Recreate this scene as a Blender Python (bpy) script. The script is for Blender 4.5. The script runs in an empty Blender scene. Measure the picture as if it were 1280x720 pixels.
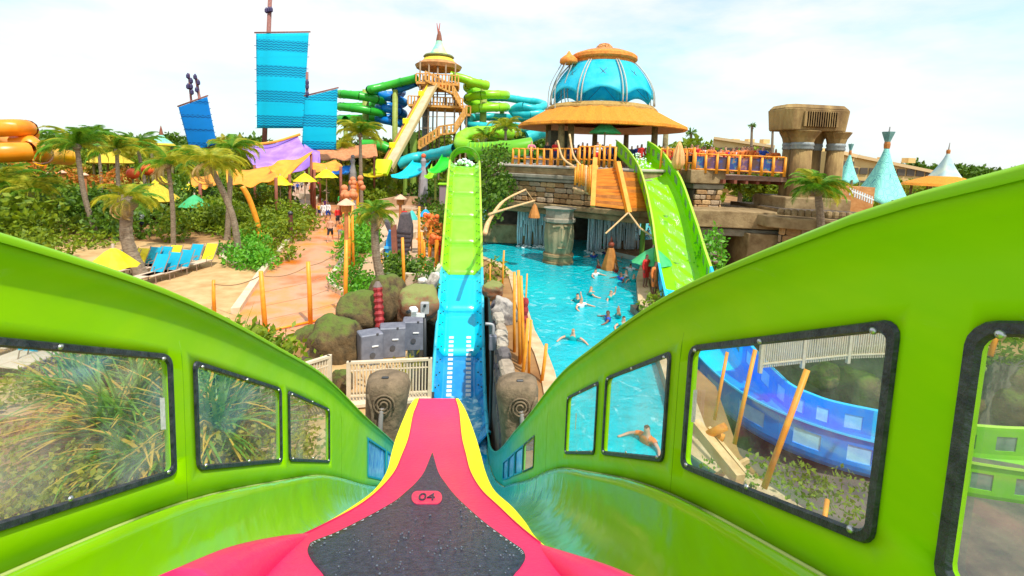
import bpy, bmesh, math, random
import numpy as np
from mathutils import Vector, Matrix, noise as mnoise
from mathutils.geometry import delaunay_2d_cdt
random.seed(7); np.random.seed(7)
R = math.radians
scene = bpy.context.scene
COL = scene.collection

# ------------------------------------------------------------------ camera
CAM = Vector((0.0, 0.0, 6.0))
FPX, CY = 600.0, 200 + 600*math.tan(R(6))
CROT = Matrix.Rotation(R(-5.7), 3, 'Z') @ Matrix.Rotation(R(90-6), 3, 'X') @ Matrix.Rotation(R(2.0), 3, 'Z')
cd = bpy.data.cameras.new('camera'); cam = bpy.data.objects.new('camera', cd); COL.objects.link(cam)
cd.sensor_width = 36; cd.lens = 36*FPX/1280; cd.shift_y = -(360-CY)/1280
cd.clip_start = 0.05; cd.clip_end = 3000
cam.location = CAM; cam.rotation_euler = CROT.to_euler()
scene.camera = cam

# ------------------------------------------------------------------ light
SUN_EL, SUN_AZ = R(58), R(35)          # sun high, a little behind the camera's right shoulder
world = bpy.data.worlds.new('World'); scene.world = world; world.use_nodes = True
nt = world.node_tree; nt.nodes.clear()
def N(t, k, **kw):
    n = t.nodes.new(k)
    for a, v in kw.items():
        if a in n.inputs.keys(): n.inputs[a].default_value = v
        else: setattr(n, a, v)
    return n
sky = N(nt, 'ShaderNodeTexSky', sky_type='NISHITA', sun_disc=False, sun_elevation=SUN_EL, sun_rotation=R(150), air_density=1.0, dust_density=1.5)
tc = N(nt, 'ShaderNodeTexCoord')
mp = N(nt, 'ShaderNodeMapping'); mp.inputs['Scale'].default_value = (1.0, 1.0, 3.2); mp.inputs['Location'].default_value = (0.35, 0.2, 0.15)
nz = N(nt, 'ShaderNodeTexNoise', Scale=2.1, Detail=8.0, Roughness=0.55)
cr = N(nt, 'ShaderNodeValToRGB'); cr.color_ramp.elements[0].position = 0.30; cr.color_ramp.elements[0].color = (0.0,0.0,0.0,1)
cr.color_ramp.elements[1].position = 0.56; cr.color_ramp.elements[1].color = (1,1,1,1)
mx = N(nt, 'ShaderNodeMix', data_type='RGBA')
bg = N(nt, 'ShaderNodeBackground', Strength=0.095); wo = N(nt, 'ShaderNodeOutputWorld')
tint = N(nt, 'ShaderNodeMix', data_type='RGBA', blend_type='MULTIPLY'); tint.inputs[0].default_value = 1.0
tint.inputs[7].default_value = (2.3, 3.0, 3.0, 1)
L = nt.links.new
L(tc.outputs['Generated'], mp.inputs['Vector']); L(mp.outputs['Vector'], nz.inputs['Vector'])
L(nz.outputs['Fac'], cr.inputs['Fac']); L(cr.outputs['Color'], mx.inputs[0])
L(sky.outputs['Color'], tint.inputs[6]); L(tint.outputs[2], mx.inputs[6]); mx.inputs[7].default_value = (10.8, 10.9, 11.0, 1)
L(mx.outputs[2], bg.inputs['Color']); L(bg.outputs['Background'], wo.inputs['Surface'])
sd = bpy.data.lights.new('sun', 'SUN'); sd.energy = 4.6; sd.angle = R(1.2); sd.color = (1.0, 0.95, 0.86)
sun = bpy.data.objects.new('sun', sd); COL.objects.link(sun)
sdir = Vector((math.sin(R(150))*math.cos(SUN_EL), math.cos(R(150))*math.cos(SUN_EL), math.sin(SUN_EL)))
sun.rotation_euler = sdir.to_track_quat('Z', 'Y').to_euler()
scene.view_settings.view_transform = 'Standard'; scene.view_settings.look = 'None'
scene.view_settings.exposure = 0.02; scene.view_settings.gamma = 1.0
try:
    scene.cycles.max_bounces = 6; scene.cycles.transparent_max_bounces = 16; scene.cycles.caustics_reflective = False; scene.cycles.caustics_refractive = False
except Exception: pass

# ------------------------------------------------------------------ helpers
def ray(px, py):
    return CROT @ Vector(((px-640)/FPX, -(py-CY)/FPX, -1))
def D(px, py, y):            # the place at distance y (metres along the track axis)
    d = ray(px, py); return CAM + d*(y/d.y)
def G(px, py, z=0.0):        # the place on a level
    d = ray(px, py); return CAM + d*((z-CAM.z)/d.z)
def crom(xs, ys, x):
    n = len(xs)
    if x <= xs[0]: return ys[0]
    if x >= xs[-1]: return ys[-1]
    i = max(j for j in range(n-1) if xs[j] <= x)
    h = xs[i+1]-xs[i]; t = (x-xs[i])/h
    def m(k):
        if k == 0: return (ys[1]-ys[0])/(xs[1]-xs[0])
        if k == n-1: return (ys[-1]-ys[-2])/(xs[-1]-xs[-2])
        return (ys[k+1]-ys[k-1])/(xs[k+1]-xs[k-1])
    t2, t3 = t*t, t*t*t
    return (2*t3-3*t2+1)*ys[i]+(t3-2*t2+t)*h*m(i)+(-2*t3+3*t2)*ys[i+1]+(t3-t2)*h*m(i+1)
def smooth_path(pts, per=8):
    pts = [Vector(p) for p in pts]; ks = list(range(len(pts))); out = []
    for i in range((len(pts)-1)*per+1):
        s = i/per
        out.append(Vector([crom(ks, [p[a] for p in pts], s) for a in range(3)]))
    return out

def thing(name, label, cat, loc=(0,0,0), rz=0, group=None):
    o = bpy.data.objects.new(name, None); COL.objects.link(o); o.empty_display_size = 0.1
    o.location = loc; o.rotation_euler = (0, 0, rz); o['label'] = label; o['category'] = cat
    if group: o['group'] = group
    return o
def tag(o, label=None, cat=None, group=None, kind=None):
    if label: o['label'] = label
    if cat: o['category'] = cat
    if group: o['group'] = group
    if kind: o['kind'] = kind
    return o
def root_off(parent):
    v = Vector((0,0,0))
    while parent is not None:
        v += Vector(parent.location); parent = parent.parent
    return v
def kids(o): return [c for c in COL_OBJS(o)]
def COL_OBJS(o): return list(o.children)
def dup(root, loc=None, rz=None, label=None, group=None, scale=None, mats=None):
    def cp(o, par):
        c = o.copy(); COL.objects.link(c); c.parent = par
        for ch in o.children: cp(ch, c)
        return c
    r = cp(root, None)
    if loc is not None: r.location = loc
    if rz is not None: r.rotation_euler = (0, 0, rz)
    if scale is not None: r.scale = (scale,)*3 if not hasattr(scale, '__len__') else scale
    if label: r['label'] = label
    if group: r['group'] = group
    return r
class MB:
    def __init__(s): s.v = []; s.f = []; s.m = []; s.cm = 0
    def add(s, vs, fs):
        b = len(s.v); s.v += [tuple(v) for v in vs]; s.f += [tuple(b+i for i in f) for f in fs]; s.m += [s.cm]*len(fs); return s
    def box(s, c, size, rz=0, rx=0, ry=0):
        x, y, z = [k/2 for k in size]
        M = Matrix.Rotation(rz, 3, 'Z') @ Matrix.Rotation(ry, 3, 'Y') @ Matrix.Rotation(rx, 3, 'X')
        vs = [Vector(c) + M @ Vector((i*x, j*y, k*z)) for k in (-1,1) for j in (-1,1) for i in (-1,1)]
        return s.add(vs, [(0,2,3,1),(4,5,7,6),(0,1,5,4),(2,6,7,3),(0,4,6,2),(1,3,7,5)])
    def bbox(s, c, size, b=0.02, rz=0, rx=0, ry=0):          # box with chamfered edges
        x, y, z = [k/2 for k in size]; b = min(b, x*.9, y*.9, z*.9)
        M = Matrix.Rotation(rz, 3, 'Z') @ Matrix.Rotation(ry, 3, 'Y') @ Matrix.Rotation(rx, 3, 'X')
        def ring(xx, yy, zz, bb): return [(xx-bb,-yy,zz),(xx,-yy+bb,zz),(xx,yy-bb,zz),(xx-bb,yy,zz),(-xx+bb,yy,zz),(-xx,yy-bb,zz),(-xx,-yy+bb,zz),(-xx+bb,-yy,zz)]
        rs = ring(x-b,y-b,-z,b*.4)+ring(x,y,-z+b,b)+ring(x,y,z-b,b)+ring(x-b,y-b,z,b*.4)
        fs = [tuple(range(7,-1,-1)), tuple(range(24,32))]
        for k in range(3):
            for i in range(8): fs.append((k*8+i, k*8+(i+1)%8, k*8+8+(i+1)%8, k*8+8+i))
        return s.add([Vector(c)+M @ Vector(v) for v in rs], fs)
    def bar(s, p, q, w, h=None, up=Vector((0,0,1))):
        p, q = Vector(p), Vector(q); h = h or w; t = (q-p)
        if t.length < 1e-6: return s
        t.normalize()
        if abs(t.dot(up)) > .99: up = Vector((0,1,0))
        sd_ = t.cross(up).normalized(); u = sd_.cross(t)
        vs = [a + sd_*(i*w/2) + u*(j*h/2) for a in (p, q) for i, j in ((-1,-1),(1,-1),(1,1),(-1,1))]
        return s.add(vs, [(0,1,2,3),(7,6,5,4),(0,4,5,1),(1,5,6,2),(2,6,7,3),(3,7,4,0)])
    def tube(s, pts, r, n=8, cap=True):
        pts = [Vector(p) for p in pts]; m = len(pts); vs = []; fs = []
        rr = r if hasattr(r, '__len__') else [r]*m
        up = Vector((0,0,1)); u = None
        for i, p in enumerate(pts):
            t = (pts[min(i+1,m-1)]-pts[max(i-1,0)])
            t = t.normalized() if t.length > 1e-9 else Vector((0,0,1))
            if u is None:
                a = up if abs(t.z) < .9 else Vector((1,0,0)); u = t.cross(a).normalized()
            u = (u - t*u.dot(t)); u = u.normalized() if u.length > 1e-6 else t.orthogonal().normalized()
            w = t.cross(u)
            for k in range(n):
                a = 2*math.pi*k/n; vs.append(p + (u*math.cos(a) + w*math.sin(a))*rr[i])
        for i in range(m-1):
            for k in range(n): fs.append((i*n+k, i*n+(k+1)%n, (i+1)*n+(k+1)%n, (i+1)*n+k))
        if cap: fs.append(tuple(range(n-1,-1,-1))); fs.append(tuple((m-1)*n+k for k in range(n)))
        return s.add(vs, fs)
    def lathe(s, prof, c=(0,0,0), n=16, sx=1, sy=1, wob=None, closed=True):
        vs = []; fs = []; c = Vector(c)
        for j, (r, z) in enumerate(prof):
            for k in range(n):
                a = 2*math.pi*k/n; q = r*(wob(a, z) if wob else 1)
                vs.append(c + Vector((q*math.cos(a)*sx, q*math.sin(a)*sy, z)))
        for j in range(len(prof)-1):
            for k in range(n): fs.append((j*n+k, j*n+(k+1)%n, (j+1)*n+(k+1)%n, (j+1)*n+k))
        if closed: fs.append(tuple(range(n-1,-1,-1))); fs.append(tuple((len(prof)-1)*n+k for k in range(n)))
        return s.add(vs, fs)
    def prism(s, poly, z0, z1):
        n = len(poly); a = sum(poly[i][0]*poly[(i+1)%n][1]-poly[(i+1)%n][0]*poly[i][1] for i in range(n))
        if a < 0: poly = poly[::-1]
        vs = [(p[0],p[1],z0) for p in poly] + [(p[0],p[1],z1) for p in poly]
        fs = [tuple(range(n-1,-1,-1)), tuple(range(n,2*n))] + [(i,(i+1)%n,n+(i+1)%n,n+i) for i in range(n)]
        return s.add(vs, fs)
    def grid(s, fn, nu, nv, flip=False):
        vs = [fn(i/nu, j/nv) for j in range(nv+1) for i in range(nu+1)]; fs = []
        for j in range(nv):
            for i in range(nu):
                a = j*(nu+1)+i; f = (a, a+1, a+nu+2, a+nu+1); fs.append(f[::-1] if flip else f)
        return s.add(vs, fs)
    def ball(s, c, r, n=8, m=6, sz=1.0):
        prof = [(max(r*math.sin(math.pi*j/m), 1e-4), -r*sz*math.cos(math.pi*j/m)) for j in range(m+1)]
        return s.lathe(prof, c, n)
    def build(s, name, mat, parent=None, smooth=False, solid=0, offset=-1, auto=False, bevel=0):
        off = root_off(parent) if parent is not None else Vector((0,0,0))
        me = bpy.data.meshes.new(name)
        me.from_pydata([(v[0]-off.x, v[1]-off.y, v[2]-off.z) for v in s.v], [], s.f)
        for mm in (mat if isinstance(mat, (list, tuple)) else [mat]): me.materials.append(mm)
        if max(s.m, default=0) > 0: me.polygons.foreach_set('material_index', s.m)
        if smooth: me.polygons.foreach_set('use_smooth', [True]*len(me.polygons))
        o = bpy.data.objects.new(name, me); COL.objects.link(o)
        if parent is not None: o.parent = parent
        if solid:
            md = o.modifiers.new('thickness', 'SOLIDIFY'); md.thickness = solid; md.offset = offset
        if bevel:
            md = o.modifiers.new('edge', 'BEVEL'); md.width = bevel; md.segments = 2; md.limit_method = 'ANGLE'
        if auto and smooth:
            try: me.set_sharp_from_angle(angle=R(40))
            except Exception: pass
        me.update()
        return o

_M = {}
def mat(name, c, rough=.6, c2=None, scale=4, bump=0, bscale=None, metal=0, spec=.5, coat=0, trans=0, detail=6, vec='Object', stretch=(1,1,1), lo=.35, hi=.65, c3=None):
    if name in _M: return _M[name]
    m = bpy.data.materials.new(name); m.use_nodes = True; t = m.node_tree; b = t.nodes['Principled BSDF']; out = t.nodes['Material Output']
    b.inputs['Roughness'].default_value = rough; b.inputs['Metallic'].default_value = metal
    b.inputs['Specular IOR Level'].default_value = spec; b.inputs['Coat Weight'].default_value = coat; b.inputs['Coat Roughness'].default_value = .08
    c = tuple(c)+(1,); b.inputs['Base Color'].default_value = c
    tcn = N(t, 'ShaderNodeTexCoord'); mpn = N(t, 'ShaderNodeMapping'); mpn.inputs['Scale'].default_value = stretch
    t.links.new(tcn.outputs[vec], mpn.inputs['Vector'])
    col = None
    if c2 is not None:
        n1 = N(t, 'ShaderNodeTexNoise', Scale=scale, Detail=detail, Roughness=.6); t.links.new(mpn.outputs[0], n1.inputs['Vector'])
        rp = N(t, 'ShaderNodeValToRGB'); e = rp.color_ramp.elements
        e[0].position = lo; e[0].color = c; e[1].position = hi; e[1].color = tuple(c2)+(1,)
        if c3 is not None:
            k = e.new((lo+hi)/2); k.color = tuple(c3)+(1,)
        t.links.new(n1.outputs['Fac'], rp.inputs['Fac']); t.links.new(rp.outputs['Color'], b.inputs['Base Color']); col = rp
    if bump:
        n2 = N(t, 'ShaderNodeTexNoise', Scale=bscale or scale*4, Detail=6, Roughness=.6); t.links.new(mpn.outputs[0], n2.inputs['Vector'])
        bp = N(t, 'ShaderNodeBump', Strength=bump, Distance=.05); t.links.new(n2.outputs['Fac'], bp.inputs['Height']); t.links.new(bp.outputs[0], b.inputs['Normal'])
    if trans:
        tr = N(t, 'ShaderNodeBsdfTranslucent'); ms = N(t, 'ShaderNodeMixShader', Fac=trans); tr.inputs['Color'].default_value = c
        if col: t.links.new(col.outputs['Color'], tr.inputs['Color'])
        t.links.new(b.outputs[0], ms.inputs[1]); t.links.new(tr.outputs[0], ms.inputs[2]); t.links.new(ms.outputs[0], out.inputs['Surface'])
    _M[name] = m; return m
def stone_mat(name, c, c2, mortar, scale=3.0, gap=.06, bump=.6, rough=.85):
    if name in _M: return _M[name]
    m = mat(name, c, rough); t = m.node_tree; b = t.nodes['Principled BSDF']
    tcn = t.nodes['Texture Coordinate']; mpn = t.nodes['Mapping']; mpn.inputs['Scale'].default_value = (1,1,1.5)
    v1 = N(t, 'ShaderNodeTexVoronoi', Scale=scale); v2 = N(t, 'ShaderNodeTexVoronoi', feature='DISTANCE_TO_EDGE', Scale=scale)
    n1 = N(t, 'ShaderNodeTexNoise', Scale=scale*3, Detail=6)
    for q in (v1, v2, n1): t.links.new(mpn.outputs[0], q.inputs['Vector'])
    rp = N(t, 'ShaderNodeValToRGB'); e = rp.color_ramp.elements; e[0].color = tuple(c)+(1,); e[1].color = tuple(c2)+(1,)
    sp = N(t, 'ShaderNodeSeparateColor'); t.links.new(v1.outputs['Color'], sp.inputs[0])
    ma = N(t, 'ShaderNodeMath', operation='ADD'); t.links.new(sp.outputs[0], ma.inputs[0]); 
    mm = N(t, 'ShaderNodeMath', operation='MULTIPLY_ADD'); mm.inputs[1].default_value = .8; mm.inputs[2].default_value = -.4
    t.links.new(n1.outputs['Fac'], mm.inputs[0]); t.links.new(mm.outputs[0], ma.inputs[1]); t.links.new(ma.outputs[0], rp.inputs['Fac'])
    r2 = N(t, 'ShaderNodeValToRGB'); r2.color_ramp.elements[0].position = 0; r2.color_ramp.elements[1].position = gap
    t.links.new(v2.outputs['Distance'], r2.inputs['Fac'])
    mxn = N(t, 'ShaderNodeMix', data_type='RGBA'); mxn.inputs[6].default_value = tuple(mortar)+(1,)
    t.links.new(r2.outputs['Color'], mxn.inputs[0]); t.links.new(rp.outputs['Color'], mxn.inputs[7]); t.links.new(mxn.outputs[2], b.inputs['Base Color'])
    bp = N(t, 'ShaderNodeBump', Strength=bump, Distance=.1); t.links.new(r2.outputs['Color'], bp.inputs['Height']); t.links.new(bp.outputs[0], b.inputs['Normal'])
    return m
def top_mat(name, side, side2, top, rough=.9, lo=.15, hi=.7, scale=2.5, bump=.5):
    """rock whose upward faces carry moss or are simply paler"""
    m = mat(name, side, rough, side2, scale, bump, scale*4); t = m.node_tree; b = t.nodes['Principled BSDF']
    g = N(t, 'ShaderNodeNewGeometry'); s = N(t, 'ShaderNodeSeparateXYZ'); t.links.new(g.outputs['Normal'], s.inputs[0])
    n = N(t, 'ShaderNodeTexNoise', Scale=scale*2, Detail=5); a = N(t, 'ShaderNodeMath', operation='MULTIPLY_ADD'); a.inputs[1].default_value = 1.4; 
    t.links.new(t.nodes['Mapping'].outputs[0], n.inputs['Vector'])
    t.links.new(n.outputs['Fac'], a.inputs[0]); sub = N(t, 'ShaderNodeMath', operation='SUBTRACT'); sub.inputs[1].default_value = .7; t.links.new(s.outputs[2], sub.inputs[0]); t.links.new(sub.outputs[0], a.inputs[2])
    rp = N(t, 'ShaderNodeValToRGB'); rp.color_ramp.elements[0].position = lo; rp.color_ramp.elements[1].position = hi; t.links.new(a.outputs[0], rp.inputs['Fac'])
    mxn = N(t, 'ShaderNodeMix', data_type='RGBA'); mxn.inputs[7].default_value = tuple(top)+(1,)
    old = b.inputs['Base Color'].links[0].from_socket; t.links.new(old, mxn.inputs[6]); t.links.new(rp.outputs['Color'], mxn.inputs[0]); t.links.new(mxn.outputs[2], b.inputs['Base Color'])
    return m
def ymix_mat(name, ca, cb, y0, y1, rough=.22, streak=.25, ca2=None, sp=.12, wet=0.0, axis=1):
    """wet gel-coat plastic whose colour changes where the next moulding begins, with worn streaks"""
    m = mat(name, ca, rough, coat=.0, spec=sp); t = m.node_tree; b = t.nodes['Principled BSDF']
    tcn = t.nodes['Texture Coordinate']; g = N(t, 'ShaderNodeNewGeometry'); s = N(t, 'ShaderNodeSeparateXYZ'); t.links.new(g.outputs['Position'], s.inputs[0])
    n = N(t, 'ShaderNodeTexNoise', Scale=1.6, Detail=5, Roughness=.6); t.links.new(g.outputs['Position'], n.inputs['Vector'])
    a = N(t, 'ShaderNodeMath', operation='MULTIPLY_ADD'); a.inputs[1].default_value = wet; t.links.new(n.outputs['Fac'], a.inputs[0]); t.links.new(s.outputs[axis], a.inputs[2])
    mr = N(t, 'ShaderNodeMapRange'); mr.inputs['From Min'].default_value = y0+wet*.5; mr.inputs['From Max'].default_value = y1+wet*.5; t.links.new(a.outputs[0], mr.inputs['Value'])
    n2 = N(t, 'ShaderNodeTexNoise', Scale=3.0, Detail=6, Roughness=.65)
    mpn = t.nodes['Mapping']; mpn.inputs['Scale'].default_value = (2.2,.5,2.2); t.links.new(g.outputs['Position'], mpn.inputs['Vector']); t.links.new(mpn.outputs[0], n2.inputs['Vector'])
    r0 = N(t, 'ShaderNodeValToRGB'); e = r0.color_ramp.elements; e[0].position = .4; e[0].color = tuple(ca)+(1,); e[1].position = .75; e[1].color = tuple(ca2 or ca)+(1,)
    t.links.new(n2.outputs['Fac'], r0.inputs['Fac'])
    mxn = N(t, 'ShaderNodeMix', data_type='RGBA'); mxn.inputs[7].default_value = tuple(cb)+(1,)
    t.links.new(mr.outputs[0], mxn.inputs[0]); t.links.new(r0.outputs['Color'], mxn.inputs[6])
    n6 = N(t, 'ShaderNodeTexNoise', Scale=5.5, Detail=10, Roughness=.78, Distortion=1.2); mq = N(t, 'ShaderNodeMapping'); mq.inputs['Scale'].default_value = (1, .55, 2.4); t.links.new(g.outputs['Position'], mq.inputs['Vector']); t.links.new(mq.outputs[0], n6.inputs['Vector'])
    r6 = N(t, 'ShaderNodeValToRGB'); e6 = r6.color_ramp.elements; e6[0].position = .60; e6[0].color = (0,0,0,1); e6[1].position = .80; e6[1].color = (.55,.55,.55,1)
    mx6 = N(t, 'ShaderNodeMix', data_type='RGBA'); mx6.inputs[7].default_value = (.50,.66,.22,1); t.links.new(n6.outputs['Fac'], r6.inputs['Fac']); t.links.new(r6.outputs['Color'], mx6.inputs[0]); t.links.new(mxn.outputs[2], mx6.inputs[6])
    n7 = N(t, 'ShaderNodeTexNoise', Scale=1.3, Detail=6); r7 = N(t, 'ShaderNodeValToRGB'); e7 = r7.color_ramp.elements; e7[0].position = .35; e7[0].color = (.90,.92,.8,1); e7[1].position = .6; e7[1].color = (1,1,1,1); t.links.new(g.outputs['Position'], n7.inputs['Vector']); t.links.new(n7.outputs['Fac'], r7.inputs['Fac'])
    m7 = N(t, 'ShaderNodeMix', data_type='RGBA', blend_type='MULTIPLY'); m7.inputs[0].default_value = 1; t.links.new(mx6.outputs[2], m7.inputs[6]); t.links.new(r7.outputs['Color'], m7.inputs[7]); t.links.new(m7.outputs[2], b.inputs['Base Color'])
    # roughness patches and faint ripples in the moulding
    n3 = N(t, 'ShaderNodeTexNoise', Scale=9, Detail=4); t.links.new(g.outputs['Position'], n3.inputs['Vector'])
    mr3 = N(t, 'ShaderNodeMapRange'); mr3.inputs['To Min'].default_value = rough*.6; mr3.inputs['To Max'].default_value = rough*1.6; t.links.new(n3.outputs['Fac'], mr3.inputs['Value']); t.links.new(mr3.outputs[0], b.inputs['Roughness'])
    n4 = N(t, 'ShaderNodeTexNoise', Scale=2.5, Detail=3); t.links.new(g.outputs['Position'], n4.inputs['Vector'])
    bp = N(t, 'ShaderNodeBump', Strength=streak, Distance=.02); t.links.new(n4.outputs['Fac'], bp.inputs['Height']); t.links.new(bp.outputs[0], b.inputs['Normal'])
    return m
def np_mesh(name, V, F, mat_, parent=None, smooth=False, mi=None):
    V = np.asarray(V, dtype=np.float32)
    if parent is not None: V = V - np.array(root_off(parent), dtype=np.float32)
    F = np.asarray(F, dtype=np.int32); k = F.shape[1]
    me = bpy.data.meshes.new(name); me.vertices.add(len(V)); me.vertices.foreach_set('co', V.ravel())
    me.loops.add(F.size); me.loops.foreach_set('vertex_index', F.ravel()); me.polygons.add(len(F)); me.polygons.foreach_set('loop_start', np.arange(0, F.size, k, dtype=np.int32))
    for mm in (mat_ if isinstance(mat_, (list, tuple)) else [mat_]): me.materials.append(mm)
    if mi is not None: me.polygons.foreach_set('material_index', np.asarray(mi, dtype=np.int32))
    me.update(calc_edges=True)
    if smooth: me.polygons.foreach_set('use_smooth', [True]*len(F))
    o = bpy.data.objects.new(name, me); COL.objects.link(o)
    if parent is not None: o.parent = parent
    return o
def leaf_quads(P, size, up=.3, long=1.8, rng=np.random):
    """one bent-free leaf quad per point"""
    n = len(P); d = rng.normal(size=(n,3)); d[:,2] += up; d /= np.linalg.norm(d, axis=1)[:,None]
    e = rng.normal(size=(n,3)); w = np.cross(d, e); w /= np.linalg.norm(w, axis=1)[:,None]+1e-9
    s = size*rng.uniform(.6,1.3,(n,1)); a = d*s*long; b = w*s*.5
    V = np.stack([P-b*.15, P+a*.5-b, P+a, P+a*.5+b], 1).reshape(-1,3)
    return V, np.arange(4*n).reshape(n,4)
def clump_points(blobs, dens):
    out = []
    for (x,y,z,rx,ry,rz) in blobs:
        n = max(6, int(dens*(rx*ry*rz)**(2/3)*1.0))
        d = np.random.normal(size=(n,3)); d /= np.linalg.norm(d,axis=1)[:,None]
        r = np.random.uniform(.55,1.05,(n,1))**.6
        r *= 1+.25*np.sin(d[:,:1]*5+x*3)*np.cos(d[:,1:2]*6+y*3)
        out.append(np.array([[x,y,z]])+d*r*np.array([[rx,ry,rz]]))
    return np.concatenate(out)
LEAF = mat('leaf_mid', (.05,.14,.005), .6, (.34,.42,.008), 3.5, trans=.35, lo=.3, hi=.7)
LEAF_Y = mat('leaf_yellow', (.20,.24,.01), .6, (.52,.42,.03), 4, trans=.4, lo=.3, hi=.7)
LEAF_D = mat('leaf_dark', (.02,.08,.005), .55, (.17,.31,.012), 4, trans=.3)
LEAF_B = mat('leaf_bright', (.06,.32,.012), .5, (.20,.50,.02), 4, trans=.35)
BARK = mat('bark', (.16,.11,.07), .9, (.32,.25,.17), 6, .6, 25, stretch=(1,1,3))
# ------------------------------------------------------------------ ground, pool, gully
POOL_Z = -0.3
def gp(l, z=0.0): return [tuple(G(x, y, z)[:2]) for x, y in l]
pool_poly = gp([(575,283),(598,325),(628,337),(645,352),(656,385),(668,425),(684,455),(693,480),(702,520),(708,590)], POOL_Z) + [(2.1,7.0),(5.6,7.0)] + \
            gp([(858,585),(840,520),(822,460),(806,420),(797,385),(795,355),(803,328)], POOL_Z) + [(9.4,33),(12.5,36),(22,40),(24,58),(10,62),(-1.0,60)]
gully = [(-1.75,23.5),(-1.75,17.4),(-4.6,15.6),(-4.9,9.5),(-1.9,7.5),(-1.6,5.0),(1.05,5.0),(1.05,9.0),(1.15,17.5),(1.2,23.5)]
E = 700
outer = [(-E,-60),(E,-60),(E,E),(-E,E)]
GROUND = mat('ground_earth', (.22,.10,.03), .95, (.40,.22,.08), .5, .5, 6)
SAND = mat('pale_sand', (.46,.27,.10), .9, (.64,.43,.20), 1.2, .3, 12)
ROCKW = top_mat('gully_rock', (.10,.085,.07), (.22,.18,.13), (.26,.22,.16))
def poly_holes(outer, holes):
    vs = [Vector(p) for p in outer]; es = [(i,(i+1)%4) for i in range(4)]; 
    for h in holes:
        b = len(vs); vs += [Vector(p) for p in h]; es += [(b+i, b+(i+1)%len(h)) for i in range(len(h))]
    v, e, f, *_ = delaunay_2d_cdt(vs, es, [], 0, 1e-5)
    def inside(p, poly):
        c = False; n = len(poly)
        for i in range(n):
            a, b_ = poly[i], poly[i-1]
            if (a[1] > p[1]) != (b_[1] > p[1]) and p[0] < (b_[0]-a[0])*(p[1]-a[1])/(b_[1]-a[1])+a[0]: c = not c
        return c
    keep = []
    for t_ in f:
        cx = sum(v[i][0] for i in t_)/len(t_); cy = sum(v[i][1] for i in t_)/len(t_)
        if inside((cx,cy), outer) and not any(inside((cx,cy), h) for h in holes): keep.append(tuple(t_))
    return [(p[0],p[1],0) for p in v], keep
basin=[(7.2,19.5),(7.0,12),(5.9,9),(5.9,1.5),(27,1.5),(27,13.6),(14,14.0),(10.8,19.5)]
v, f = poly_holes(outer, [pool_poly, gully, basin])
m = MB(); m.add(v, f)
tag(m.build('ground', GROUND), kind='structure')
def skirt(poly, z0, z1, name, mt, inward=True, lip=0):
    m = MB(); n = len(poly)
    for i in range(n):
        a, b = poly[i], poly[(i+1)%n]
        m.add([(a[0],a[1],z1),(b[0],b[1],z1),(b[0],b[1],z0),(a[0],a[1],z0)], [(0,1,2,3)])
    return tag(m.build(name, mt), kind='structure')
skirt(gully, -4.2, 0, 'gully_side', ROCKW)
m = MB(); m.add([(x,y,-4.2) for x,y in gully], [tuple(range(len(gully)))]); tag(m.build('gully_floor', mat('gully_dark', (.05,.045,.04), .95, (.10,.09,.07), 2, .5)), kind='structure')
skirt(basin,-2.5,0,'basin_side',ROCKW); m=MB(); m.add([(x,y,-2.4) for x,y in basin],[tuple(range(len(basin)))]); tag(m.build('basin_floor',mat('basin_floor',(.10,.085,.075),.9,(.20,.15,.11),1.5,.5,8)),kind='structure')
shelf = [(-1.75,17.3),(-4.55,15.6),(-4.85,9.5),(-1.95,8.6)]
m = MB(); m.prism(shelf, -4.1, -.5); tag(m.build('gully_shelf', SAND), kind='structure')
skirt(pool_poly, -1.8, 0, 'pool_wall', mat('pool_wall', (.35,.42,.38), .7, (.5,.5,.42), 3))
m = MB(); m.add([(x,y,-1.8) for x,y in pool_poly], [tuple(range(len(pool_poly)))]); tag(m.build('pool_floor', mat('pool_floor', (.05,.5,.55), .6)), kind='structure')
# water: deep turquoise, foam ridges and patches thrown up by the waves
WATER = mat('pool_water', (.0,.38,.46), .07); t = WATER.node_tree; b = t.nodes['Principled BSDF']
g = N(t,'ShaderNodeNewGeometry'); mp1 = N(t,'ShaderNodeMapping'); mp1.inputs['Scale'].default_value = (1.0,1.0,1); t.links.new(g.outputs['Position'], mp1.inputs['Vector'])
n1 = N(t,'ShaderNodeTexNoise', Scale=.12, Detail=3); r1 = N(t,'ShaderNodeValToRGB'); e = r1.color_ramp.elements; e[0].position=.3; e[0].color=(.0,.36,.46,1); e[1].position=.7; e[1].color=(.0,.58,.60,1)
n2 = N(t,'ShaderNodeTexNoise', Scale=1.3, Detail=9, Roughness=.68, Distortion=1.6); r2 = N(t,'ShaderNodeValToRGB'); e = r2.color_ramp.elements; e[0].position=.57; e[0].color=(0,0,0,1); e[1].position=.74; e[1].color=(.75,.75,.75,1)
mxn = N(t,'ShaderNodeMix', data_type='RGBA'); mxn.inputs[7].default_value=(.55,.85,.88,1)
for q in (n1,n2): t.links.new(mp1.outputs[0], q.inputs['Vector'])
t.links.new(n1.outputs['Fac'], r1.inputs['Fac']); t.links.new(n2.outputs['Fac'], r2.inputs['Fac']); t.links.new(r2.outputs['Color'], mxn.inputs[0]); t.links.new(r1.outputs['Color'], mxn.inputs[6]); t.links.new(mxn.outputs[2], b.inputs['Base Color'])
n3 = N(t,'ShaderNodeTexNoise', Scale=2.2, Detail=6, Roughness=.55, Distortion=.6); bp = N(t,'ShaderNodeBump', Strength=.45, Distance=.25); t.links.new(mp1.outputs[0], n3.inputs['Vector']); t.links.new(n3.outputs['Fac'], bp.inputs['Height']); t.links.new(bp.outputs[0], b.inputs['Normal'])
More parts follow.
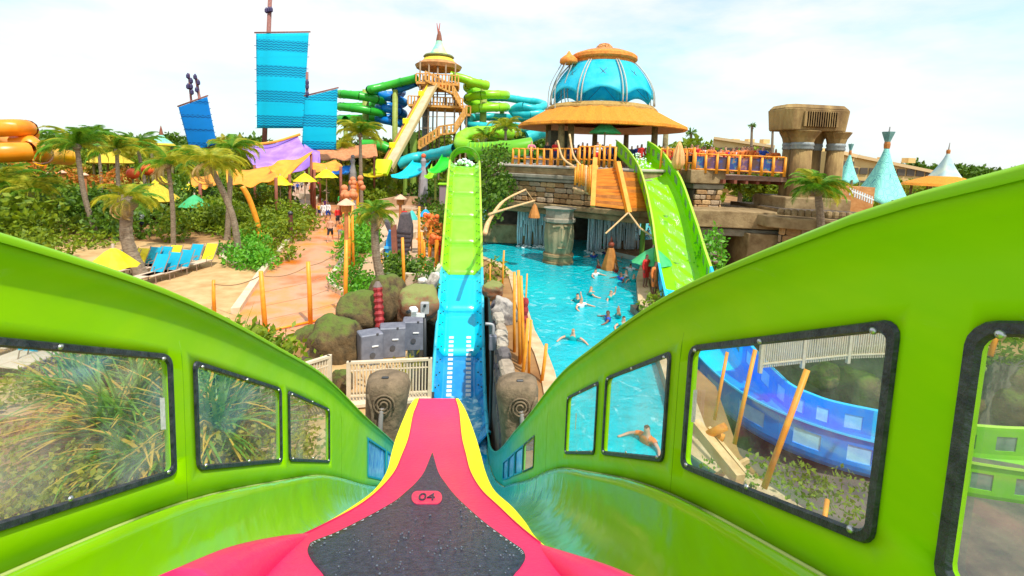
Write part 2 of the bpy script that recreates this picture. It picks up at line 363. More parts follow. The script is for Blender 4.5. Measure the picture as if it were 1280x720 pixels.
m = MB(); cx = sum(p[0] for p in pool_poly)/len(pool_poly); m.add([(x,y,POOL_Z) for x,y in pool_poly], [tuple(range(len(pool_poly)))])
tag(m.build('pool_water', WATER), kind='structure')
# coping along both shores
def ribbon(pts, w, z0, z1, name, mt, side=1, kind='structure'):
    m = MB(); n = len(pts); P = [Vector((p[0],p[1],0)) for p in pts]; inn = []
    for i in range(n):
        t_ = (P[min(i+1,n-1)]-P[max(i-1,0)]).normalized(); inn.append(P[i]+Vector((-t_.y,t_.x,0))*w*side)
    for i in range(n-1):
        a,b_,c,d = P[i],P[i+1],inn[i+1],inn[i]
        m.add([(a.x,a.y,z0),(b_.x,b_.y,z0),(c.x,c.y,z0),(d.x,d.y,z0),(a.x,a.y,z1),(b_.x,b_.y,z1),(c.x,c.y,z1),(d.x,d.y,z1)],
              [(4,5,6,7),(0,1,5,4),(2,3,7,6),(0,4,7,3),(1,2,6,5)])
    o = m.build(name, mt)
    return tag(o, kind=kind)
COPING = mat('coping_sandstone', (.48,.33,.17), .8, (.64,.47,.28), 2.5, .3, 20)
left_shore = pool_poly[1:11]; right_shore = pool_poly[11:19]
ribbon(left_shore, .42, -.6, .06, 'pool_coping', COPING, -1)
ribbon(right_shore, .6, -.6, .06, 'pool_coping', COPING, -1)

# ------------------------------------------------------------------ the drop we are riding: green trough with windows
TY = [-2.5,-1,0,.68,1.0,1.96,3.03,4.0,5.6,7.3,9,11,13,14.2]
TZ = [.62,.28,-.02,-.245,-.36,-.83,-1.49,-2.13,-3.37,-4.65,-5.95,-7.35,-8.45,-8.8]
def T(y): return 6+crom(TY, TZ, y)
GREEN=(.28,.63,.0); GREEN2=(.34,.67,.0); CYAN=(.0,.42,.62); TEAL=(.05,.46,.36)
NEAR = ymix_mat('slide_green_to_teal', GREEN, (.03,.46,.42), 5.4, 8.6, .34, .12, GREEN2, wet=2.2)
NEARF = ymix_mat('slide_floor_green_to_cyan', GREEN, (.03,.50,.46), 5.0, 7.4, .14, .6, (.26,.56,.01), wet=2.4, sp=.3)
WL, WR = -1.15, .9
def wallx(side, dz):             # gentle belly: the wall leans in at the lip
    w = WR if side > 0 else WL
    k = crom([-.63,-.5,0,.14,.21,.25],[0,0,.0,.012,-.004,-.03], dz)
    return w + side*k
slide = thing('water_slide_trough', 'bright green windowed water slide trough dropping away under the raft', 'water slide', (0,0,5))
wins = {1: [(-1.3,-.32),(-.2,.735),(.885,1.735),(1.915,2.76),(2.93,3.76)] + [(5.35+i*.93, 6.2+i*.93) for i in range(4)],
       -1: [(-1.2,-.3),(-.15,.8),(.93,1.95),(2.12,3.07),(3.21,4.17),(5.9,7.32),(7.5,8.4)]}
def rrect(y0,y1,z0,z1,r,n=4):
    out=[]
    for cx,cz,a0 in ((y1-r,z1-r,0),(y0+r,z1-r,90),(y0+r,z0+r,180),(y1-r,z0+r,270)):
        for k in range(n+1):
            a=R(a0+90*k/n); out.append((cx+r*math.cos(a), cz+r*math.sin(a)))
    return out
def zoff(y): return 1.0 if y < 8.5 else max(.45, 1-(y-8.5)*.13)      # the walls get lower towards the valley
def wpt(side, y, dz, push=0):
    return Vector((wallx(side, dz) - side*push, y, T(y)+ (dz*(zoff(y)) if dz<.0 else dz)))
def win_z(y0): return (-.49, 0.0) if y0 < 5 else (-.48,-.08) if y0 in RW else (-.5,.02)
RW=[5.35+i*.93 for i in range(4)]
for side in (1,-1):
    ys = [-2.0+i*.11 for i in range(148)]; zs=[-.63,-.55,-.42,-.28,-.14,-.05,.05,.11,.15,.2,.25]
    vs=[Vector((y,z)) for y in ys for z in zs]; es=[]; holes=[]
    W=len(zs)
    for i in range(len(ys)-1): es += [(i*W,(i+1)*W),(i*W+W-1,(i+1)*W+W-1)]
    es += [(k,k+1) for k in range(W-1)] + [((len(ys)-1)*W+k,(len(ys)-1)*W+k+1) for k in range(W-1)]
    for (y0,y1) in wins[side]:
        z0,z1 = win_z(y0); h=rrect(y0,y1,z0,z1,.035 if y0<5 else .03); b=len(vs); vs += [Vector(p) for p in h]; es += [(b+i,b+(i+1)%len(h)) for i in range(len(h))]; holes.append((y0,y1,z0,z1,h))
    v,e,f,*_ = delaunay_2d_cdt(vs, es, [], 0, 1e-6)
    def in_hole(c):
        for (y0,y1,z0,z1,h) in holes:
            if y0<c[0]<y1 and z0<c[1]<z1:
                n=len(h); ins=False
                for i in range(n):
                    a,b_=h[i],h[i-1]
                    if (a[1]>c[1])!=(b_[1]>c[1]) and c[0]<(b_[0]-a[0])*(c[1]-a[1])/(b_[1]-a[1])+a[0]: ins=not ins
                if ins: return True
        return False
    ff=[]
    for t_ in f:
        c=(sum(v[i][0] for i in t_)/len(t_), sum(v[i][1] for i in t_)/len(t_))
        if not in_hole(c): ff.append(tuple(t_) if side<0 else tuple(t_)[::-1])
    m=MB(); m.add([wpt(side,p[0],p[1]) for p in v], ff)
    o=m.build('slide_wall', NEAR, slide, smooth=True, solid=.03, offset=-1)
    # rolled lip
    m=MB(); yy=[-2+i*.15 for i in range(109)]
    prof=[(-.03,.240),(-.033,.255),(-.02,.268),(.005,.272),(.025,.262),(.032,.24),(.025,.225)]
    vs=[]; fs=[]
    for i,y in enumerate(yy):
        for (a,b_) in prof: vs.append((( WR if side>0 else WL)+side*a, y, T(y)+b_))
    P=len(prof)
    for i in range(len(yy)-1):
        for k in range(P-1):
            q=(i*P+k,i*P+k+1,(i+1)*P+k+1,(i+1)*P+k); fs.append(q if side>0 else q[::-1])
    m.add(vs,fs); m.build('slide_lip', ymix_mat('slide_lip_green', (.26,.56,.01),(.05,.5,.40),5.6,8.6,.35,.1), slide, smooth=True)
    # windows
    RUB=mat('black_rubber', (.006,.009,.02), .35, (.05,.055,.07), 30, .3, 90)
    BOLT=mat('bolt_steel', (.5,.5,.52), .3, metal=.9)
    PANE=bpy.data.materials.get('scratched_pane') or None
    if PANE is None:
        PANE=mat('scratched_pane',(.75,.85,.85),.12); t=PANE.node_tree; b=t.nodes['Principled BSDF']; out=t.nodes['Material Output']
        tr=N(t,'ShaderNodeBsdfTransparent'); tr.inputs['Color'].default_value=(.80,.90,.90,1)
        gl=N(t,'ShaderNodeBsdfGlossy',Roughness=.06); df=N(t,'ShaderNodeBsdfDiffuse'); df.inputs['Color'].default_value=(.7,.78,.8,1)
        tcn=t.nodes['Texture Coordinate']; gp_=N(t,'ShaderNodeNewGeometry')
        n1=N(t,'ShaderNodeTexNoise',Scale=2.2,Detail=8,Roughness=.7); t.links.new(gp_.outputs['Position'],n1.inputs['Vector'])
        mr=N(t,'ShaderNodeMapRange'); mr.inputs['From Min'].default_value=.42; mr.inputs['From Max'].default_value=.8; mr.inputs['To Min'].default_value=.04; mr.inputs['To Max'].default_value=.5; t.links.new(n1.outputs['Fac'],mr.inputs['Value'])
        m1=N(t,'ShaderNodeMixShader'); t.links.new(mr.outputs[0],m1.inputs[0]); t.links.new(tr.outputs[0],m1.inputs[1]); t.links.new(df.outputs[0],m1.inputs[2])
        m2=N(t,'ShaderNodeMixShader',Fac=.09); t.links.new(m1.outputs[0],m2.inputs[1]); t.links.new(gl.outputs[0],m2.inputs[2]); t.links.new(m2.outputs[0],out.inputs['Surface'])
        BPANE=mat('blue_pane',(.05,.22,.75),.15,(.25,.6,.95),6,spec=.6)
    for wi,(y0,y1) in enumerate(wins[side]):
        z0,z1=win_z(y0); cyanw = y0>5.5; fw=.012 if not cyanw else .018
        mid=[rrect(y0-.012+k, y1+.012-k, z0-.012+k, z1+.012-k, max(.022,.042-k*.5) if not cyanw else .02) for k in (0,.004,fw+.01,fw+.016)]
        push=[.001,.009,.009,.0]
        m=MB(); vs=[]; fs=[]
        for ring_,pu in zip(mid,push): vs += [wpt(side,y,z,pu) for y,z in ring_]
        n=len(mid[0])
        for j in range(3):
            for i in range(n):
                q=(j*n+i,j*n+(i+1)%n,(j+1)*n+(i+1)%n,(j+1)*n+i); fs.append(q[::-1] if side>0 else q)
        m.add(vs,fs); w=m.build('window', RUB if not cyanw else mat('blue_moulding',(.0,.30,.55),.3), slide, smooth=False)
        m=MB(); m.grid(lambda u,v_:wpt(side,y0+u*(y1-y0),z0+.003+v_*(z1-z0-.006),-.012), 5,1); pn=m.build('pane', PANE if not cyanw else bpy.data.materials['blue_pane'], w, smooth=True)
        if not cyanw:
            L_=y1-y0
            for zz in (z0+.012,z1-.012):
                for q in (.04,.5,.96):
                    c=wpt(side,y0+.01+q*(L_-.02),zz,.009); mb=MB()
                    prof=[(.0085,0),(.008,.004),(.005,.007),(.001,.008)]
                    vs=[];fs=[]
                    for j,(r_,h_) in enumerate(prof):
                        for k in range(8): a=2*math.pi*k/8; vs.append((c.x-side*h_, c.y+r_*math.cos(a), c.z+r_*math.sin(a)))
                    for j in range(3):
                        for k in range(8): fs.append((j*8+k,j*8+(k+1)%8,(j+1)*8+(k+1)%8,(j+1)*8+k))
                    mb.add(vs,fs); mb.build('bolt', BOLT, w, smooth=True)
            if (side,wi) in ((1,2),(-1,2),(1,4)):
                yy_= y1-.045 if side>0 or wi==2 else y0+.1
                if (side,wi)==(1,4): yy_=y1-.3
                m=MB(); m.grid(lambda u,v_:wpt(side,yy_-.03+u*.03,-.3+v_*.13,.003),1,1); st=m.build('sticker', mat('sticker_white',(.8,.8,.78),.5,(.55,.55,.55),60), w)
    # seam bead below the windows
    m=MB(); m.tube([wpt(side,y,-.63,.004) for y in [-2+i*.2 for i in range(82)]], .007, 6); m.build('seam_bead', mat('sealant_cream',(.50,.58,.16),.4,(.10,.17,.02),1.2,lo=.45,hi=.55), slide, smooth=True)
    # vertical flange joints between wall panels
    for yj in ((2.035,4.6) if side<0 else (1.825,4.6)):
        m=MB(); m.tube([wpt(side,yj,-.62+k*.07,.0) for k in range(11)], .0013,5); m.build('panel_joint', mat('joint_green',(.14,.36,.0),.5), slide, smooth=True)
fl=[(0,-.63),(.004,-.68),(.02,-.80),(.07,-.95),(.18,-1.08),(.36,-1.17),(.62,-1.21),(1.02,-1.22)]
m=MB(); prof=[(WR-a,b) for a,b in fl]+[(WL+a,b) for a,b in fl[-2::-1]]; P=len(prof)
yy=[-2+i*.15 for i in range(109)]; vs=[(x,y,T(y)+b*zoff(y)) for y in yy for x,b in prof]; fs=[(i*P+k,i*P+k+1,(i+1)*P+k+1,(i+1)*P+k) for i in range(len(yy)-1) for k in range(P-1)]
m.add(vs,fs); m.build('slide_floor', NEARF, slide, smooth=True, solid=.03)
# wet film: thin splashes running down the floor
FOAM=mat('white_water',(.75,.88,.92),.25,(.35,.7,.8),7,.5,20)
# ------------------------------------------------------------------ uphill half of the ride
hill = thing('uphill_water_slide', 'uphill water slide ahead, cyan at its foot and lime green up to the crest', 'water slide', (0,24,2))
HY=[14.2,15.2,16.6,18,20,26,30.5,32.4,33.6,35,37.5]; HZ=[-8.5,-8.78,-8.85,-8.42,-7.3,-3.75,-1.2,-.3,-.12,-.45,-1.5]
def HL(y): return 6+crom(HY,HZ,y)
hp=[(-1.06,-.10),(-1.06,.0),(-1.0,.02),(-.95,.0),(-.93,-.06),(-.70,-.34),(-.64,-.40),(-.60,-.42),(-.56,-.40),(-.3,-.405),(0,-.41)]
hp=hp+[(-a,b) for a,b in hp[-2::-1]]; cx0=-.06
HCY=mat('slide_cyan',(.0,.55,.80),.3,(.0,.66,.88),1.5,.1,4,coat=.4); HGR=mat('slide_lime',(.20,.56,.0),.3,(.27,.64,.0),1.2,.1,4,coat=.4); HLIP=mat('lip_yellow_green',(.42,.66,.06),.35); HLC=mat('lip_cyan',(.05,.55,.75),.35)
HIN=mat('slide_lane_green',(.20,.74,.01),.3,(.26,.80,.04),1.0,.1,coat=.1); HB=mat('slide_blue',(.0,.24,.62),.15,(.02,.36,.75),1.2,.2,5,coat=.5)
yb=[14.2]
while yb[-1]<36.5: yb.append(yb[-1]+(1.0 if yb[-1]<17.2 else 2.05))
for i in range(len(yb)-1):
    y0,y1=yb[i]+.012,yb[i+1]-.012; split = y0>22.0
    vs=[]; K=5; P=len(hp)
    for k in range(K+1):
        y=y0+(y1-y0)*k/K
        for a,b in hp: vs.append((cx0+a,y,HL(y)+b))
    m=MB(); fs=[]; mi=[]
    for k in range(K):
        for j in range(P-1):
            fs.append((k*P+j,k*P+j+1,(k+1)*P+j+1,(k+1)*P+j)); mi.append(1 if (j<4 or j>=P-5) else 2 if (8<=j<P-9) else 0)
    m.add(vs,fs); m.m=mi
    mats = (HB,HLC,HB) if y0<17.3 else (HGR,HLIP,HIN) if split else (HCY,HLC,HCY)
    o=m.build('slide_section', mats, hill, smooth=True, solid=.04, offset=-1)
# bolts in two rows on each bank
m=MB()
y=17.6
while y<33:
    for a,b in ((-.87,-.11),(-.76,-.25),(.87,-.11),(.76,-.25)):
        dy=.25 if abs(a)<.8 else 0
        m.box((cx0+a,y+dy,HL(y+dy)+b+.012),(.05,.05,.03))
    y+=.55
tag(m.build('bank_bolt', mat('dark_bolt',(.03,.08,.05),.5), hill), kind='stuff')
for sx in (-.36,.38):
    m=MB()
    y=17.5
    while y<20.1:
        m.bbox((cx0+sx,y+.07,HL(y+.07)-.385),(.2,.13,.03),.01,rx=math.atan(.585)); y+=.19
    m.build('jet_strip', mat('strip_white',(.8,.84,.85),.4,(.6,.7,.75),14), hill)
# arched end of the crest: half bowl with splash
m=MB()
def bowl(u,v):
    a=math.pi*u; q=.2+.8*math.cos(v*math.pi/2)
    return Vector((cx0-1.04*math.cos(a)*(1-.25*v*v), 33.4+1.3*math.sin(v*1.2), HL(33.4)-.1+1.0*math.sin(a)*(1-.35*v*v)))
m.grid(bowl,16,5); m.build('crest_hood', HGR, hill, smooth=True, solid=.06)
m=MB(); m.tube([bowl(i/20,0) for i in range(21)],.055,6); m.build('hood_rim', mat('hood_rim',(.10,.32,.0),.4), hill, smooth=True)
m=MB(); random.seed(3)
for i in range(46): 
    x=random.uniform(-.68,.68); m.ball((cx0+x,33.0+random.uniform(-.2,.8),HL(33)-.36+random.uniform(0,.55)*(1-abs(x))),random.uniform(.05,.13),6,4)
tag(m.build('splash',mat('splash_white',(.8,.9,.92),.3),hill,smooth=True),kind='stuff')
# steel legs under the hill
for y in (20.5,24,27.5,31):
    for s in (-.75,.75):
        m=MB(); b=-4.2 if y<23.4 else 0; m.tube([(cx0+s,y,b),(cx0+s,y,HL(y)-.42)],.11,8); m.build('support_leg',mat('leg_steel',(.10,.12,.12),.5,(.2,.2,.18),5),hill,smooth=True)
for y in (21,24.5,28):
    m=MB(); m.bar((cx0-.75,y,HL(y)-1.2),(cx0+.75,y,HL(y)-1.2),.12); m.build('cross_beam',mat('leg_steel',(0,0,0)),hill)
# standing water in the valley
# ------------------------------------------------------------------ raft nose
def rz_y(row):       # distance of the nose surface for an image row; the nose follows the fall of the slide
    return crom([498,517,547,590,633,673,720,760],[2.75,2.55,2.2,1.8,1.46,1.2,1.0,.88],row)
raft=thing('raft','pink and yellow inflatable raft nose with a charcoal grip pad marked 04','raft',tuple(D(545,640,1.4)))
PINK=mat('raft_pink',(.80,.010,.10),.34,(.86,.02,.13),2,.08,60); YEL=mat('raft_yellow',(.95,.83,.0),.45); CHAR=mat('raft_charcoal',(.010,.013,.032),.24,(.055,.065,.11),60,.35,110,lo=.3,hi=.8)
rows=[ # row, outerL, pinkL, pinkR, outerR
 (498,519,524,569,573),(507,512,521,572,579),(517,507,517,574,584),(547,495,511,577,595),(568,489,503,582,601),(590,483,493,588,607),(613,467,473,602,618),(633,440,447,623,640),(653,407,410,644,657),(673,366,367,668,671),(697,300,300,702,702),(725,235,235,752,752),(770,150,150,830,830)]
def nose(px,row,lift=0):
    y=rz_y(row); p=D(px,row,y)
    rr=[r[0] for r in rows]; oL=crom(rr,[r[1] for r in rows],row); oR=crom(rr,[r[4] for r in rows],row); c=(oL+oR)/2; h=(oR-oL)/2
    k=abs((px-c)/h); d=k**3*.03*min(1,h/60)
    # push the rounded shoulder away along the view so its outline stays while the surface curves
    dv=(p-CAM).normalized(); return p+dv*d-dv*lift
def strip(iL,iR,name,mt,lift=0,nu=6):
    m=MB(); rr=[r[0] for r in rows]; n=56; R_=[498+(770-498)*j/n for j in range(n+1)]
    def fn(u,v):
        row=498+(770-498)*v; a=crom(rr,[r[iL] for r in rows],row); b=crom(rr,[r[iR] for r in rows],row)
        return nose(a+(b-a)*u,row,lift)
    m.grid(fn,nu,n); return m
strip(2,3,'x',None,0,14).build('deck',PINK,raft,smooth=True)
for a,b in ((1,2),(3,4)): strip(a,b,'x',None,0,4).build('side_stripe',YEL,raft,smooth=True)
# hull sides and tip below the deck edge
for side,iE in ((-1,1),(1,4)):
    m=MB(); rr=[r[0] for r in rows]
    def fn(u,v):
        row=498+272*v; e=nose(crom(rr,[r[iE] for r in rows],row),row); a=u*math.pi*.75
        return e+Vector((side*(-.02*(1-math.cos(a))),.0,-.16*u*2.0))
    m.grid(fn,5,50); m.build('hull_side',PINK if True else YEL,raft,smooth=True)
m=MB(); 
def tip(u,v):
    p=nose(519+54*u,498); return p+Vector((0,.10*math.sin(v*1.8),-.35*v))
m.grid(tip,10,6); m.build('bow',PINK,raft,smooth=True)
# side tubes low left and right
def tube_px(pts,name):
    P=[D(x,y,d) for x,y,d,_ in pts]; rr=[q[3] for q in pts]
    Ps=smooth_path(P,6); ks=list(range(len(rr))); Rs=[crom(ks,rr,i/6) for i in range(len(Ps))]
    m=MB(); m.tube(Ps,Rs,14); m.build('side_tube',PINK,raft,smooth=True)
tube_px([(215,790,.84,.10),(283,733,.98,.072),(345,694,1.14,.040),(392,673,1.28,.015),(414,663,1.38,.004)],'l')
tube_px([(805,790,.84,.085),(752,745,.94,.06),(708,712,1.06,.036),(676,688,1.18,.014),(662,677,1.26,.004)],'r')
for iE in (2,3):
    m=MB(); rr=[r[0] for r in rows]; m.tube([nose(crom(rr,[r[iE] for r in rows],498+j*4.2),498+j*4.2,.002) for j in range(44)],.0028,5); m.build('welded_seam',mat('seam_pink',(.50,.01,.06),.4),raft,smooth=True)
# charcoal pad with toothed edge
padL=[(540,566),(530,590),(519,604),(507,615),(492,627),(460,645),(420,665),(392,676),(386,682),(385,690),(392,703),(407,722),(425,765)]
padR=[(541,566),(548,590),(557,604),(567,617),(580,630),(605,652),(635,674),(651,685),(656,692),(656,699),(650,709),(640,722),(622,765)]
m=MB(); n=50
def padrow(pp,k):
    ks=list(range(len(pp))); s=k*(len(pp)-1); return crom(ks,[p[0] for p in pp],s),crom(ks,[p[1] for p in pp],s)
def pf(u,v):
    a=padrow(padL,v); b=padrow(padR,v); return nose(a[0]+(b[0]-a[0])*u, a[1]+(b[1]-a[1])*u, .006+.0*(1))
m.grid(pf,16,n); m.build('grip_pad',CHAR,raft,smooth=True,solid=.006,offset=1)
m=MB()
for pp,sg in ((padL,1),(padR,-1)):
    for k in range(17):
        a=padrow(pp,.30+k*.0215); b=padrow(pp,.30+k*.0215+.011); q=((a[0]+b[0])/2+sg*3.2*(.5+k/20),(a[1]+b[1])/2+.5+3*k/24)
        m.add([nose(a[0]+sg*1,a[1]+.5,.0145),nose(b[0]+sg*1,b[1]+.5,.0145),nose(q[0],q[1],.0145)],[(0,1,2)])
tag(m.build('edge_tooth',mat('tooth_grey',(.42,.44,.48),.5),raft),kind='stuff')
random.seed(12); m=MB()
for k in range(170):
    v_=random.uniform(.22,1.0); a=padrow(padL,v_); b=padrow(padR,v_); u=random.uniform(.04,.96); q=nose(a[0]+(b[0]-a[0])*u,a[1]+(b[1]-a[1])*u,.0125)
    if not (508<q.x*0+a[0]+(b[0]-a[0])*u<560 and 608<a[1]<636): m.ball(q,random.uniform(.0012,.0034),7,4,.6)
DROP=mat('water_drop',(.10,.12,.16),.03,spec=1.0); tag(m.build('water_drops',DROP,raft,smooth=True),kind='stuff')
m=MB(); pl=rrect(514.5,552.5,613.5,629.5,7.5,6); m.add([nose(x,y,.0135) for x,y in pl],[tuple(range(len(pl)))]); pl_=m.build('number_plate',PINK,raft,solid=.002,offset=1)
def txt(body,size,name,mt,parent,loc,ux,uy,extr=.002,vs=1.0):
    cu=bpy.data.curves.new(name,'FONT'); cu.body=body; cu.size=size; cu.align_x='CENTER'; cu.align_y='CENTER'; cu.extrude=extr
    tmp=bpy.data.objects.new(name,cu); dg=bpy.context.evaluated_depsgraph_get(); COL.objects.link(tmp); dg.update()
    me=bpy.data.meshes.new_from_object(tmp.evaluated_get(dg)); bpy.data.objects.remove(tmp)
    ux=Vector(ux).normalized(); uy=Vector(uy); uy=(uy-ux*uy.dot(ux)).normalized(); uz=ux.cross(uy)
    uy=uy*vs
    M=Matrix((ux,uy,uz)).transposed().to_4x4(); M.translation=Vector(loc)-root_off(parent); me.transform(M); me.materials.clear(); me.materials.append(mt)
    o=bpy.data.objects.new(name,me); COL.objects.link(o); o.parent=parent; return o
a=nose(520,621.5,.02); b=nose(547,621.5,.02); u_=nose(533.5,613,.02)-nose(533.5,630,.02)
txt('04',.058,'number',CHAR,raft,nose(533.5,621.5,.0185),b-a,u_,vs=1.7)
# water in the valley
m=MB(); m.grid(lambda u,v:Vector((-.98+1.86*u,11.5+6.3*v,-3.02+.06*math.sin(v*40+u*7)*(u-.5)+.02*math.sin(u*23))),12,60); m.build('slide_water',mat('valley_water',(.0,.32,.62),.08,(.5,.82,.92),3.0,.5,6,lo=.5,hi=.62),hill,smooth=True)
for side in (-1,1):
    x0=(WL if side<0 else WR); m=MB()
    m.grid(lambda u,v:Vector((x0+side*.0, 13.9+.6*u, T(13.9)-.6+v*.87)),1,1)
    m.build('joint_cover',HB,hill)
# ------------------------------------------------------------------ the second slide on the right
s2 = thing('water_slide', 'second windowed slide curving down from the hut deck, green then cyan and blue', 'water slide', tuple(D(860,330,18)-Vector((0,0,2))))
cpx = [(790,176,32.5),(799,182,30.8),(811,194,29),(827,221,27),(842,272,24.3),(851,312,21.5),(862,352,19.0),(880,400,16.6),(915,448,14.6),(965,488,13.2),(1032,516,12.4),(1112,536,12.0),(1200,552,11.5),(1290,562,11.0),(1400,565,10.4)]
cpts = smooth_path([D(*p) for p in cpx], 8)
def frames(P):
    out=[]; n=len(P)
    for i,p in enumerate(P):
        t_=(P[min(i+1,n-1)]-P[max(i-1,0)]); t_.z=0; t_.normalize(); out.append((p, Vector((t_.y,-t_.x,0)), t_))     # side vector points right of travel
    return out
# resample by arc length
def resample(P, step):
    out=[P[0]]; need=step
    for i in range(1,len(P)):
        a,b_=P[i-1],P[i]; L_=(b_-a).length; pos=0.0
        while L_-pos>=need:
            pos+=need; out.append(a.lerp(b_,pos/L_)); need=step
        need-=L_-pos
    return out
cp=resample(cpts,.25); FR=frames(cp)
wp=[(1.08,.02),(1.0,.0),(1.0,-.06),(1.0,-.25),(1.0,-.70),(1.0,-.82),(.97,-.95),(.85,-1.1),(.6,-1.2),(0,-1.24)]
full=[(a,b) for a,b in wp]+[(-a,b) for a,b in wp[-2::-1]]
S2G=mat('slide_two_green',(.18,.56,.0),.35,(.24,.62,.0),1,.1,4,spec=.15); S2C=mat('slide_two_cyan',(.0,.50,.95),.25,(.0,.60,1.0),1,.1,4,spec=.3); S2B=mat('slide_two_blue',(.0,.22,.85),.28,(.0,.32,.95),1,.1,4,spec=.3)
PANEG=mat('grey_green_pane',(.12,.20,.14),.2,(.25,.33,.25),3); PANEB=mat('pale_blue_pane',(.25,.58,.92),.2,(.40,.75,1.0),3)
LIPY=mat('lip_yellow_green',(0,0,0)); LIPC=mat('lip_sky',(.02,.5,.85),.4)
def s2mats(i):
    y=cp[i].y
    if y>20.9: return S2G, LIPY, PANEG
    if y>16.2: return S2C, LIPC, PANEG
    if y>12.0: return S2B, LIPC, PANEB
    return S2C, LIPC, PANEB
Sg=4; P=len(full); nfr=len(cp)-1
lastx=cp[-1].x
i=0
while i+Sg<=nfr:
    sm,lm,pmn=s2mats(i)
    if D(1150,544,11.7).x < cp[i].x: sm,lm,pmn=S2G,LIPY,PANEG
    m=MB(); vs=[]; fs=[]; mi=[]
    for k in range(Sg+1):
        p,sdv,_=FR[i+k]
        for a,b in full: vs.append(p+sdv*a*1.08+Vector((0,0,b)))
    for k in range(Sg):
        for j in range(P-1):
            if j in (3,P-5) and k in (1,2,): continue
            fs.append((k*P+j,k*P+j+1,(k+1)*P+j+1,(k+1)*P+j)); mi.append(1 if j in (0,P-2) else 0)
    m.add(vs,fs); m.m=mi; o=m.build('slide_section',(sm,lm),s2,smooth=False,solid=.05,offset=0)
    for sg in (1,-1):
        m=MB(); q=[]
        for k in (1,2,3):
            p,sdv,_=FR[i+k]; q.append((p+sdv*1.08*sg+Vector((0,0,-.70)), p+sdv*1.08*sg+Vector((0,0,-.25))))
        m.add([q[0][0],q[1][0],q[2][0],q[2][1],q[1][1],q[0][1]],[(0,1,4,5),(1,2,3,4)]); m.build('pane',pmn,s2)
    i+=Sg
# white water running down its upper part
m=MB(); random.seed(5)
def wf(u,v):
    k=int(min(v*58,57)); p,sdv,_=FR[k+2]; w=.62*(1-.25*v); x=-.25*v+(u-.5)*2*w
    return p+sdv*x+Vector((0,0,-1.20+.02*math.sin(k*1.1+u*7)+.10*(abs(x)**2)))
m.grid(wf,8,58); 
FW=mat('running_water',(.22,.60,.03),.15,(.80,.95,.85),2.4,.4,10,lo=.55,hi=.78,stretch=(3,1,1)); m.build('running_water',FW,s2,smooth=True)
# splash plume at the top of it
m=MB()
for k in range(50):
    p,sdv,_=FR[random.randint(1,12)]; c=p+sdv*random.uniform(-.5,.5)+Vector((0,0,-1.05+random.uniform(0,.35))); m.ball(c,random.uniform(.03,.08),6,4)
tag(m.build('splash',mat('splash_white',(0,0,0)),s2,smooth=True),kind='stuff')
for k in (14,30,46,62,78):
    if k<len(cp):
        p,sdv,_=FR[k]; m=MB(); m.tube([(p.x,p.y,-2.3),(p.x,p.y,p.z-1.2)],.16,8); m.build('support_column',mat('leg_green',(.12,.28,.03),.6),s2,smooth=True)

# ------------------------------------------------------------------ rock platform, pillar, waterfall
STONE=stone_mat('block_stone',(.20,.11,.05),(.42,.25,.11),(.07,.05,.03),2.2); LEDGE=mat('ledge_stone',(.19,.12,.05),.85,(.38,.27,.13),1.6,.6,9); LEDGE2=mat('ledge_grey',(.20,.18,.13),.85,(.36,.32,.24),2,.5,12); DARKR=mat('dark_rock',(.07,.055,.04),.9,(.13,.10,.07),2,.6,8)  # last one: dark brown rock for wall cores and plain rock faces
ZD=5.72
A=D(618,195,35); B=D(735,206,30.5); Cq=D(800,212,28.3)
def rec(poly2, inset):   # shrink a front edge back in y
    return [(x, y+inset) for x,y in poly2]
front=[(A.x,A.y),(B.x,B.y),(Cq.x,Cq.y)]
plat=thing('rock_platform','stone platform with ledges carrying the thatched hut above the pool','platform',((A.x+Cq.x)/2,40,0))
def slab(name,mt,ins,z0,z1,fr=front,back=52,parent=None,xr=None,rough=0.0):
    fr2=[(x,y+ins) for x,y in fr]; xe=fr2[-1][0]; poly=fr2+[(xe+6,fr2[-1][1]+2),(xe+9,back),(fr2[0][0]-.5,back)]
    m=MB(); m.prism(poly,z0,z1); return m.build(name,mt,parent or plat,bevel=.06)
slab('deck_slab',mat('deck_paving',(.42,.36,.30),.8,(.55,.48,.40),1.5),-.12,ZD-.18,ZD)
slab('cornice',LEDGE,.0,ZD-.62,ZD-.185); slab('grey_ledge',LEDGE2,-.22,ZD-.90,ZD-.625); slab('grey_ledge',LEDGE2,-.08,ZD-1.12,ZD-.905)
slab('wall_core',DARKR,.45,ZD-2.6,ZD-1.125)
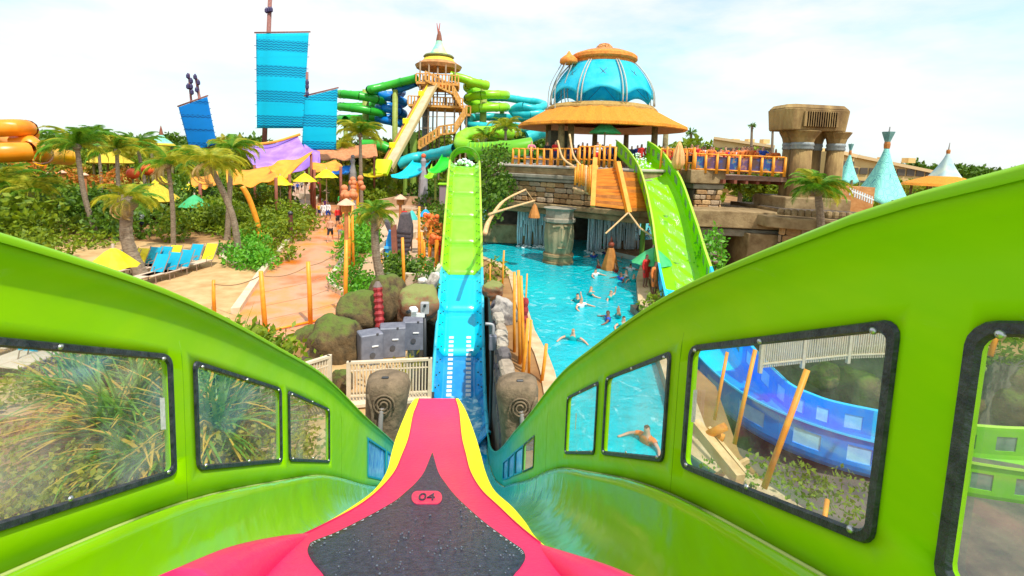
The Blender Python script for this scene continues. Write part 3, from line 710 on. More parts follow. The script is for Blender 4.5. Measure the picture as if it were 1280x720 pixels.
# individual stones of the wall face
random.seed(11); stn=[]
for k in range(6):
    c=bpy.data.meshes.new('stone'); m=MB(); m.bbox((0,0,0),(1,1,1),.12); 
    vv=[(x+random.uniform(-.06,.06),y,z+random.uniform(-.06,.06)) for x,y,z in m.v]; c.from_pydata(vv,[],m.f)
    cc=random.choice([(.30,.17,.07),(.38,.22,.10),(.24,.15,.08),(.44,.28,.13),(.33,.24,.15)]); cm=mat('wall_stone_%d'%k,cc,.85,tuple(q*1.5 for q in cc),3,.7,9); c.materials.append(cm); stn.append(c)
def stones(parent,p0,p1,z0,z1,hh=.34,ww=.55,thick=.3,mx=300):
    p0=Vector((p0[0],p0[1],0)); p1=Vector((p1[0],p1[1],0)); d=(p1-p0); L_=d.length; d.normalize(); ang=math.atan2(d.y,d.x); n=0
    rows_=max(1,int(round((z1-z0)/hh))); h=(z1-z0)/rows_
    for r_ in range(rows_):
        s_=-random.uniform(0,ww*.4)
        while s_<L_:
            w=ww*random.uniform(.6,1.5); a=max(0,s_); b_=min(L_,s_+w)
            if b_-a>.12:
                o=bpy.data.objects.new('stone',random.choice(stn)); COL.objects.link(o); o.parent=parent; c=p0+d*((a+b_)/2)+Vector((0,0,z0+h*(r_+.5)))-root_off(parent)
                o.location=c; o.rotation_euler=(0,0,ang); o.scale=(b_-a-.04,thick*random.uniform(.8,1.25),h-.04); n+=1
            s_+=w
    return n
for (a,b_) in ((front[0],front[1]),(front[1],front[2])): stones(plat,(a[0],a[1]+.33),(b_[0],b_[1]+.33),ZD-2.55,ZD-1.14,.36,.62)
slab('lower_ledge',LEDGE,-.25,ZD-2.95,ZD-2.6); slab('lower_ledge',LEDGE,.0,ZD-3.35,ZD-2.955)
m=MB(); m.prism([(A.x-.2,A.y+5.5),(Cq.x+3,Cq.y+8.5),(Cq.x+3,Cq.y+9.5),(A.x-.2,A.y+6.5)],-1.8,ZD-3.36); m.build('back_wall',DARKR,plat)
m=MB(); m.prism([(A.x-2.2,A.y+.6),(A.x+5.0,A.y-.2),(A.x+5.0,A.y+.3),(A.x-2.2,A.y+1.2)],-.2,1.2); m.build('low_wall',LEDGE,plat,bevel=.05)
# waterfalls: many thin strands
WF=mat('waterfall',(.62,.78,.86),.2,(.9,.95,.97),8,spec=.6)
def waterfall(x0p,x1p,yt,yd,label,seed):
    random.seed(seed); p0=D(x0p,yt,yd); p1=D(x1p,yt,yd); th=thing('waterfall',label,'waterfall',((p0.x+p1.x)/2,yd,-.3)); m=MB(); n=int((x1p-x0p)*1.1)
    for i in range(n):
        u=(i+random.random())/n; p=p0.lerp(p1,u); top=p.z+random.uniform(-.1,.05); bot=POOL_Z+random.uniform(0,.25) if random.random()<.8 else random.uniform(.5,2)
        w=random.uniform(.015,.055); k=random.uniform(.1,.5)
        pts=[(p.x+random.uniform(-.05,.05)*q,p.y-k*q**.5,top+(bot-top)*q*q if q<.2 else top+(bot-top)*q) for q in (0,.1,.35,.7,1)]
        m.tube(pts,[w*.4,w*.6,w,w*1.1,w*1.5],4)
    tag(m.build('water_strands',WF,th,smooth=True),kind='stuff')
    m=MB()
    for i in range(int(n*1.1)):
        u=random.random(); p=p0.lerp(p1,u); m.ball((p.x,p.y-random.uniform(-.2,1.0),POOL_Z+random.uniform(-.02,.06)),random.uniform(.06,.2),6,4,.45)
    tag(m.build('foam',mat('splash_white',(0,0,0)),th,smooth=True),kind='stuff')
waterfall(648,686,250,35,'thin curtain waterfall left of the carved pool pillar',1)
waterfall(735,800,256,33,'wide waterfall under the deck right of the carved pool pillar',2)
# carved pillar
pc=D(697,330,29.3); PS=mat('pillar_stone',(.20,.17,.09),.85,(.40,.33,.18),1.8,.8,7,stretch=(1,1,.5))
pil=thing('carved_pillar','round carved stone pillar with a long face standing in the pool','pillar',(pc.x,pc.y,POOL_Z))
def wob(a,z): 
    fr_=math.cos(a+math.pi/2+.05)
    return 1+.035*math.sin(a*14)+(.10*max(0,math.cos((a+math.pi/2)*1)**40) if .9<z<2.7 else 0)+(-.07 if (abs(z-2.25)<.18 and .2<abs(a-4.71)<.75) else 0)
m=MB(); m.lathe([(.80,.0),(.78,.5),(.86,.9),(.90,1.3),(.92,1.7),(.90,2.1),(.86,2.4),(.80,2.62)],(pc.x,pc.y,POOL_Z),56,wob=wob); m.build('shaft',PS,pil,smooth=True)
m=MB(); m.lathe([(.98,-.6),(.98,.12),(.93,.16),(.93,.42),(.98,.46),(.96,.6),(.84,.64)],(pc.x,pc.y,POOL_Z),28); m.build('base_ring',LEDGE,pil,bevel=.0)
m=MB(); m.lathe([(.9,2.55),(1.02,2.62),(1.02,2.8),(.88,2.86),(.88,3.3),(1.05,3.45)],(pc.x,pc.y,POOL_Z),12); m.build('capital',LEDGE2,pil)
m=MB(); 
for s in (-1,1): m.bbox((pc.x+s*.33,pc.y-.84,POOL_Z+2.38),(.5,.16,.13),.03,rz=s*.35,ry=s*.15)
m.bbox((pc.x,pc.y-.97,POOL_Z+1.9),(.17,.2,.9),.05); m.bbox((pc.x,pc.y-.93,POOL_Z+1.05),(.5,.14,.1),.03)
m.build('carved_face',PS,pil)
# wooden deck skirt (left of the second slide): horizontal planks on two faces
WOOD=mat('orange_timber',(.62,.18,.01),.6,(.85,.32,.03),3,.3,20,stretch=(.4,1,3)); WOOD2=mat('orange_timber_dark',(.38,.13,.02),.65,(.56,.22,.04),3,.3,20); BAM=mat('bamboo_orange',(.82,.27,.01),.5,(.92,.38,.03),4); LOG=mat('pale_log',(.58,.34,.14),.7,(.72,.48,.24),5,.2)
wk=thing('timber_stair','orange timber plank stair skirt between rock platform and the second slide','stair',tuple(D(775,240,27.4)))
def planks(parent,p0,p1,q0,q1,n,mt,name='plank'):
    # p0->p1 top edge, q0->q1 bottom edge
    for i in range(n):
        a=p0.lerp(q0,(i+.5)/n); b_=p1.lerp(q1,(i+.5)/n); h=(p0-q0).length/n
        m=MB(); m.bar(a+Vector((random.uniform(-.03,.03),random.uniform(-.03,.03),0)),b_+Vector((0,random.uniform(-.03,.03),0)),.09,h*.86); m.build(name,random.choice(mt),parent)
planks(wk,D(746,212,27.6),D(772,209,27.8),D(743,257,26.2),D(781,262,26.2),13,(WOOD,WOOD,WOOD2))
planks(wk,D(774,214,27.6),D(797,216,28.2),D(784,264,26.2),D(812,264,26.7),13,(WOOD2,WOOD))
for a,b_,w in (((772,203,27.5),(786,266,26),.26),((744,198,27.5),(741,258,26),.26),((748,208,27.4),(790,268,25.9),.14)):
    if w>.2: m=MB(); m.bar(D(*a),D(*b_),w); m.build('corner_post',BAM,wk)
m=MB(); m.tube([D(786,266,25.9),D(800,285,25),D(822,300,24.5),D(838,318,24)],.05,6); m.build('rope',LOG,wk)
m=MB(); m.tube([D(785,266,25.9),D(770,280,25.6),D(757,292,25.4)],.05,6); m.build('rope',LOG,wk)
# bundle of hanging logs left of it
bd=thing('log_bundle','bundle of upright bamboo logs lashed beside the timber stair','log bundle',tuple(D(735,240,28.6)))
random.seed(2)
for i in range(11):
    x=720+i*2.6; t_=206+random.uniform(-2,3); bt=228+i*1.8+random.uniform(-4,4)
    m=MB(); m.tube([D(x,t_,28.9-i*.06),D(x-1,bt,28.7-i*.06)],.085,7); m.build('log',random.choice((BAM,WOOD,LOG)),bd,smooth=True)
m=MB(); m.tube([D(712,209,29),D(735,213,28.7),D(748,214,28.4)],.09,7); m.build('cross_log',LOG,bd,smooth=True)
m=MB(); m.tube([D(716,235,28.8),D(732,240,28.5),D(745,245,28.2)],.09,7); m.build('cross_log',LOG,bd,smooth=True)
for a,b_,l in (((697,176,31),(718,209,29.2),'left'),((712,168,31),(730,211,29),'right')):
    th=thing('rope','pale thick rope hanging from the %s hut post to the log bundle'%('outer' if l=='left' else 'inner'),'rope',tuple(D(*b_)))
    m=MB(); m.tube(smooth_path([D(*a),D((a[0]+b_[0])/2-4,(a[1]+b_[1])/2+5,30),D(*b_)],6),.07,6); m.build('rope_strand',LOG,th,smooth=True)
# big bent pole over the pool
th=thing('bent_fishing_pole','long bent bamboo pole with hanging basket reaching over the pool','bamboo pole',tuple(D(604,300,22)))
m=MB(); m.tube(smooth_path([D(606,292,20),D(612,275,22),D(630,251,25),D(657,237,27)],6),[.11]*6+[.09]*6+[.06]*7,7); m.build('pole',mat('pole_tan',(.68,.36,.14),.5,(.8,.5,.25),5),th,smooth=True)
m=MB(); m.tube([D(611,268,22),D(640,259,25),D(668,251,27)],.06,6); m.build('strut',LOG,th)
m=MB(); m.tube([D(657,237,27),D(667,251,27),D(668,256,27)],.02,5); m.build('line',LOG,th)
q=D(668,266,27); m=MB(); m.lathe([(.34,-.28),(.30,-.1),(.14,.35),(.06,.5)],tuple(q),8); m.build('basket',WOOD2,th)
# small boat shaped buoy in the water
q=D(764,306,27.5); q.z=POOL_Z
th=thing('carved_buoy','brown carved wooden spire standing in the pool among swimmers','wooden buoy',tuple(q)); m=MB(); m.lathe([(.62,-.2),(.5,.2),(.34,.8),(.2,1.25),(.16,1.3)],tuple(q),8); m.build('cone',WOOD2,th)
m=MB(); m.ball(q+Vector((0,0,1.5)),.2,8,6); m.tube([q+Vector((0,0,1.5)),q+Vector((0,0,2.0))],[.12,.02],6); m.build('finial',mat('rust_red',(.28,.05,.02),.6),th,smooth=True)

# ------------------------------------------------------------------ hut with dome
hc=D(750,165,38); hx,hy=hc.x,hc.y
hut=thing('thatched_hut','round thatched hut on the rock platform topped by a blue cloth dome','hut',(hx,hy,ZD))
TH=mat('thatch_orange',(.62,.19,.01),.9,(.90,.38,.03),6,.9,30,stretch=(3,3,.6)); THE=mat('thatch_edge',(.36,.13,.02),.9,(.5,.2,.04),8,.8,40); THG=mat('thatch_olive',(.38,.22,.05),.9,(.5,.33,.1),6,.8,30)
ze=D(750,160,38).z; zr=D(750,140,38).z
def thw(a,z): return 1+.012*math.sin(a*37)+.01*math.sin(a*61+z*3)
m=MB(); m.lathe([(4.2,zr+.1),(4.35,zr-.02),(5.6,ze+.55),(6.55,ze+.05),(6.6,ze-.14),(6.3,ze-.18)],(hx,hy,0),72,wob=thw,closed=False); m.build('lower_thatch',TH,hut)
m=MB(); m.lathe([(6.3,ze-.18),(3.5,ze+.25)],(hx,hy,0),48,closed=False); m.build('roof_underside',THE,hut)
m=MB(); m.lathe([(3.6,zr+.45),(4.0,zr+.38),(4.35,zr+.12),(4.35,zr-.03)],(hx,hy,0),60,wob=thw); m.build('ring_thatch',THG,hut)
CLO=mat('dome_cloth',(.0,.70,.95),.5,(.08,.85,1.0),1.1,.1,trans=.45)
zt=D(755,82,38).z; zb=D(755,128,38).z
def dome_r(z): 
    s_=(z-zb)/(zt-zb); return 4.15-1.6*max(0,s_)**1.9 if s_>0 else 4.15+.1*-s_
NR=8
for k in range(NR):
    a0=2*math.pi*k/NR+.12; a1=2*math.pi*(k+1)/NR+.12
    def pf(u,v,a0=a0,a1=a1):
        a=a0+(a1-a0)*u; low=zb+.65*math.sin(math.pi*u)+.05*math.sin(u*40)*0; z=low+(zt-low)*v; r_=dome_r(z)-.10-.16*math.sin(math.pi*u)*math.sin(math.pi*v)
        return Vector((hx+r_*math.cos(a),hy+r_*math.sin(a),z))
    m=MB(); m.grid(pf,12,10); m.build('dome_cloth',CLO,hut,smooth=True,solid=.02)
    # rib pair
    for da in (-.035,.035):
        m=MB(); m.tube([Vector((hx+(dome_r(z)+.05)*math.cos(a0+da),hy+(dome_r(z)+.05)*math.sin(a0+da),z)) for z in [zr+.3+(zt-zr-.3)*q/10 for q in range(11)]],.05,6); m.build('dome_rib',mat('rib_grey',(.34,.40,.38),.5,(.5,.5,.42),4),hut,smooth=True)
    m=MB()
    m.tube([pf(.03,.1)+Vector((0,0,0)),pf(.5,.55)*1.0+((pf(.5,.55)-Vector((hx,hy,pf(.5,.55).z))).normalized())*.06,pf(.97,.98)],.018,4); m.tube([pf(.97,.1),pf(.5,.55)+((pf(.5,.55)-Vector((hx,hy,pf(.5,.55).z))).normalized())*.06,pf(.03,.98)],.018,4)
    m.build('guy_wire',mat('wire_grey',(.1,.15,.2),.5),hut)
CAP=mat('cap_orange',(.62,.19,.02),.75,(.85,.34,.05),5,.6,20)
CAPT=stone_mat('cap_shingle',(.55,.20,.05),(.70,.36,.12),(.3,.1,.03),5,.1,.6)
z1=zt; m=MB(); m.lathe([(2.3,z1-.1),(2.35,z1+.22),(2.5,z1+.26),(2.6,z1+.38),(2.58,z1+.6),(2.4,z1+.74)],(hx,hy,0),40); m.build('cap_ring',CAP,hut,smooth=True,auto=True)
m=MB(); m.lathe([(2.42,z1+.73),(1.7,z1+1.0),(1.0,z1+1.18),(.68,z1+1.24),(.62,z1+1.42),(.42,z1+1.62),(.1,z1+1.72)],(hx,hy,0),40); m.build('cap_roof',CAPT,hut,smooth=True,auto=True)
# side turret
tp=D(711,74,37); m=MB(); m.lathe([(.62,-.35),(.7,-.25),(.66,.0),(.35,.25),(.2,.35),(.05,.6)],tuple(tp),14); m.build('turret_cap',CAP,hut,smooth=True)
for k in range(6):
    a=k*math.pi/3; m=MB(); b0=Vector((tp.x+.5*math.cos(a),tp.y+.5*math.sin(a),tp.z-.3)); b1=D(699,146,37)+Vector((.9*math.cos(a),.9*math.sin(a),0)); m.tube(smooth_path([b0,b0.lerp(b1,.45)+Vector((-.45,0,0)),b1],5),.04,5); m.build('turret_rib',mat('rib_grey',(0,0,0)),hut,smooth=True)
PW=mat('post_bark',(.16,.13,.06),.9,(.30,.27,.12),5,.6,18)
for (px,yd) in ((700,34.5),(712,35),(742,43),(781,43),(816,35.2),(684,39),(830,41)):
    m=MB(); q=D(px,200,yd); m.tube([(q.x,q.y,ZD),(q.x+.03,q.y,ZD+1.5),(q.x,q.y,ze+.25)],[.30,.25,.22],9); m.build('post',PW,hut,smooth=True)
q=D(702,190,36); m=MB(); m.box((q.x-.1,q.y+.6,ZD+1.3),(1.6,1.4,2.6)); m.build('service_kiosk',mat('kiosk_dark',(.03,.04,.03),.7,(.08,.09,.05),4),hut)

# ------------------------------------------------------------------ railings on the deck
def railing(pts,label,h=1.1,mt=BAM,pr=.09,rails=(.95,.35),loc=None,infill=None,pname='post',jit=.08,group=None,rr=.05,grade=None):
    th=thing('railing',label,'railing',tuple(pts[len(pts)//2]),group=group)
    for i,p in enumerate(pts):
        m=MB(); hh=h*(1+random.uniform(-jit,jit)); m.tube([p,p+Vector((random.uniform(-.03,.03),0,hh))],[pr,pr*.85],7); m.build(pname,mt,th,smooth=True)
    for z in rails:
        for i in range(len(pts)-1):
            m=MB(); m.tube([pts[i]+Vector((0,0,h*z)),pts[i+1]+Vector((0,0,h*z))],rr,6); m.build('rail',mt,th,smooth=True)
    return th
random.seed(8)
def pl(a,b_,n): return [a.lerp(b_,i/(n-1)) for i in range(n)]
a=D(641,193,34.2); a.z=ZD; b_=D(688,196,32.5); b_.z=ZD
r1=railing(pl(a,b_,7),'orange bamboo railing on the left end of the rock platform',1.15)
a2_=D(690,196,32.4); a2_.z=ZD; b2_=D(722,200,30.4); b2_.z=ZD
railing(pl(a2_,b2_,5),'orange bamboo railing under the hut between the kiosk and log bundle',1.2)
PANELG=mat('panel_grey',(.28,.26,.26),.6,(.36,.33,.32),3)
for i in range(0,6,2):
    p=a.lerp(b_,(i+.5)/6); m=MB(); m.box(p+Vector((0,.05,.35)),((b_-a).length/7,.04,.5),rz=math.atan2(b_.y-a.y,b_.x-a.x)); m.build('infill_panel',PANELG,r1)
a=D(724,200,30.2); a.z=ZD; b_=D(768,208,28.6); b_.z=ZD
railing(pl(a,b_,8),'orange bamboo railing above the log bundle and timber stair',1.35)
a=D(826,205,29.5); b_=D(866,212,27.6); a.z=b_.z=ZD
railing(pl(a,b_,6),'orange post railing right of the green slide top',1.35)
a=D(868,213,27.6); a.z=ZD-.1; b_=D(979,230,26.3); b_.z=a.z-.05
rb=railing(pl(a,b_,9),'long orange railing with painted banners in front of the crowded deck',1.15,rails=(.98,.2))
BAN=[mat('banner_a',(.03,.06,.25),.6,(.35,.16,.08),2.2,lo=.45,hi=.55,c3=(.02,.2,.3)),mat('banner_b',(.16,.07,.05),.6,(.45,.2,.1),2.5,lo=.4,hi=.6,c3=(.12,.06,.18)),mat('banner_c',(.1,.05,.04),.6,(.04,.08,.3),1.8,lo=.45,hi=.6)]
for i in range(8):
    p=a.lerp(b_,(i+.5)/8); m=MB(); m.box(p+Vector((0,.06,.62)),((b_-a).length/8.6,.03,.75),rz=math.atan2(b_.y-a.y,b_.x-a.x)); m.build('banner',BAN[i%3],rb)
# right deck structure: stone block, thin deck bridge, ledges, tunnel
rs=thing('stone_terrace','stone terrace with dark tunnel opening below the crowded deck','terrace',tuple(D(930,290,26)))
def zp(px,py,yd): return D(px,py,yd).z
def block(x0,x1,ytop,ybot,yd,depth,name,mt,yd2=None,bev=.05,parent=None):
    yd2=yd2 or yd; p=D(x0,ytop,yd); q=D(x1,ytop+(x1-x0)*.035,yd2); zb_=D(x0,ybot,yd).z
    m=MB(); m.prism([(p.x,p.y),(q.x,q.y),(q.x+.2,q.y+depth),(p.x+.1,p.y+depth)],zb_,p.z); return m.build(name,mt,parent or rs,bevel=bev)
block(864,908,212,229,27.4,4,'stone_cap',LEDGE); block(867,905,229.5,236,27.6,3.6,'stone_cap',LEDGE2)
block(866,900,236.5,262,27.9,3,'core',DARKR)
p=D(866,262,27.7); q=D(900,262,27.7); stones(rs,(p.x,p.y),(q.x,q.y),D(880,262,27.7).z,D(880,237,27.7).z,.34,.5)
# deck under the crowd
m=MB(); a2=D(880,222,27.9); b2=D(983,232,26.4); m.prism([(a2.x-2,a2.y+1.2),(a2.x,a2.y),(b2.x,b2.y),(b2.x+1,b2.y+9),(a2.x-4,a2.y+16)],ZD-.45,ZD-.2); m.build('deck_floor',mat('deck_brown',(.22,.12,.08),.8,(.34,.2,.14),4),rs)
for k in range(6):
    m=MB(); p=D(905+k*14,234,27); m.bar((p.x,p.y,ZD-.55),(p.x+.6,p.y+6,ZD-.55),.16,.22); m.build('deck_beam',mat('beam_rust',(.22,.06,.03),.8),rs)
block(866,995,262,283,25.6,5,'ledge',LEDGE,24.6); block(870,985,284,293,25.9,5,'ledge',LEDGE2,24.9)
block(866,905,293,330,26,3,'ledge_wall',LEDGE); 
for k in range(4): block(867+k,904-k,295+k*9,301+k*9,25.8-.1*k,3,'grey_course',LEDGE2)
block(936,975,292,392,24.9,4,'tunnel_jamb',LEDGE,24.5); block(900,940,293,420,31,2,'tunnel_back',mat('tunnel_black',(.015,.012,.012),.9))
block(862,905,330,420,26.5,3,'rock_foot',DARKR)
block(985,1120,262,420,24.6,3,'rock_wall',DARKR,21.5)
p=D(976,262,24.3); q=D(1112,262,20.9); stones(rs,(p.x,p.y),(q.x,q.y),-.1,zp(1000,286,23.5),.42,.6)
block(960,1140,270,284,24.0,2.4,'coping_ledge',LEDGE,20.4)
for k in range(20):
    p=D(975+k*8.5,262+k*.5,24-k*.18); m=MB(); m.lathe([(.17,-.14),(.19,0),(.13,.16),(.02,.2)],tuple(p+Vector((0,-.1,-.12))),8); m.build('coping_knob',LEDGE,rs)
block(985,1200,263,272,24.6,6,'coping_ledge',LEDGE,20.8)
# low stone sill in front of the terrace and sloping rock
# ------------------------------------------------------------------ big trilithon
tr_=D(1015,240,27.5); MS=mat('monument_stone',(.17,.10,.035),.9,(.40,.27,.10),1.3,.9,6,stretch=(1,1,.35),c3=(.27,.17,.06)); BLUB=mat('band_slate',(.20,.24,.26),.7,(.33,.36,.34),4)
mon=thing('stone_monument','massive stone lintel carried on three round columns beside the crowded deck','monument',(tr_.x,tr_.y,4.6))
x0=D(984,160,25.5); x1=D(1066,165,25.5)
def octp(a,b_,y0,y1,c):
    return [(a+c,y0),(b_-c,y0),(b_,y0+c),(b_,y1-c),(b_-c,y1),(a+c,y1),(a,y1-c),(a,y0+c)]
def taper(m,poly0,poly1,z0,z1):
    n=len(poly0); m.add([(p[0],p[1],z0) for p in poly0]+[(p[0],p[1],z1) for p in poly1],[tuple(range(n-1,-1,-1)),tuple(range(n,2*n))]+[(i,(i+1)%n,n+(i+1)%n,n+i) for i in range(n)])
xl,xr=x0.x,x1.x; zt_=D(1015,135,27.2).z; z8=D(1015,166,27.2).z
m=MB(); taper(m,octp(xl+.1,xr-.1,25.6,27.6,.3),octp(xl,xr,25.5,27.7,.32),z8,zt_-.25); m.build('lintel',MS,mon,bevel=.06)
m=MB(); taper(m,octp(xl+.02,xr-.02,25.52,27.65,.32),octp(xl+.22,xr-.22,25.7,27.5,.3),zt_-.24,zt_); m.build('lintel_cap',MS,mon,bevel=.05)
for k in range(14):
    u=(k+.5)/14; m=MB(); m.bbox((xl+1.0+(xr-xl-2)*u,25.48,z8+.62),(.26,.10,.85),.02); m.build('lintel_rib',MS,mon)
for cx,yd,r_ in ((1001,26.2,.56),(1043,26.2,.46),(1016,27.2,.42),(986,27.2,.40)):
    q=D(cx,200,yd); zb_=3.6
    def fl_(a,z): return 1+.03*abs(math.sin(a*9))
    m=MB(); m.lathe([(r_*1.12,zb_),(r_*1.02,zb_+1.2),(r_*.92,z8-1.05)],(q.x,q.y,0),54,wob=fl_); m.build('column',MS,mon,smooth=True)
    m=MB(); m.lathe([(r_*1.0,z8-1.06),(r_*1.08,z8-1.0),(r_*1.0,z8-.85),(r_*1.1,z8-.8),(r_*1.02,z8-.66)],(q.x,q.y,0),24); m.build('capital_band',BLUB,mon,smooth=True)
    m=MB(); m.lathe([(r_*1.0,z8-.66),(r_*1.15,z8-.4),(r_*1.6,z8-.05),(r_*1.6,z8-.003)],(q.x,q.y,0),10); m.build('capital',MS,mon)
m=MB(); m.prism([(xl+.3,25.5),(xr+.2,25.0),(xr+.5,28.2),(xl+.2,28.4)],3.2,4.45); m.build('plinth',LEDGE,mon,bevel=.08)
# sloping rock mass right of tunnel below monument
# ------------------------------------------------------------------ paving on the left
def sheet(name,poly,z,mt):
    m=MB(); m.add([(x,y,z) for x,y in poly],[tuple(range(len(poly)))]); return tag(m.build(name,mt),kind='structure')
PATH=mat('path_orange',(.58,.14,.01),.3,(.88,.27,.02),.35,.15,5,c3=(.66,.33,.18),spec=.25)
path_px=[(270,432),(300,392),(330,345),(345,325),(378,284),(384,270),(398,250),(448,246),(436,275),(432,300),(424,330),(410,352),(412,362),(432,374),(444,398),(452,420)]
sheet('path',gp(path_px),.008,PATH)
sheet('sand_patch',gp([(60,420),(-100,330),(20,290),(150,300),(240,306),(285,300),(270,318),(285,332),(302,334),(330,345),(300,392),(270,432),(150,520),(-40,520)]),.004,SAND)
sheet('plaza',gp([(380,270),(340,245),(200,238),(240,226),(560,226),(560,246),(520,262),(448,262)]),.004,mat('plaza_tan',(.42,.24,.15),.7,(.60,.40,.27),.3))
sheet('queue_path',gp([(440,350),(470,300),(480,268),(540,262),(548,300),(560,340),(520,362)]),.006,mat('queue_sand',(.55,.34,.20),.7,(.66,.46,.30),.5))
# kerbs
KERB=mat('kerb_buff',(.60,.46,.30),.8,(.72,.58,.42),2,.3)
kl=gp([(300,392),(330,345),(345,325),(378,284),(384,270)]); kr=gp([(444,398),(432,374),(412,362),(410,352),(424,330),(432,300),(436,275)])
ribbon(kl,.30,0,.22,'path_kerb',KERB,1); ribbon(kr,.25,0,.25,'path_kerb',KERB,-1)
ribbon(gp([(302,334),(285,330),(274,322),(280,312),(292,305)]),.2,0,.15,'bed_kerb',KERB,-1)
ribbon([tuple(v_) for v_ in [G(556,318)[:2],G(560,330)[:2],G(556,345)[:2],G(545,358)[:2],G(528,364)[:2],G(505,362)[:2]]],.22,0,.75,'curved_wall',KERB,-1)
ribbon(gp([(470,330),(492,310),(520,298),(546,296)]),.2,0,.5,'curved_wall',KERB,1)
WALLT=mat('terrace_tan',(.45,.26,.13),.85,(.62,.40,.24),1.2,.4)
ribbon(gp([(476,262),(500,256),(548,258)]),.3,0,1.1,'terrace_wall',WALLT,1); ribbon(gp([(455,245),(500,238),(548,240)]),.3,0,1.5,'terrace_wall',WALLT,1)
ribbon(gp([(384,268),(392,262),(400,250),(376,248)]),.3,0,.7,'terrace_wall',KERB,1)

# ------------------------------------------------------------------ boulders round the gully
def boulder(px,py,yd,w,h,label,mt,seed,z=None,cat='boulder',ry=0,dep=None):
    c=D(px,py,yd); random.seed(seed); off=Vector((random.random()*50,random.random()*50,random.random()*50))
    bm=bmesh.new(); bmesh.ops.create_icosphere(bm,subdivisions=4,radius=1)
    for v_ in bm.verts:
        n=mnoise.fractal(v_.co*1.1+off,1,2,4); q=1+.30*n; p=v_.co*q
        p.x=max(-.86,min(.86,p.x)); v_.co=p
    me=bpy.data.meshes.new('boulder'); bm.to_mesh(me); bm.free(); me.materials.append(mt); me.polygons.foreach_set('use_smooth',[True]*len(me.polygons))
    o=bpy.data.objects.new('boulder',me); COL.objects.link(o); o.location=c; o.scale=(w/2,(dep or w*.8)/2,h/2); o.rotation_euler=(0,ry,random.uniform(-.3,.3))
    return tag(o,label,cat,'boulders round the gully')
MOSS=top_mat('mossy_rock',(.05,.038,.018),(.19,.12,.05),(.11,.16,.02),lo=.3,hi=.95,bump=.9); REDR=top_mat('red_rock',(.28,.10,.04),(.20,.15,.09),(.22,.24,.07)); GREYR=top_mat('grey_rock',(.14,.13,.13),(.30,.27,.24),(.42,.38,.33)); PALER=top_mat('pale_rock',(.35,.31,.25),(.55,.50,.42),(.70,.66,.58))
for a in ((383,440,15.6,1.2,1.8,'elongated mossy boulder at the far left of the gully row',MOSS,1,.3),(420,430,15.4,1.9,1.95,'large mossy boulder beside the orange path fence',MOSS,2,-.2),(451,394,16.6,1.8,1.6,'round mossy boulder left of the red carved pole',MOSS,3,0),(484,376,17.2,1.5,2.0,'tall green boulder behind the red carved pole',MOSS,4,0),
          (521,380,17.2,1.7,1.45,'broad boulder with a reddish face above the grey cabinets',REDR,5,0),(540,385,18.2,.5,1.3,'dark boulder tight against the cyan slide',MOSS,6,0),(425,480,13.0,.75,.9,'small mossy boulder half behind the green trough wall',MOSS,7,.5),(365,452,14.6,.7,.8,'low boulder hidden low behind the left trough lip',MOSS,8,0),
          (632,392,17.2,.95,1.3,'grey pointed boulder leaning right of the cyan slide',GREYR,9,-.6),(616,362,20,1.0,.7,'low brown boulder beyond the grey pointed one',REDR,10,0),(541,352,19.5,.5,.9,'pale slab boulder beside the green slide edge',PALER,12,.4),(528,352,20,.45,.35,'small white rock above the red faced boulder',PALER,13,0)):
    boulder(*a[:-1][:8],**{'ry':a[8]}) if len(a)==9 else boulder(*a)
# bushes/rocks seen through the right-hand windows
for a in ((1088,488,14.9,2.6,2.3,'big dark green grey boulder past the blue slide seen through the largest window',MOSS,21),(1030,470,14.6,1.1,.9,'smaller mossy boulder behind the blue slide curve',MOSS,22),(1235,480,14.9,3.6,2.8,'mossy boulder pile seen through the nearest right window',MOSS,23),(1175,500,14.7,2.6,2.4,'mossy boulder beyond the wall between the two right windows',MOSS,24),(1300,500,14.2,3.0,2.6,'boulder at the right edge above the green lower slide',MOSS,25)):
    boulder(*a)
# ------------------------------------------------------------------ dry stone wall right of the slide
sw=thing('dry_stone_wall','low dry stone wall of pale and dark blocks right of the cyan slide','stone wall',(1.25,14,0))
m=MB(); m.prism([(1.06,9.2),(1.26,9.2),(1.42,17.5),(1.22,17.5)],-4.1,.34); m.build('wall_core',DARKR,sw)
random.seed(14); WS=[mat('ws_%d'%k,c,.85,tuple(min(1,q*1.5) for q in c),5,.6,14) for k,c in enumerate([(.28,.23,.17),(.20,.16,.12),(.10,.09,.09),(.34,.30,.24),(.07,.06,.07)])]
y=9.3
while y<17.4:
    w=random.uniform(.4,.75); x=1.17+(y-9.2)/8.3*.17; m=MB(); m.bbox((x+random.uniform(-.04,.04),y+w/2,.42+random.uniform(-.05,.08)),(.36*random.uniform(.85,1.2),w-.05,.26),.07,rz=random.uniform(-.15,.15),rx=random.uniform(-.08,.08)); m.build('capstone',random.choice(WS),sw)
    y+=w
for r_ in range(5):
    y=9.25
    while y<17.2:
        w=random.uniform(.35,.7); x=1.07+(y-9.2)/8.3*.16; m=MB(); m.bbox((x-.02,y+w/2,.14-r_*.3),(.14*random.uniform(.8,1.3),w-.05,.26),.05); m.build('wall_stone',WS[random.choice((2,2,4,4,1))],sw); y+=w
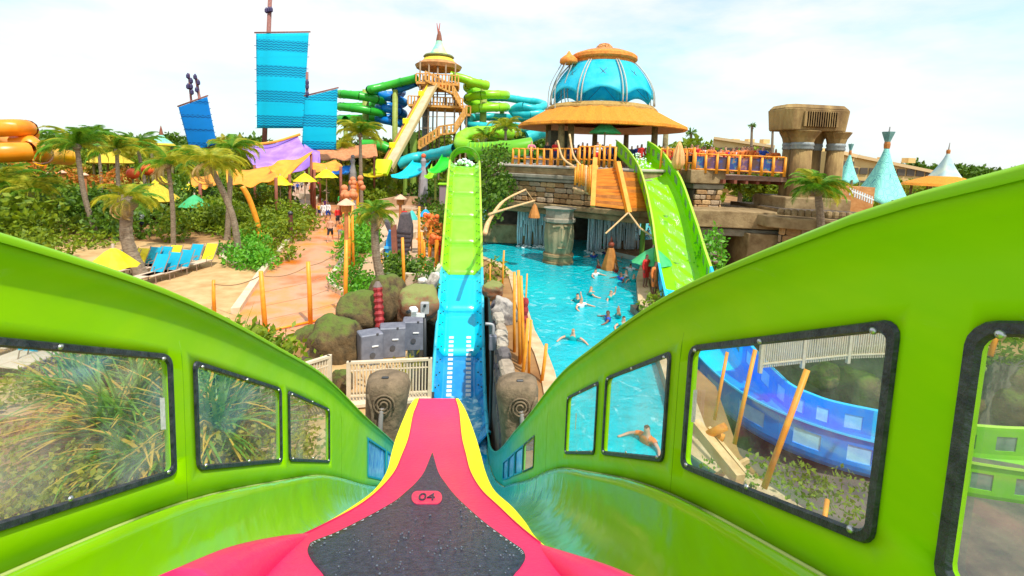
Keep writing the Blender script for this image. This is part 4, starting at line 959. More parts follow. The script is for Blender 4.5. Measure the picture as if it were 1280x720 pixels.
# ------------------------------------------------------------------ orange pole fences
def pole(px,ptop,pbot,yd=None,z=0,r=.07,name='fence_post',parent=None,mt=BAM,lean=0):
    b_=G(px if not hasattr(px,'__len__') else px[1],pbot,z) if yd is None else D(px if not hasattr(px,'__len__') else px[1],pbot,yd)
    t_=D(px if not hasattr(px,'__len__') else px[0],ptop,b_.y); m=MB(); m.tube([b_,b_.lerp(t_,.5)+Vector((random.uniform(-.02,.02),0,0)),t_],[r,r*.95,r*.85],8); o=m.build(name,mt,parent,smooth=True); return b_,t_
th=thing('path_fence','rope and post fence of orange bamboo along the edge of the orange path','fence',tuple(G(386,405)))
P_=[pole((267,268),350,390,parent=th),pole((326,332),339,417,parent=th,r=.085),pole((385,388),327,405,parent=th,r=.085),pole((433,432),300,397,parent=th,r=.08)]
for i in range(3):
    a,b_=P_[i][1],P_[i+1][1]; m=MB(); m.tube([a.lerp(b_,k/8)+Vector((0,0,-.14-.5*(1-(2*k/8-1)**2)*.35)) for k in range(9)],.016,5); m.build('rope',mat('rope_brown',(.35,.2,.1),.8),th,smooth=True)
    a,b_=P_[i][0],P_[i+1][0]
    if i>0: m=MB(); m.tube([a+Vector((0,0,.08)),b_+Vector((0,0,.08))],.045,6); m.build('bottom_rail',BAM,th,smooth=True)
    m=MB()
    if i>0:
        for k in range(1,0): 
            p=P_[i][0].lerp(P_[i+1][0],k/14); q=P_[i][1].lerp(P_[i+1][1],k/14)-Vector((0,0,.3)); m.bar(p,q,.006)
        for k in (2,4,6):
            p=P_[i][0].lerp(P_[i][1],k/9); q=P_[i+1][0].lerp(P_[i+1][1],k/9); m.bar(p,q,.014)
        tag(m.build('net',mat('net_brown',(.4,.22,.12),.8),th),kind='stuff')
th=thing('garden_fence','slender orange bamboo poles round the palm and the curved tan wall','fence',tuple(G(503,365)))
for a in (((471,475),305,352),((503,505),297,365),((476,477),318,345),((527,528),290,335),((530,531),300,332),((440,442),250,335),((436,437),270,335),((552,552),288,322),((524,524),258,335)):
    pole(*a,parent=th,r=.075)
th=thing('pool_edge_poles','cluster of tall orange bamboo poles on the sand right of the stone wall','bamboo poles',tuple(G(655,470)))
for a in (((648,650),338,455,.05),((643,643),340,440,.05),((651,655),345,462,.05),((660,652),398,480,.05),((664,661),400,470,.04),((630,628),313,362,.045),((613,613),330,365,.04),((683,677),430,478,.05),((659,657),342,402,.03)):
    pole(a[0],a[1],a[2],parent=th,r=a[3]*1.0)
b_=G(653,452); t_=D(656,373,b_.y)
th=thing('carved_red_pole','dark red carved totem pole among the orange poles by the pool','totem pole',tuple(b_)); RED=mat('carved_red',(.20,.01,.015),.5,(.42,.03,.03),9,.5)
m=MB(); n=16; m.tube([b_.lerp(t_,k/n) for k in range(n+1)],[.10+.028*(k%2) for k in range(n+1)],8); m.build('carved_shaft',RED,th)
b_=D(477,448,15.6); t_=D(472,358,16.2)
th=thing('totem_pole','red and black carved totem pole in front of the mossy boulders','totem pole',tuple(b_))
m=MB(); m.tube([b_,b_.lerp(t_,.42)],.11,8); m.build('shaft',mat('totem_black',(.05,.03,.03),.7,(.1,.06,.06),6),th)
m=MB(); q=b_.lerp(t_,.40); m.tube([q.lerp(t_,k/14) for k in range(15)],[.17 if k%2 else .13 for k in range(15)],8); m.build('carved_band',RED,th)
m=MB(); m.tube([t_,t_+Vector((0,0,.16))],[.16,.07],8); m.build('cap',mat('totem_grey',(.2,.15,.13),.7),th)
# grey loudspeaker cabinets
GC=mat('cabinet_grey',(.13,.14,.18),.5,(.22,.23,.28),3,.1)
for px,pt,pb,wpx,yd,rz,lab in ((460,418,457,30,14.6,.45,'leftmost grey ground cabinet, turned to the right'),(489,405,446,34,15.2,.15,'middle grey ground cabinet behind the totem pole'),(516,399,440,30,15.8,.05,'rightmost grey ground cabinet under the reddish boulder')):
    c=D(px,pb,yd); c.z=-.5; h=1.0; w=wpx*yd/600*.95
    th=thing('cabinet',lab,'cabinet',tuple(c),group='grey cabinets below the boulders'); m=MB(); m.bbox(c+Vector((0,.3,h/2)),(w,.6,h),.03,rz=rz); m.build('case',GC,th)
    M3=Matrix.Rotation(rz,3,'Z')
    m=MB(); q=c+Vector((0,.3,0))+M3@Vector((0,-.305,.35)); m.tube([q,q+M3@Vector((0,-.03,0))],.085,12); m.build('port',mat('port_dark',(.08,.08,.09),.6),th)
    m=MB(); q=c+Vector((0,.3,.62))+M3@Vector((.08,-.31,0)); m.bbox(q,(.2,.04,.05),.01,rz=rz); m.build('handle',mat('handle_white',(.7,.7,.7),.5),th)
    m=MB(); q=c+Vector((0,.3,1.0))+M3@Vector((.15,-.31,0)); m.bbox(q,(.07,.03,.07),.01,rz=rz); m.build('latch',mat('port_dark',(0,0,0)),th)
# camera post
b_=D(531,488,12.6); b_.z=-.5
th=thing('camera_post','black post carrying a white ride camera and grey sensor box','camera post',tuple(b_)); BK=mat('post_black',(.02,.025,.03),.4); WH=mat('camera_white',(.75,.76,.78),.35)
t_=D(531,392,12.6); m=MB(); m.tube([b_,t_],.045,8); m.build('post',BK,th,smooth=True); m=MB(); m.bbox(b_+Vector((0,0,.03)),(.5,.4,.06),.01); m.build('base_plate',BK,th)
m=MB(); m.bbox(D(531,385,12.55),(.22,.14,.32),.02); m.build('sensor_box',mat('sensor_grey',(.36,.37,.38),.5),th); m=MB(); q=D(531,382,12.45); m.tube([q,q+Vector((0,-.05,0))],.04,10); m.build('lens',BK,th)
m=MB(); m.bar(D(514,393,12.5),D(531,394,12.5),.09); m.build('arm',WH,th); m=MB(); m.bbox(D(517,387,12.4),(.2,.24,.12),.03,rz=.3); m.build('camera_body',WH,th,); m=MB(); q=D(512,389,12.3); m.tube([q,q+Vector((-.05,-.08,0))],.045,10); m.build('camera_lens',BK,th)
# tan railing on the gully shelf
TANR=mat('railing_tan',(.62,.50,.34),.6,(.72,.60,.44),6)
def picket(pts,ztop,zbot,label,npk,group='tan picket railings',rt=.05):
    th=thing('picket_railing',label,'railing',tuple(pts[0]),group=group)
    for i in range(len(pts)-1):
        a,b_=Vector(pts[i]),Vector(pts[i+1])
        for z,r_ in ((ztop,rt),(zbot+.12,.035),(ztop-.22,.02)):
            m=MB(); m.bar((a.x,a.y,a.z+z),(b_.x,b_.y,b_.z+z),r_*2,r_*1.2); m.build('rail',TANR,th)
        for k in range(npk):
            p=a.lerp(b_,(k+.5)/npk); m=MB(); m.bar(p+Vector((0,0,zbot)),p+Vector((0,0,ztop)),.035); m.build('picket',TANR,th)
    for p in pts:
        m=MB(); m.bar(Vector(p)+Vector((0,0,-.1)),Vector(p)+Vector((0,0,ztop+.03)),.1); m.build('post',TANR,th)
    return th
a=D(436,500,12.2); a.z=-.45; b_=D(537,500,12.4); b_.z=-.45
picket([a,b_],1.12,.1,'tan picket railing in the gully below the camera post',26)
m=MB(); m.bar(a+Vector((0,.0,.05)),b_+Vector((0,.1,.05)),.5,.08); th=thing('timber_step','pale timber walkway under the gully railing','walkway',tuple(a)); m.build('board',TANR,th)
th=thing('bent_handrail','pair of pale bent log hoops behind the gully railing','handrail',tuple(D(455,470,13)))
for dx in (0,26):
    m=MB(); m.tube(smooth_path([D(442+dx,500,13.2),D(444+dx,468,13.2),D(452+dx,454,13.3),D(461+dx,460,13.4),D(466+dx,470,13.5)],5),.055,7); m.build('hoop',LOG,th,smooth=True)
    m=MB(); m.tube([D(447+dx,458,13.2),D(459+dx,480,13.2)],.045,6); m.build('cross_stick',LOG,th,smooth=True)
# railings through the right windows
def p3(l): return [Vector(D(x,y,d)) for x,y,d in l]
picket([G(1118,448),G(1060,450),G(1003,456),G(950,462)],1.15,.05,'upper tan picket railing seen through the big right window',20)
picket([G(1125,436),G(1060,440),G(1000,444),G(960,440)],1.0,.05,'lower tan picket railing bending past the mossy boulders',16)
picket(p3([(1290,440,15),(1235,436,16),(1195,430,17)]),1.2,.05,'short tan railing seen through the nearest right window',14)
# railings through left windows
a=D(330,540,10.5); a.z=0; b_=D(412,508,11.6); b_.z=0
picket([a,b_],1.1,.1,'tan picket railing seen through the two small left windows',22)
a=D(300,505,13.5); a.z=0; b_=D(400,490,14); b_.z=0

# orange poles through the right windows
th=thing('leaning_poles','three leaning orange bamboo poles crossing the blue slide beyond the big window','bamboo poles',tuple(D(960,520,8.5)))
for t_,b_,d,r_ in (((909,440),(893,525),9.5,.035),((944,437),(918,555),8.6,.04),((1009,462),(955,610),7.8,.052),((1252,395),(1238,445),9,.05),((1034,625),(1028,665),5.5,.03)):
    m=MB(); m.tube([D(b_[0],b_[1],d-.3),D(t_[0],t_[1],d)],r_,8); m.build('pole',BAM,th,smooth=True)
th=thing('log_beams','pale square timber beams with round log ends low beyond the big window','timber beams',tuple(D(900,580,7.5)))
for a,b_,w in (((868,530,7.8),(925,600,6.6),.16),((885,535,7.6),(930,590,7.0),.07),((866,610,6.8),(935,575,7.2),.06)):
    m=MB(); m.bar(D(*a),D(*b_),w,w*1.2); m.build('beam',LOG,th)
for a,b_ in (((882,545,7.5),(907,533,7.3)),((884,538,7.6),(905,548,7.4))):
    m=MB(); m.tube([D(*a),D(*b_)],.07,8); m.build('log_end',WOOD,th,smooth=True)
# ------------------------------------------------------------------ carved stone posts either side of the track
CS=mat('carved_stone',(.11,.08,.045),.85,(.24,.17,.10),4,.9,9)
def carved(cx,cy,sgn,label):
    th=thing('carved_stone_post',label,'carved stone',(cx,cy,0),group='carved stone posts beside the track')
    m=MB(); prof=[]
    secs=[(-4.0,.34,.30,0),(-1.5,.34,.3,0),(.0,.36,.30,0),(.5,.40,.32,.02),(.95,.43,.36,.06),(1.2,.45,.40,.08),(1.38,.40,.36,.07),(1.46,.28,.25,.05)]
    nn=40; vs=[]; fs=[]
    for z,a,b_,sh in secs:
        for k in range(nn):
            t_=2*math.pi*k/nn; q=1+.03*math.sin(5*t_)
            ex=abs(math.cos(t_))**.7*math.copysign(1,math.cos(t_)); ey=abs(math.sin(t_))**.7*math.copysign(1,math.sin(t_))
            vs.append((cx+ex*a*q-sgn*sh,cy+ey*b_*q,z))
    for j in range(len(secs)-1):
        for k in range(nn): fs.append((j*nn+k,j*nn+(k+1)%nn,(j+1)*nn+(k+1)%nn,(j+1)*nn+k))
    fs.append(tuple((len(secs)-1)*nn+k for k in range(nn))); m.add(vs,fs); m.build('stone_body',CS,th,smooth=True)
    # carved spiral and bands facing the rider
    f_=cy-.40; sp=[]
    for k in range(46):
        t_=k*.36; r_=.05+.004*k; sp.append((cx-sgn*.05+r_*math.cos(t_)*sgn,f_-.015-.0,1.0+r_*math.sin(t_)))
    m=MB(); m.tube(sp,.020,6); m.build('carved_spiral',CS,th,smooth=True)
    m=MB(); m.tube(smooth_path([(cx-sgn*.02,f_+.02,.92),(cx-sgn*.0,f_-.02,.6),(cx+sgn*.02,f_+.04,.0)],4),.05,7); m.build('carved_tongue',mat('stone_grey_groove',(.26,.24,.22),.8),th,smooth=True)
    m=MB(); m.tube(smooth_path([(cx+sgn*.28,f_+.06,1.2),(cx+sgn*.16,f_,.8),(cx+sgn*.22,f_+.04,.35)],4),.035,6); m.build('carved_rib',CS,th,smooth=True)
    m=MB(); m.bbox((cx-sgn*.05,cy-.18,1.475),(.14,.07,.03),.01); m.build('lifting_slot',BK,th)
carved(-1.58,9.8,-1,'carved brown stone post left of the track beyond the raft nose'); carved(1.28,9.6,1,'carved brown stone post right of the track against the green wall')
th=thing('service_box','small grey electrical box with elbow pipe beside the stone wall','electrical box',tuple(D(616,425,14.5))); m=MB(); c=D(616,428,14.4); m.bbox(c,(.22,.2,.46),.015); m.build('case',GC,th)
m=MB(); m.tube(smooth_path([c+Vector((0,0,.2)),c+Vector((0,0,.5)),c+Vector((-.06,0,.58)),c+Vector((-.25,0,.6))],4),.045,8); m.build('pipe',mat('pipe_grey',(.35,.36,.38),.4),th,smooth=True)
m=MB(); m.tube([c+Vector((0,.05,-.2)),Vector((c.x,c.y+.05,-4.2))],.05,7); m.build('post',BK,th)

# ------------------------------------------------------------------ bamboo masts and sails
def sail(name_label,corners,yd,bands,masts,bulge=.35,frame=True):
    TL,TR,BR,BL=[D(*c,yd) for c in corners]; c=(TL+BR)/2
    th=thing('sail',name_label,'sail',(c.x,c.y,0),group='blue woven sails')
    def fn(u,v):
        p=TL.lerp(TR,u).lerp(BL.lerp(BR,u),v); return p+Vector((0,-bulge*math.sin(math.pi*u)*math.sin(math.pi*v),0))
    m=MB(); m.grid(fn,24,30,flip=True); m.build('sail_cloth',bands,th,smooth=True,solid=.03)
    m=MB(); e=(TR-TL)*.03; m.tube([TL-e+Vector((0,0,.12)),TR+e+Vector((0,0,.12))],.09,6); m.build('yard',mat('mast_brown',(.22,.08,.07),.7,(.32,.14,.11),6),th,smooth=True)
    for v in [k/8 for k in range(1,9)]:
        m=MB(); a=fn(0,v);b_=fn(1,v); e=(b_-a)*.035; pts=[a-e]+[fn(k/6,v)+Vector((0,.06,0)) for k in range(7)]+[b_+e]; m.tube(pts,.035,5); m.build('batten',mat('batten_blue',(.02,.12,.28),.6),th,smooth=True)
    for a,b_,r_ in masts:
        m=MB(); m.tube([D(*b_,yd+.3),D(*a,yd+.3)],[r_,r_*.75],8); m.build('mast',mat('mast_brown',(0,0,0)),th,smooth=True)
    return th
def sail_mat(name,c,c2,period,duty):
    m=mat(name,c,.6); t=m.node_tree; b=t.nodes['Principled BSDF']; g=N(t,'ShaderNodeNewGeometry'); s=N(t,'ShaderNodeSeparateXYZ'); t.links.new(g.outputs['Position'],s.inputs[0])
    def M_(op,a,b_=None,c_=None):
        n=N(t,'ShaderNodeMath',operation=op)
        for k,v_ in enumerate((a,b_,c_)):
            if v_ is None: continue
            if hasattr(v_,'links'): t.links.new(v_,n.inputs[k])
            else: n.inputs[k].default_value=v_
        return n.outputs[0]
    zz=M_('FRACT',M_('DIVIDE',s.outputs[2],period)); band=M_('LESS_THAN',zz,duty)
    tri=M_('PINGPONG',s.outputs[0],.28); w=M_('FRACT',M_('MULTIPLY_ADD',tri,1.6,M_('MULTIPLY',s.outputs[2],3.4))); st=M_('LESS_THAN',w,.32)
    k=M_('MULTIPLY',M_('MULTIPLY',band,st),.75); k2=M_('ADD',k,M_('MULTIPLY',band,.22))
    mx_=N(t,'ShaderNodeMix',data_type='RGBA'); t.links.new(k2,mx_.inputs[0]); mx_.inputs[6].default_value=c+(1,); mx_.inputs[7].default_value=c2+(1,); t.links.new(mx_.outputs[2],b.inputs['Base Color'])
    tr=N(t,'ShaderNodeBsdfTranslucent'); t.links.new(mx_.outputs[2],tr.inputs['Color']); ms=N(t,'ShaderNodeMixShader',Fac=.55); t.links.new(b.outputs[0],ms.inputs[1]); t.links.new(tr.outputs[0],ms.inputs[2]); t.links.new(ms.outputs[0],t.nodes['Material Output'].inputs['Surface'])
    return m
SM=sail_mat('sail_cyan',(.0,.80,1.0),(.0,.22,.50),3.0,.45); SM2=sail_mat('sail_blue',(.0,.36,.85),(.0,.12,.40),1.6,.22)
sail('tallest rectangular cyan sail with zigzag bands beside the purple roof',[(320,42),(386,41),(379,160),(321,160)],62,SM,[((338,-14),(330,190),.32)])
sail('shorter cyan sail slanting at the top right of the tallest sail',[(381,121),(422,111),(420,187),(377,187)],58,SM,[((384,90),(383,230),.2)],.25)
sail('tilted dark blue sail with two masts far left of the tallest one',[(223,134),(259,121),(271,180),(238,190)],60,SM2,[((236,92),(246,210),.16),((245,97),(264,210),.2)],.2)
def fitting(pts,yd,label):
    th=thing('mast_finial',label,'mast finial',tuple(D(*pts[0],yd)))
    for x,y in pts: m=MB(); q=D(x,y,yd); m.lathe([(.02,-.35),(.2,-.2),(.2,.1),(.05,.35)],tuple(q),7); m.build('finial_cup',mat('finial_navy',(.04,.03,.10),.6),th)
fitting([(235,95),(239,101),(239,108),(244,96),(248,103),(235,108),(240,115),(246,112)],60,'cluster of dark cups at the head of the tilted sail masts')
fitting([(336,12),(339,12),(333,13)],62,'small brown cross fitting near the head of the tallest mast')
fitting([(384,103),(384,108),(384,117)],58,'dark fitting on the mast of the shorter cyan sail')

# ------------------------------------------------------------------ draped roofs, canopies, umbrellas
def drape(label,pts,mt,sag=.4,name='canopy',cat='canopy',posts=(),scal=0,group=None,yrow=None):
    TL,TR,BR,BL=[D(*p) for p in pts]; c=(TL+BR)/2; th=thing(name,label,cat,(c.x,c.y,0),group=group)
    def fn(u,v):
        p=TL.lerp(TR,u).lerp(BL.lerp(BR,u),v); return p+Vector((0,0,-sag*math.sin(math.pi*u)*(1 if v<.5 else 1.0)*(.4+.6*v)-.12*math.sin(u*17)*v+.06*math.sin(u*9+v*7)))
    m=MB(); m.grid(fn,20,10,flip=True); m.build('cloth',mt,th,smooth=True,solid=.05)
    for x,yt,d in posts:
        p=D(x,yt,d); m=MB(); m.tube([(p.x,p.y,0),tuple(p)],.13,7); m.build('post',mat('post_maroon',(.22,.05,.03),.7,(.3,.1,.05),4),th,smooth=True)
    return th
PUR=mat('purple_cloth',(.28,.13,.62),.7,(.48,.30,.85),.5,.2,2,c3=(.36,.18,.7)); ORC=mat('orange_cloth',(.80,.27,.02),.7,(.90,.38,.03),.8,.2,3); YEC=mat('yellow_cloth',(.92,.78,.0),.6,(.95,.85,.05),2,trans=.3); GRC=mat('green_cloth',(.05,.55,.18),.6,(.12,.65,.28),2,trans=.3)
drape('purple draped tent roof below the tallest cyan sail',[(300,182,56),(372,170,58),(392,205,50),(318,208,50)],PUR,1.0,'tent_roof','tent roof',((318,206,50),(390,204,50)))
th=thing('roof_edge_pole','orange edge pole along the ridge of the purple tent roof','roof pole',tuple(D(340,176,55))); m=MB(); m.tube(smooth_path([D(296,182,55.8),D(340,178,56),D(375,168,57.8)],5),.16,6); m.build('pole',ORC,th,smooth=True)
drape('orange sweeping canopy with a raised peak right of the purple roof',[(350,200,48),(391,189,48),(362,219,44),(336,208,44)],ORC,.7,posts=((362,218,44),(389,192,48)))
drape('flat orange canopy right of the shorter cyan sail',[(388,203,50),(420,200,52),(428,209,47),(392,213,47)],ORC,.4,posts=((393,212,47),(426,208,47)))
drape('long orange canopy left of the purple roof behind the leaning palm',[(282,211,46),(335,208,47),(348,222,42),(284,229,42)],ORC,.4,posts=((286,228,42),(345,222,42)))
drape('small orange canopy at the left of the long orange one',[(238,222,45),(272,214,46),(274,228,42),(240,231,42)],ORC,.3,posts=((250,230,42),))
drape('purple underside cloth behind the orange canopies',[(380,180,58),(400,190,58),(400,204,56),(382,206,56)],PUR,.2)
drape('low terracotta roof behind the shorter cyan sail',[(395,184,64),(470,180,66),(472,196,60),(398,200,60)],mat('terracotta',(.5,.17,.06),.8,(.65,.28,.12),3,.6),.1,posts=((400,199,60),(468,195,60)))
def umbrella(px,ptop,pbot,wpx,yd,label,mt,group,open_=True,gz=0):
    t_=D(px,ptop,yd); r_=wpx/2*yd/600; h=max((pbot-ptop)*yd/600*1.05,.35); th=thing('umbrella',label,'umbrella',(t_.x,t_.y,gz),group=group); n=8
    m=MB(); vs=[t_]; rings=[.35,.7,1.0]
    for q in rings:
        for k in range(n*2):
            a=math.pi*k/n; rr=r_*q*(1 if k%2==0 else .955); vs.append(t_+Vector((rr*math.cos(a),rr*math.sin(a),-h*(q**1.15)+(.04 if k%2 else 0))))
    N2=n*2; fs=[(0,1+k,1+(k+1)%N2) for k in range(N2)]
    for j in range(2):
        for k in range(N2): fs.append((1+j*N2+k,1+(j+1)*N2+k,1+(j+1)*N2+(k+1)%N2,1+j*N2+(k+1)%N2))
    m.add(vs,fs); m.build('canopy',mt,th,solid=.02)
    m=MB(); m.tube([(t_.x,t_.y,gz),(t_.x,t_.y,t_.z+.12)],.05,6); m.build('pole',mat('umbrella_pole',(.4,.3,.2),.5),th,smooth=True)
    return th
Y='yellow umbrellas'
umbrella(350,219,230,30,44,'yellow umbrella under the orange canopy peak, leftmost of three in a row',YEC,Y)
umbrella(381,216,226,28,45,'yellow umbrella in the middle of the row of three',YEC,Y)
umbrella(408,211,221,28,46,'yellow umbrella at the right end of the row of three, above the walking family',YEC,Y)
umbrella(200,219,228,18,50,'small yellow umbrella beside the red lanterns',YEC,Y)
umbrella(236,229,238,20,46,'faded yellow umbrella behind the green one',YEC,Y)
umbrella(141,309,331,52,17.5,'nearest yellow umbrella beside the loungers and left palm trunk',YEC,Y)
umbrella(243,243,257,34,38,'pale green umbrella in the planting left of the leaning palm',GRC,'green umbrellas')
umbrella(757,152,166,42,33,'green umbrella on the deck in front of the thatched hut',GRC,'green umbrellas',gz=ZD)
umbrella(817,309,329,56,23.0,'green umbrella by the pool edge half behind the second slide',GRC,'green umbrellas')
umbrella(700,166,178,0.1,33,'x',GRC,'g') if False else None
p=D(847,215,27.6); th=thing('folded_umbrella','folded orange umbrella standing at the deck railing','umbrella',(p.x,p.y,ZD)); m=MB(); m.lathe([(.20,.10),(.33,.45),(.27,1.0),(.15,1.45),(.03,1.75)],(p.x,p.y,ZD),40,wob=lambda a,z:1+.22*math.cos(a*8)); m.build('folded_canopy',mat('umbrella_orange',(.75,.36,.12),.7,(.85,.48,.2),3),th,smooth=True); m=MB(); m.tube([(p.x,p.y,ZD),(p.x,p.y,ZD+.3)],.05,6); m.build('pole',BAM,th)
# thatch roofs
def thatch(px,ptop,pbot,wpx,yd,label,mt,zh=True):
    t_=D(px,ptop,yd); r_=wpx/2*yd/600; h=(pbot-ptop)*yd/600; th=thing('thatched_kiosk',label,'kiosk',(t_.x,t_.y,0))
    m=MB(); m.lathe([(.1,.1),(.3*r_,-.15*h),(.75*r_,-.7*h),(r_,-h),(r_*.93,-h-.12)],tuple(t_),28,wob=thw); m.build('thatch',mt,th)
    for k in range(4):
        a=math.pi/4+k*math.pi/2; m=MB(); x,y_=t_.x+.7*r_*math.cos(a),t_.y+.7*r_*math.sin(a); m.tube([(x,y_,0),(x,y_,t_.z-h*.75)],.12,7); m.build('post',PW,th)
    return th
YTH=mat('thatch_yellow',(.52,.36,.02),.9,(.85,.62,.05),4,.8,25,stretch=(3,3,.6))
thatch(196,231,249,50,40,'wide yellow thatched kiosk left of the green umbrella',YTH); thatch(160,222,233,46,48,'green yellow thatched roof behind the red lanterns',mat('thatch_lime',(.35,.34,.03),.9,(.55,.5,.08),4,.8,25)); thatch(138,190,202,44,60,'far orange thatched roof behind the left palms',YTH)
def cone_roof(px,ptop,pmid,pbot,wpx,yd,label):
    t_=D(px,ptop,yd); b_=D(px,pbot,yd); r_=wpx/2*yd/600; m1=D(px,pmid,yd); th=thing('pagoda_roof',label,'pagoda',(t_.x,t_.y,0))
    m=MB(); m.lathe([(.05,m1.z),(.3*r_,m1.z-(m1.z-b_.z)*.45),(.75*r_,m1.z-(m1.z-b_.z)*.9),(r_*.85,b_.z)],(t_.x,t_.y,0),20); m.build('cone',mat('pagoda_teal',(.15,.5,.4),.6,(.3,.65,.5),1.5),th)
    m=MB(); m.lathe([(r_*.85,b_.z-.003),(r_*1.05,b_.z-.25),(r_*.9,b_.z-.35)],(t_.x,t_.y,0),20); m.build('eave',YTH,th)
    m=MB(); m.tube([(t_.x,t_.y,m1.z-.3),(t_.x,t_.y,m1.z+(t_.z-m1.z)*.4),(t_.x,t_.y,t_.z)],[.25,.15,.03],8); m.build('spire',mat('post_maroon',(0,0,0)),th)
    for k in range(6): a=k*math.pi/3; m=MB(); m.tube([(t_.x+.8*r_*math.cos(a),t_.y+.8*r_*math.sin(a),0),(t_.x+.8*r_*math.cos(a),t_.y+.8*r_*math.sin(a),b_.z-.2)],.14,6); m.build('post',PW,th)
cone_roof(201,157,166,179,27,66,'small teal cone pagoda roof above the left trees')
# lanterns
LANT=mat('lantern_red',(.80,.07,.02),.5,(.9,.14,.03),3)
for px,py,r_,d,lab in ((166,217,6.5,42,'lower red round lantern of the two'),(185,212,7,43,'higher red round lantern of the two')):
    c=D(px,py,d); th=thing('round_lantern',lab,'lantern',(c.x,c.y,0),group='red ball lanterns'); m=MB(); m.ball(c,r_*d/600,16,10); m.build('globe',LANT,th,smooth=True); m=MB(); m.tube([(c.x,c.y,0),(c.x,c.y,c.z-r_*d/600*.9)],.06,6); m.build('pole',PW,th); m=MB(); m.lathe([(.12,0),(.12,.1)],(c.x,c.y,c.z+r_*d/600*.95),8); m.build('cap',BK,th)
# lantern posts with broad hats
def hatpost(px,ptop,pbot,w,yd,label,mt=None):
    p=G(px,pbot); t_=D(px,ptop,p.y); s_=w*p.y/600; th=thing('lantern_post',label,'lantern post',(p.x,p.y,0),group='hat roofed lantern posts')
    m=MB(); m.lathe([(.5*s_,t_.z-.35*s_),(.45*s_,t_.z-.28*s_),(.12*s_,t_.z-.05*s_),(.03,t_.z)],(p.x,p.y,0),12); m.build('hat',mat('hat_tan',(.62,.36,.22),.7,(.75,.5,.33),3),th)
    m=MB(); m.lathe([(.28*s_,t_.z-.75*s_),(.3*s_,t_.z-.35*s_)],(p.x,p.y,0),8); m.build('lamp_box',WOOD2,th)
    m=MB(); m.tube([(p.x,p.y,0),(p.x,p.y,t_.z-.7*s_)],.10,8); m.build('post',mat('post_orange',(.5,.15,.04),.7,(.6,.22,.08),3),th)
hatpost(433,248,345,22,30,'wide hat lantern post on the kerb beside the swimmers in red shorts'); hatpost(500,243,300,16,34,'hat lantern post right of the near palm crown'); hatpost(81,213,262,8,50,'lantern post at the far left among the trees'); hatpost(64,215,260,8,50,'leftmost lantern post among the trees'); hatpost(110,216,290,8,44,'lantern post in front of the tall left palm')
th=thing('leaning_spar','long orange curved spar leaning in the planting beside the leaning palm','wooden spar',tuple(G(327,310))); q=G(327,310); m=MB(); m.tube(smooth_path([q,D(322,280,q.y),D(312,250,q.y-.3),D(303,233,q.y-.5)],6),[.16]*19,8); m.build('spar',BAM,th,smooth=True)
q=G(364,300); th=thing('dark_bollard','dark red carved post at the corner of the orange path','bollard',tuple(q)); m=MB(); m.tube([q,D(363,268,q.y)],[.17,.14],8); m.build('shaft',mat('maroon_dark',(.10,.02,.02),.7,(.16,.04,.03),5),th); m=MB(); m.lathe([(.17,0),(.19,.1),(.08,.22)],tuple(D(363,268,q.y)),8); m.build('cap',BK,th)
# shingled ride kiosk with blue door
q=G(505,322); th=thing('shingled_ride_gate','dark shingled angular gate with a blue door behind the near palm','ride gate',tuple(q)); SHG=mat('shingle_dark',(.07,.06,.07),.8,(.13,.11,.12),5,.6); yd=q.y
def poly_ext(pts,yd,depth,name,mt,parent):
    P0=[D(x,y,yd) for x,y in pts]; n=len(P0); m=MB(); m.add(P0+[p+Vector((0,depth,0)) for p in P0],[tuple(range(n)),tuple(range(2*n-1,n-1,-1))]+[((i+1)%n,i,n+i,n+(i+1)%n) for i in range(n)]); return m.build(name,mt,parent)
poly_ext([(497,320),(496,288),(500,268),(510,268),(514,285),(514,300),(508,320)],yd,1.2,'right_panel',SHG,th); poly_ext([(482,320),(486,292),(479,276),(484,278),(490,286),(491,320)],yd+.6,1.0,'left_panel',SHG,th)
for k in range(5): poly_ext([(496,289+k*6.2),(514,291+k*5.2),(513.5,292.6+k*5.2),(496,290.5+k*6.2)],yd-.05,.1,'shingle_course',mat('course_dark',(.05,.04,.05),.8),th)
poly_ext([(481,321),(483,300),(486,288),(491,290),(491,321)],yd-.1,.3,'blue_door',mat('door_blue',(.0,.28,.85),.4,(.0,.4,.95),3),th); poly_ext([(480,308),(492,308),(492,311),(480,311)],yd-.2,.1,'door_bar',mat('door_bar',(.1,.5,.9),.4),th)
m=MB(); m.bar(D(494,327,yd-.4),D(492,281,yd-.4),.3); m.build('front_post',mat('post_brown',(.20,.07,.05),.8,(.28,.1,.06),4),th)
poly_ext([(470,310),(482,300),(481,321),(470,321)],yd+.3,.4,'grey_step',PALER,th)

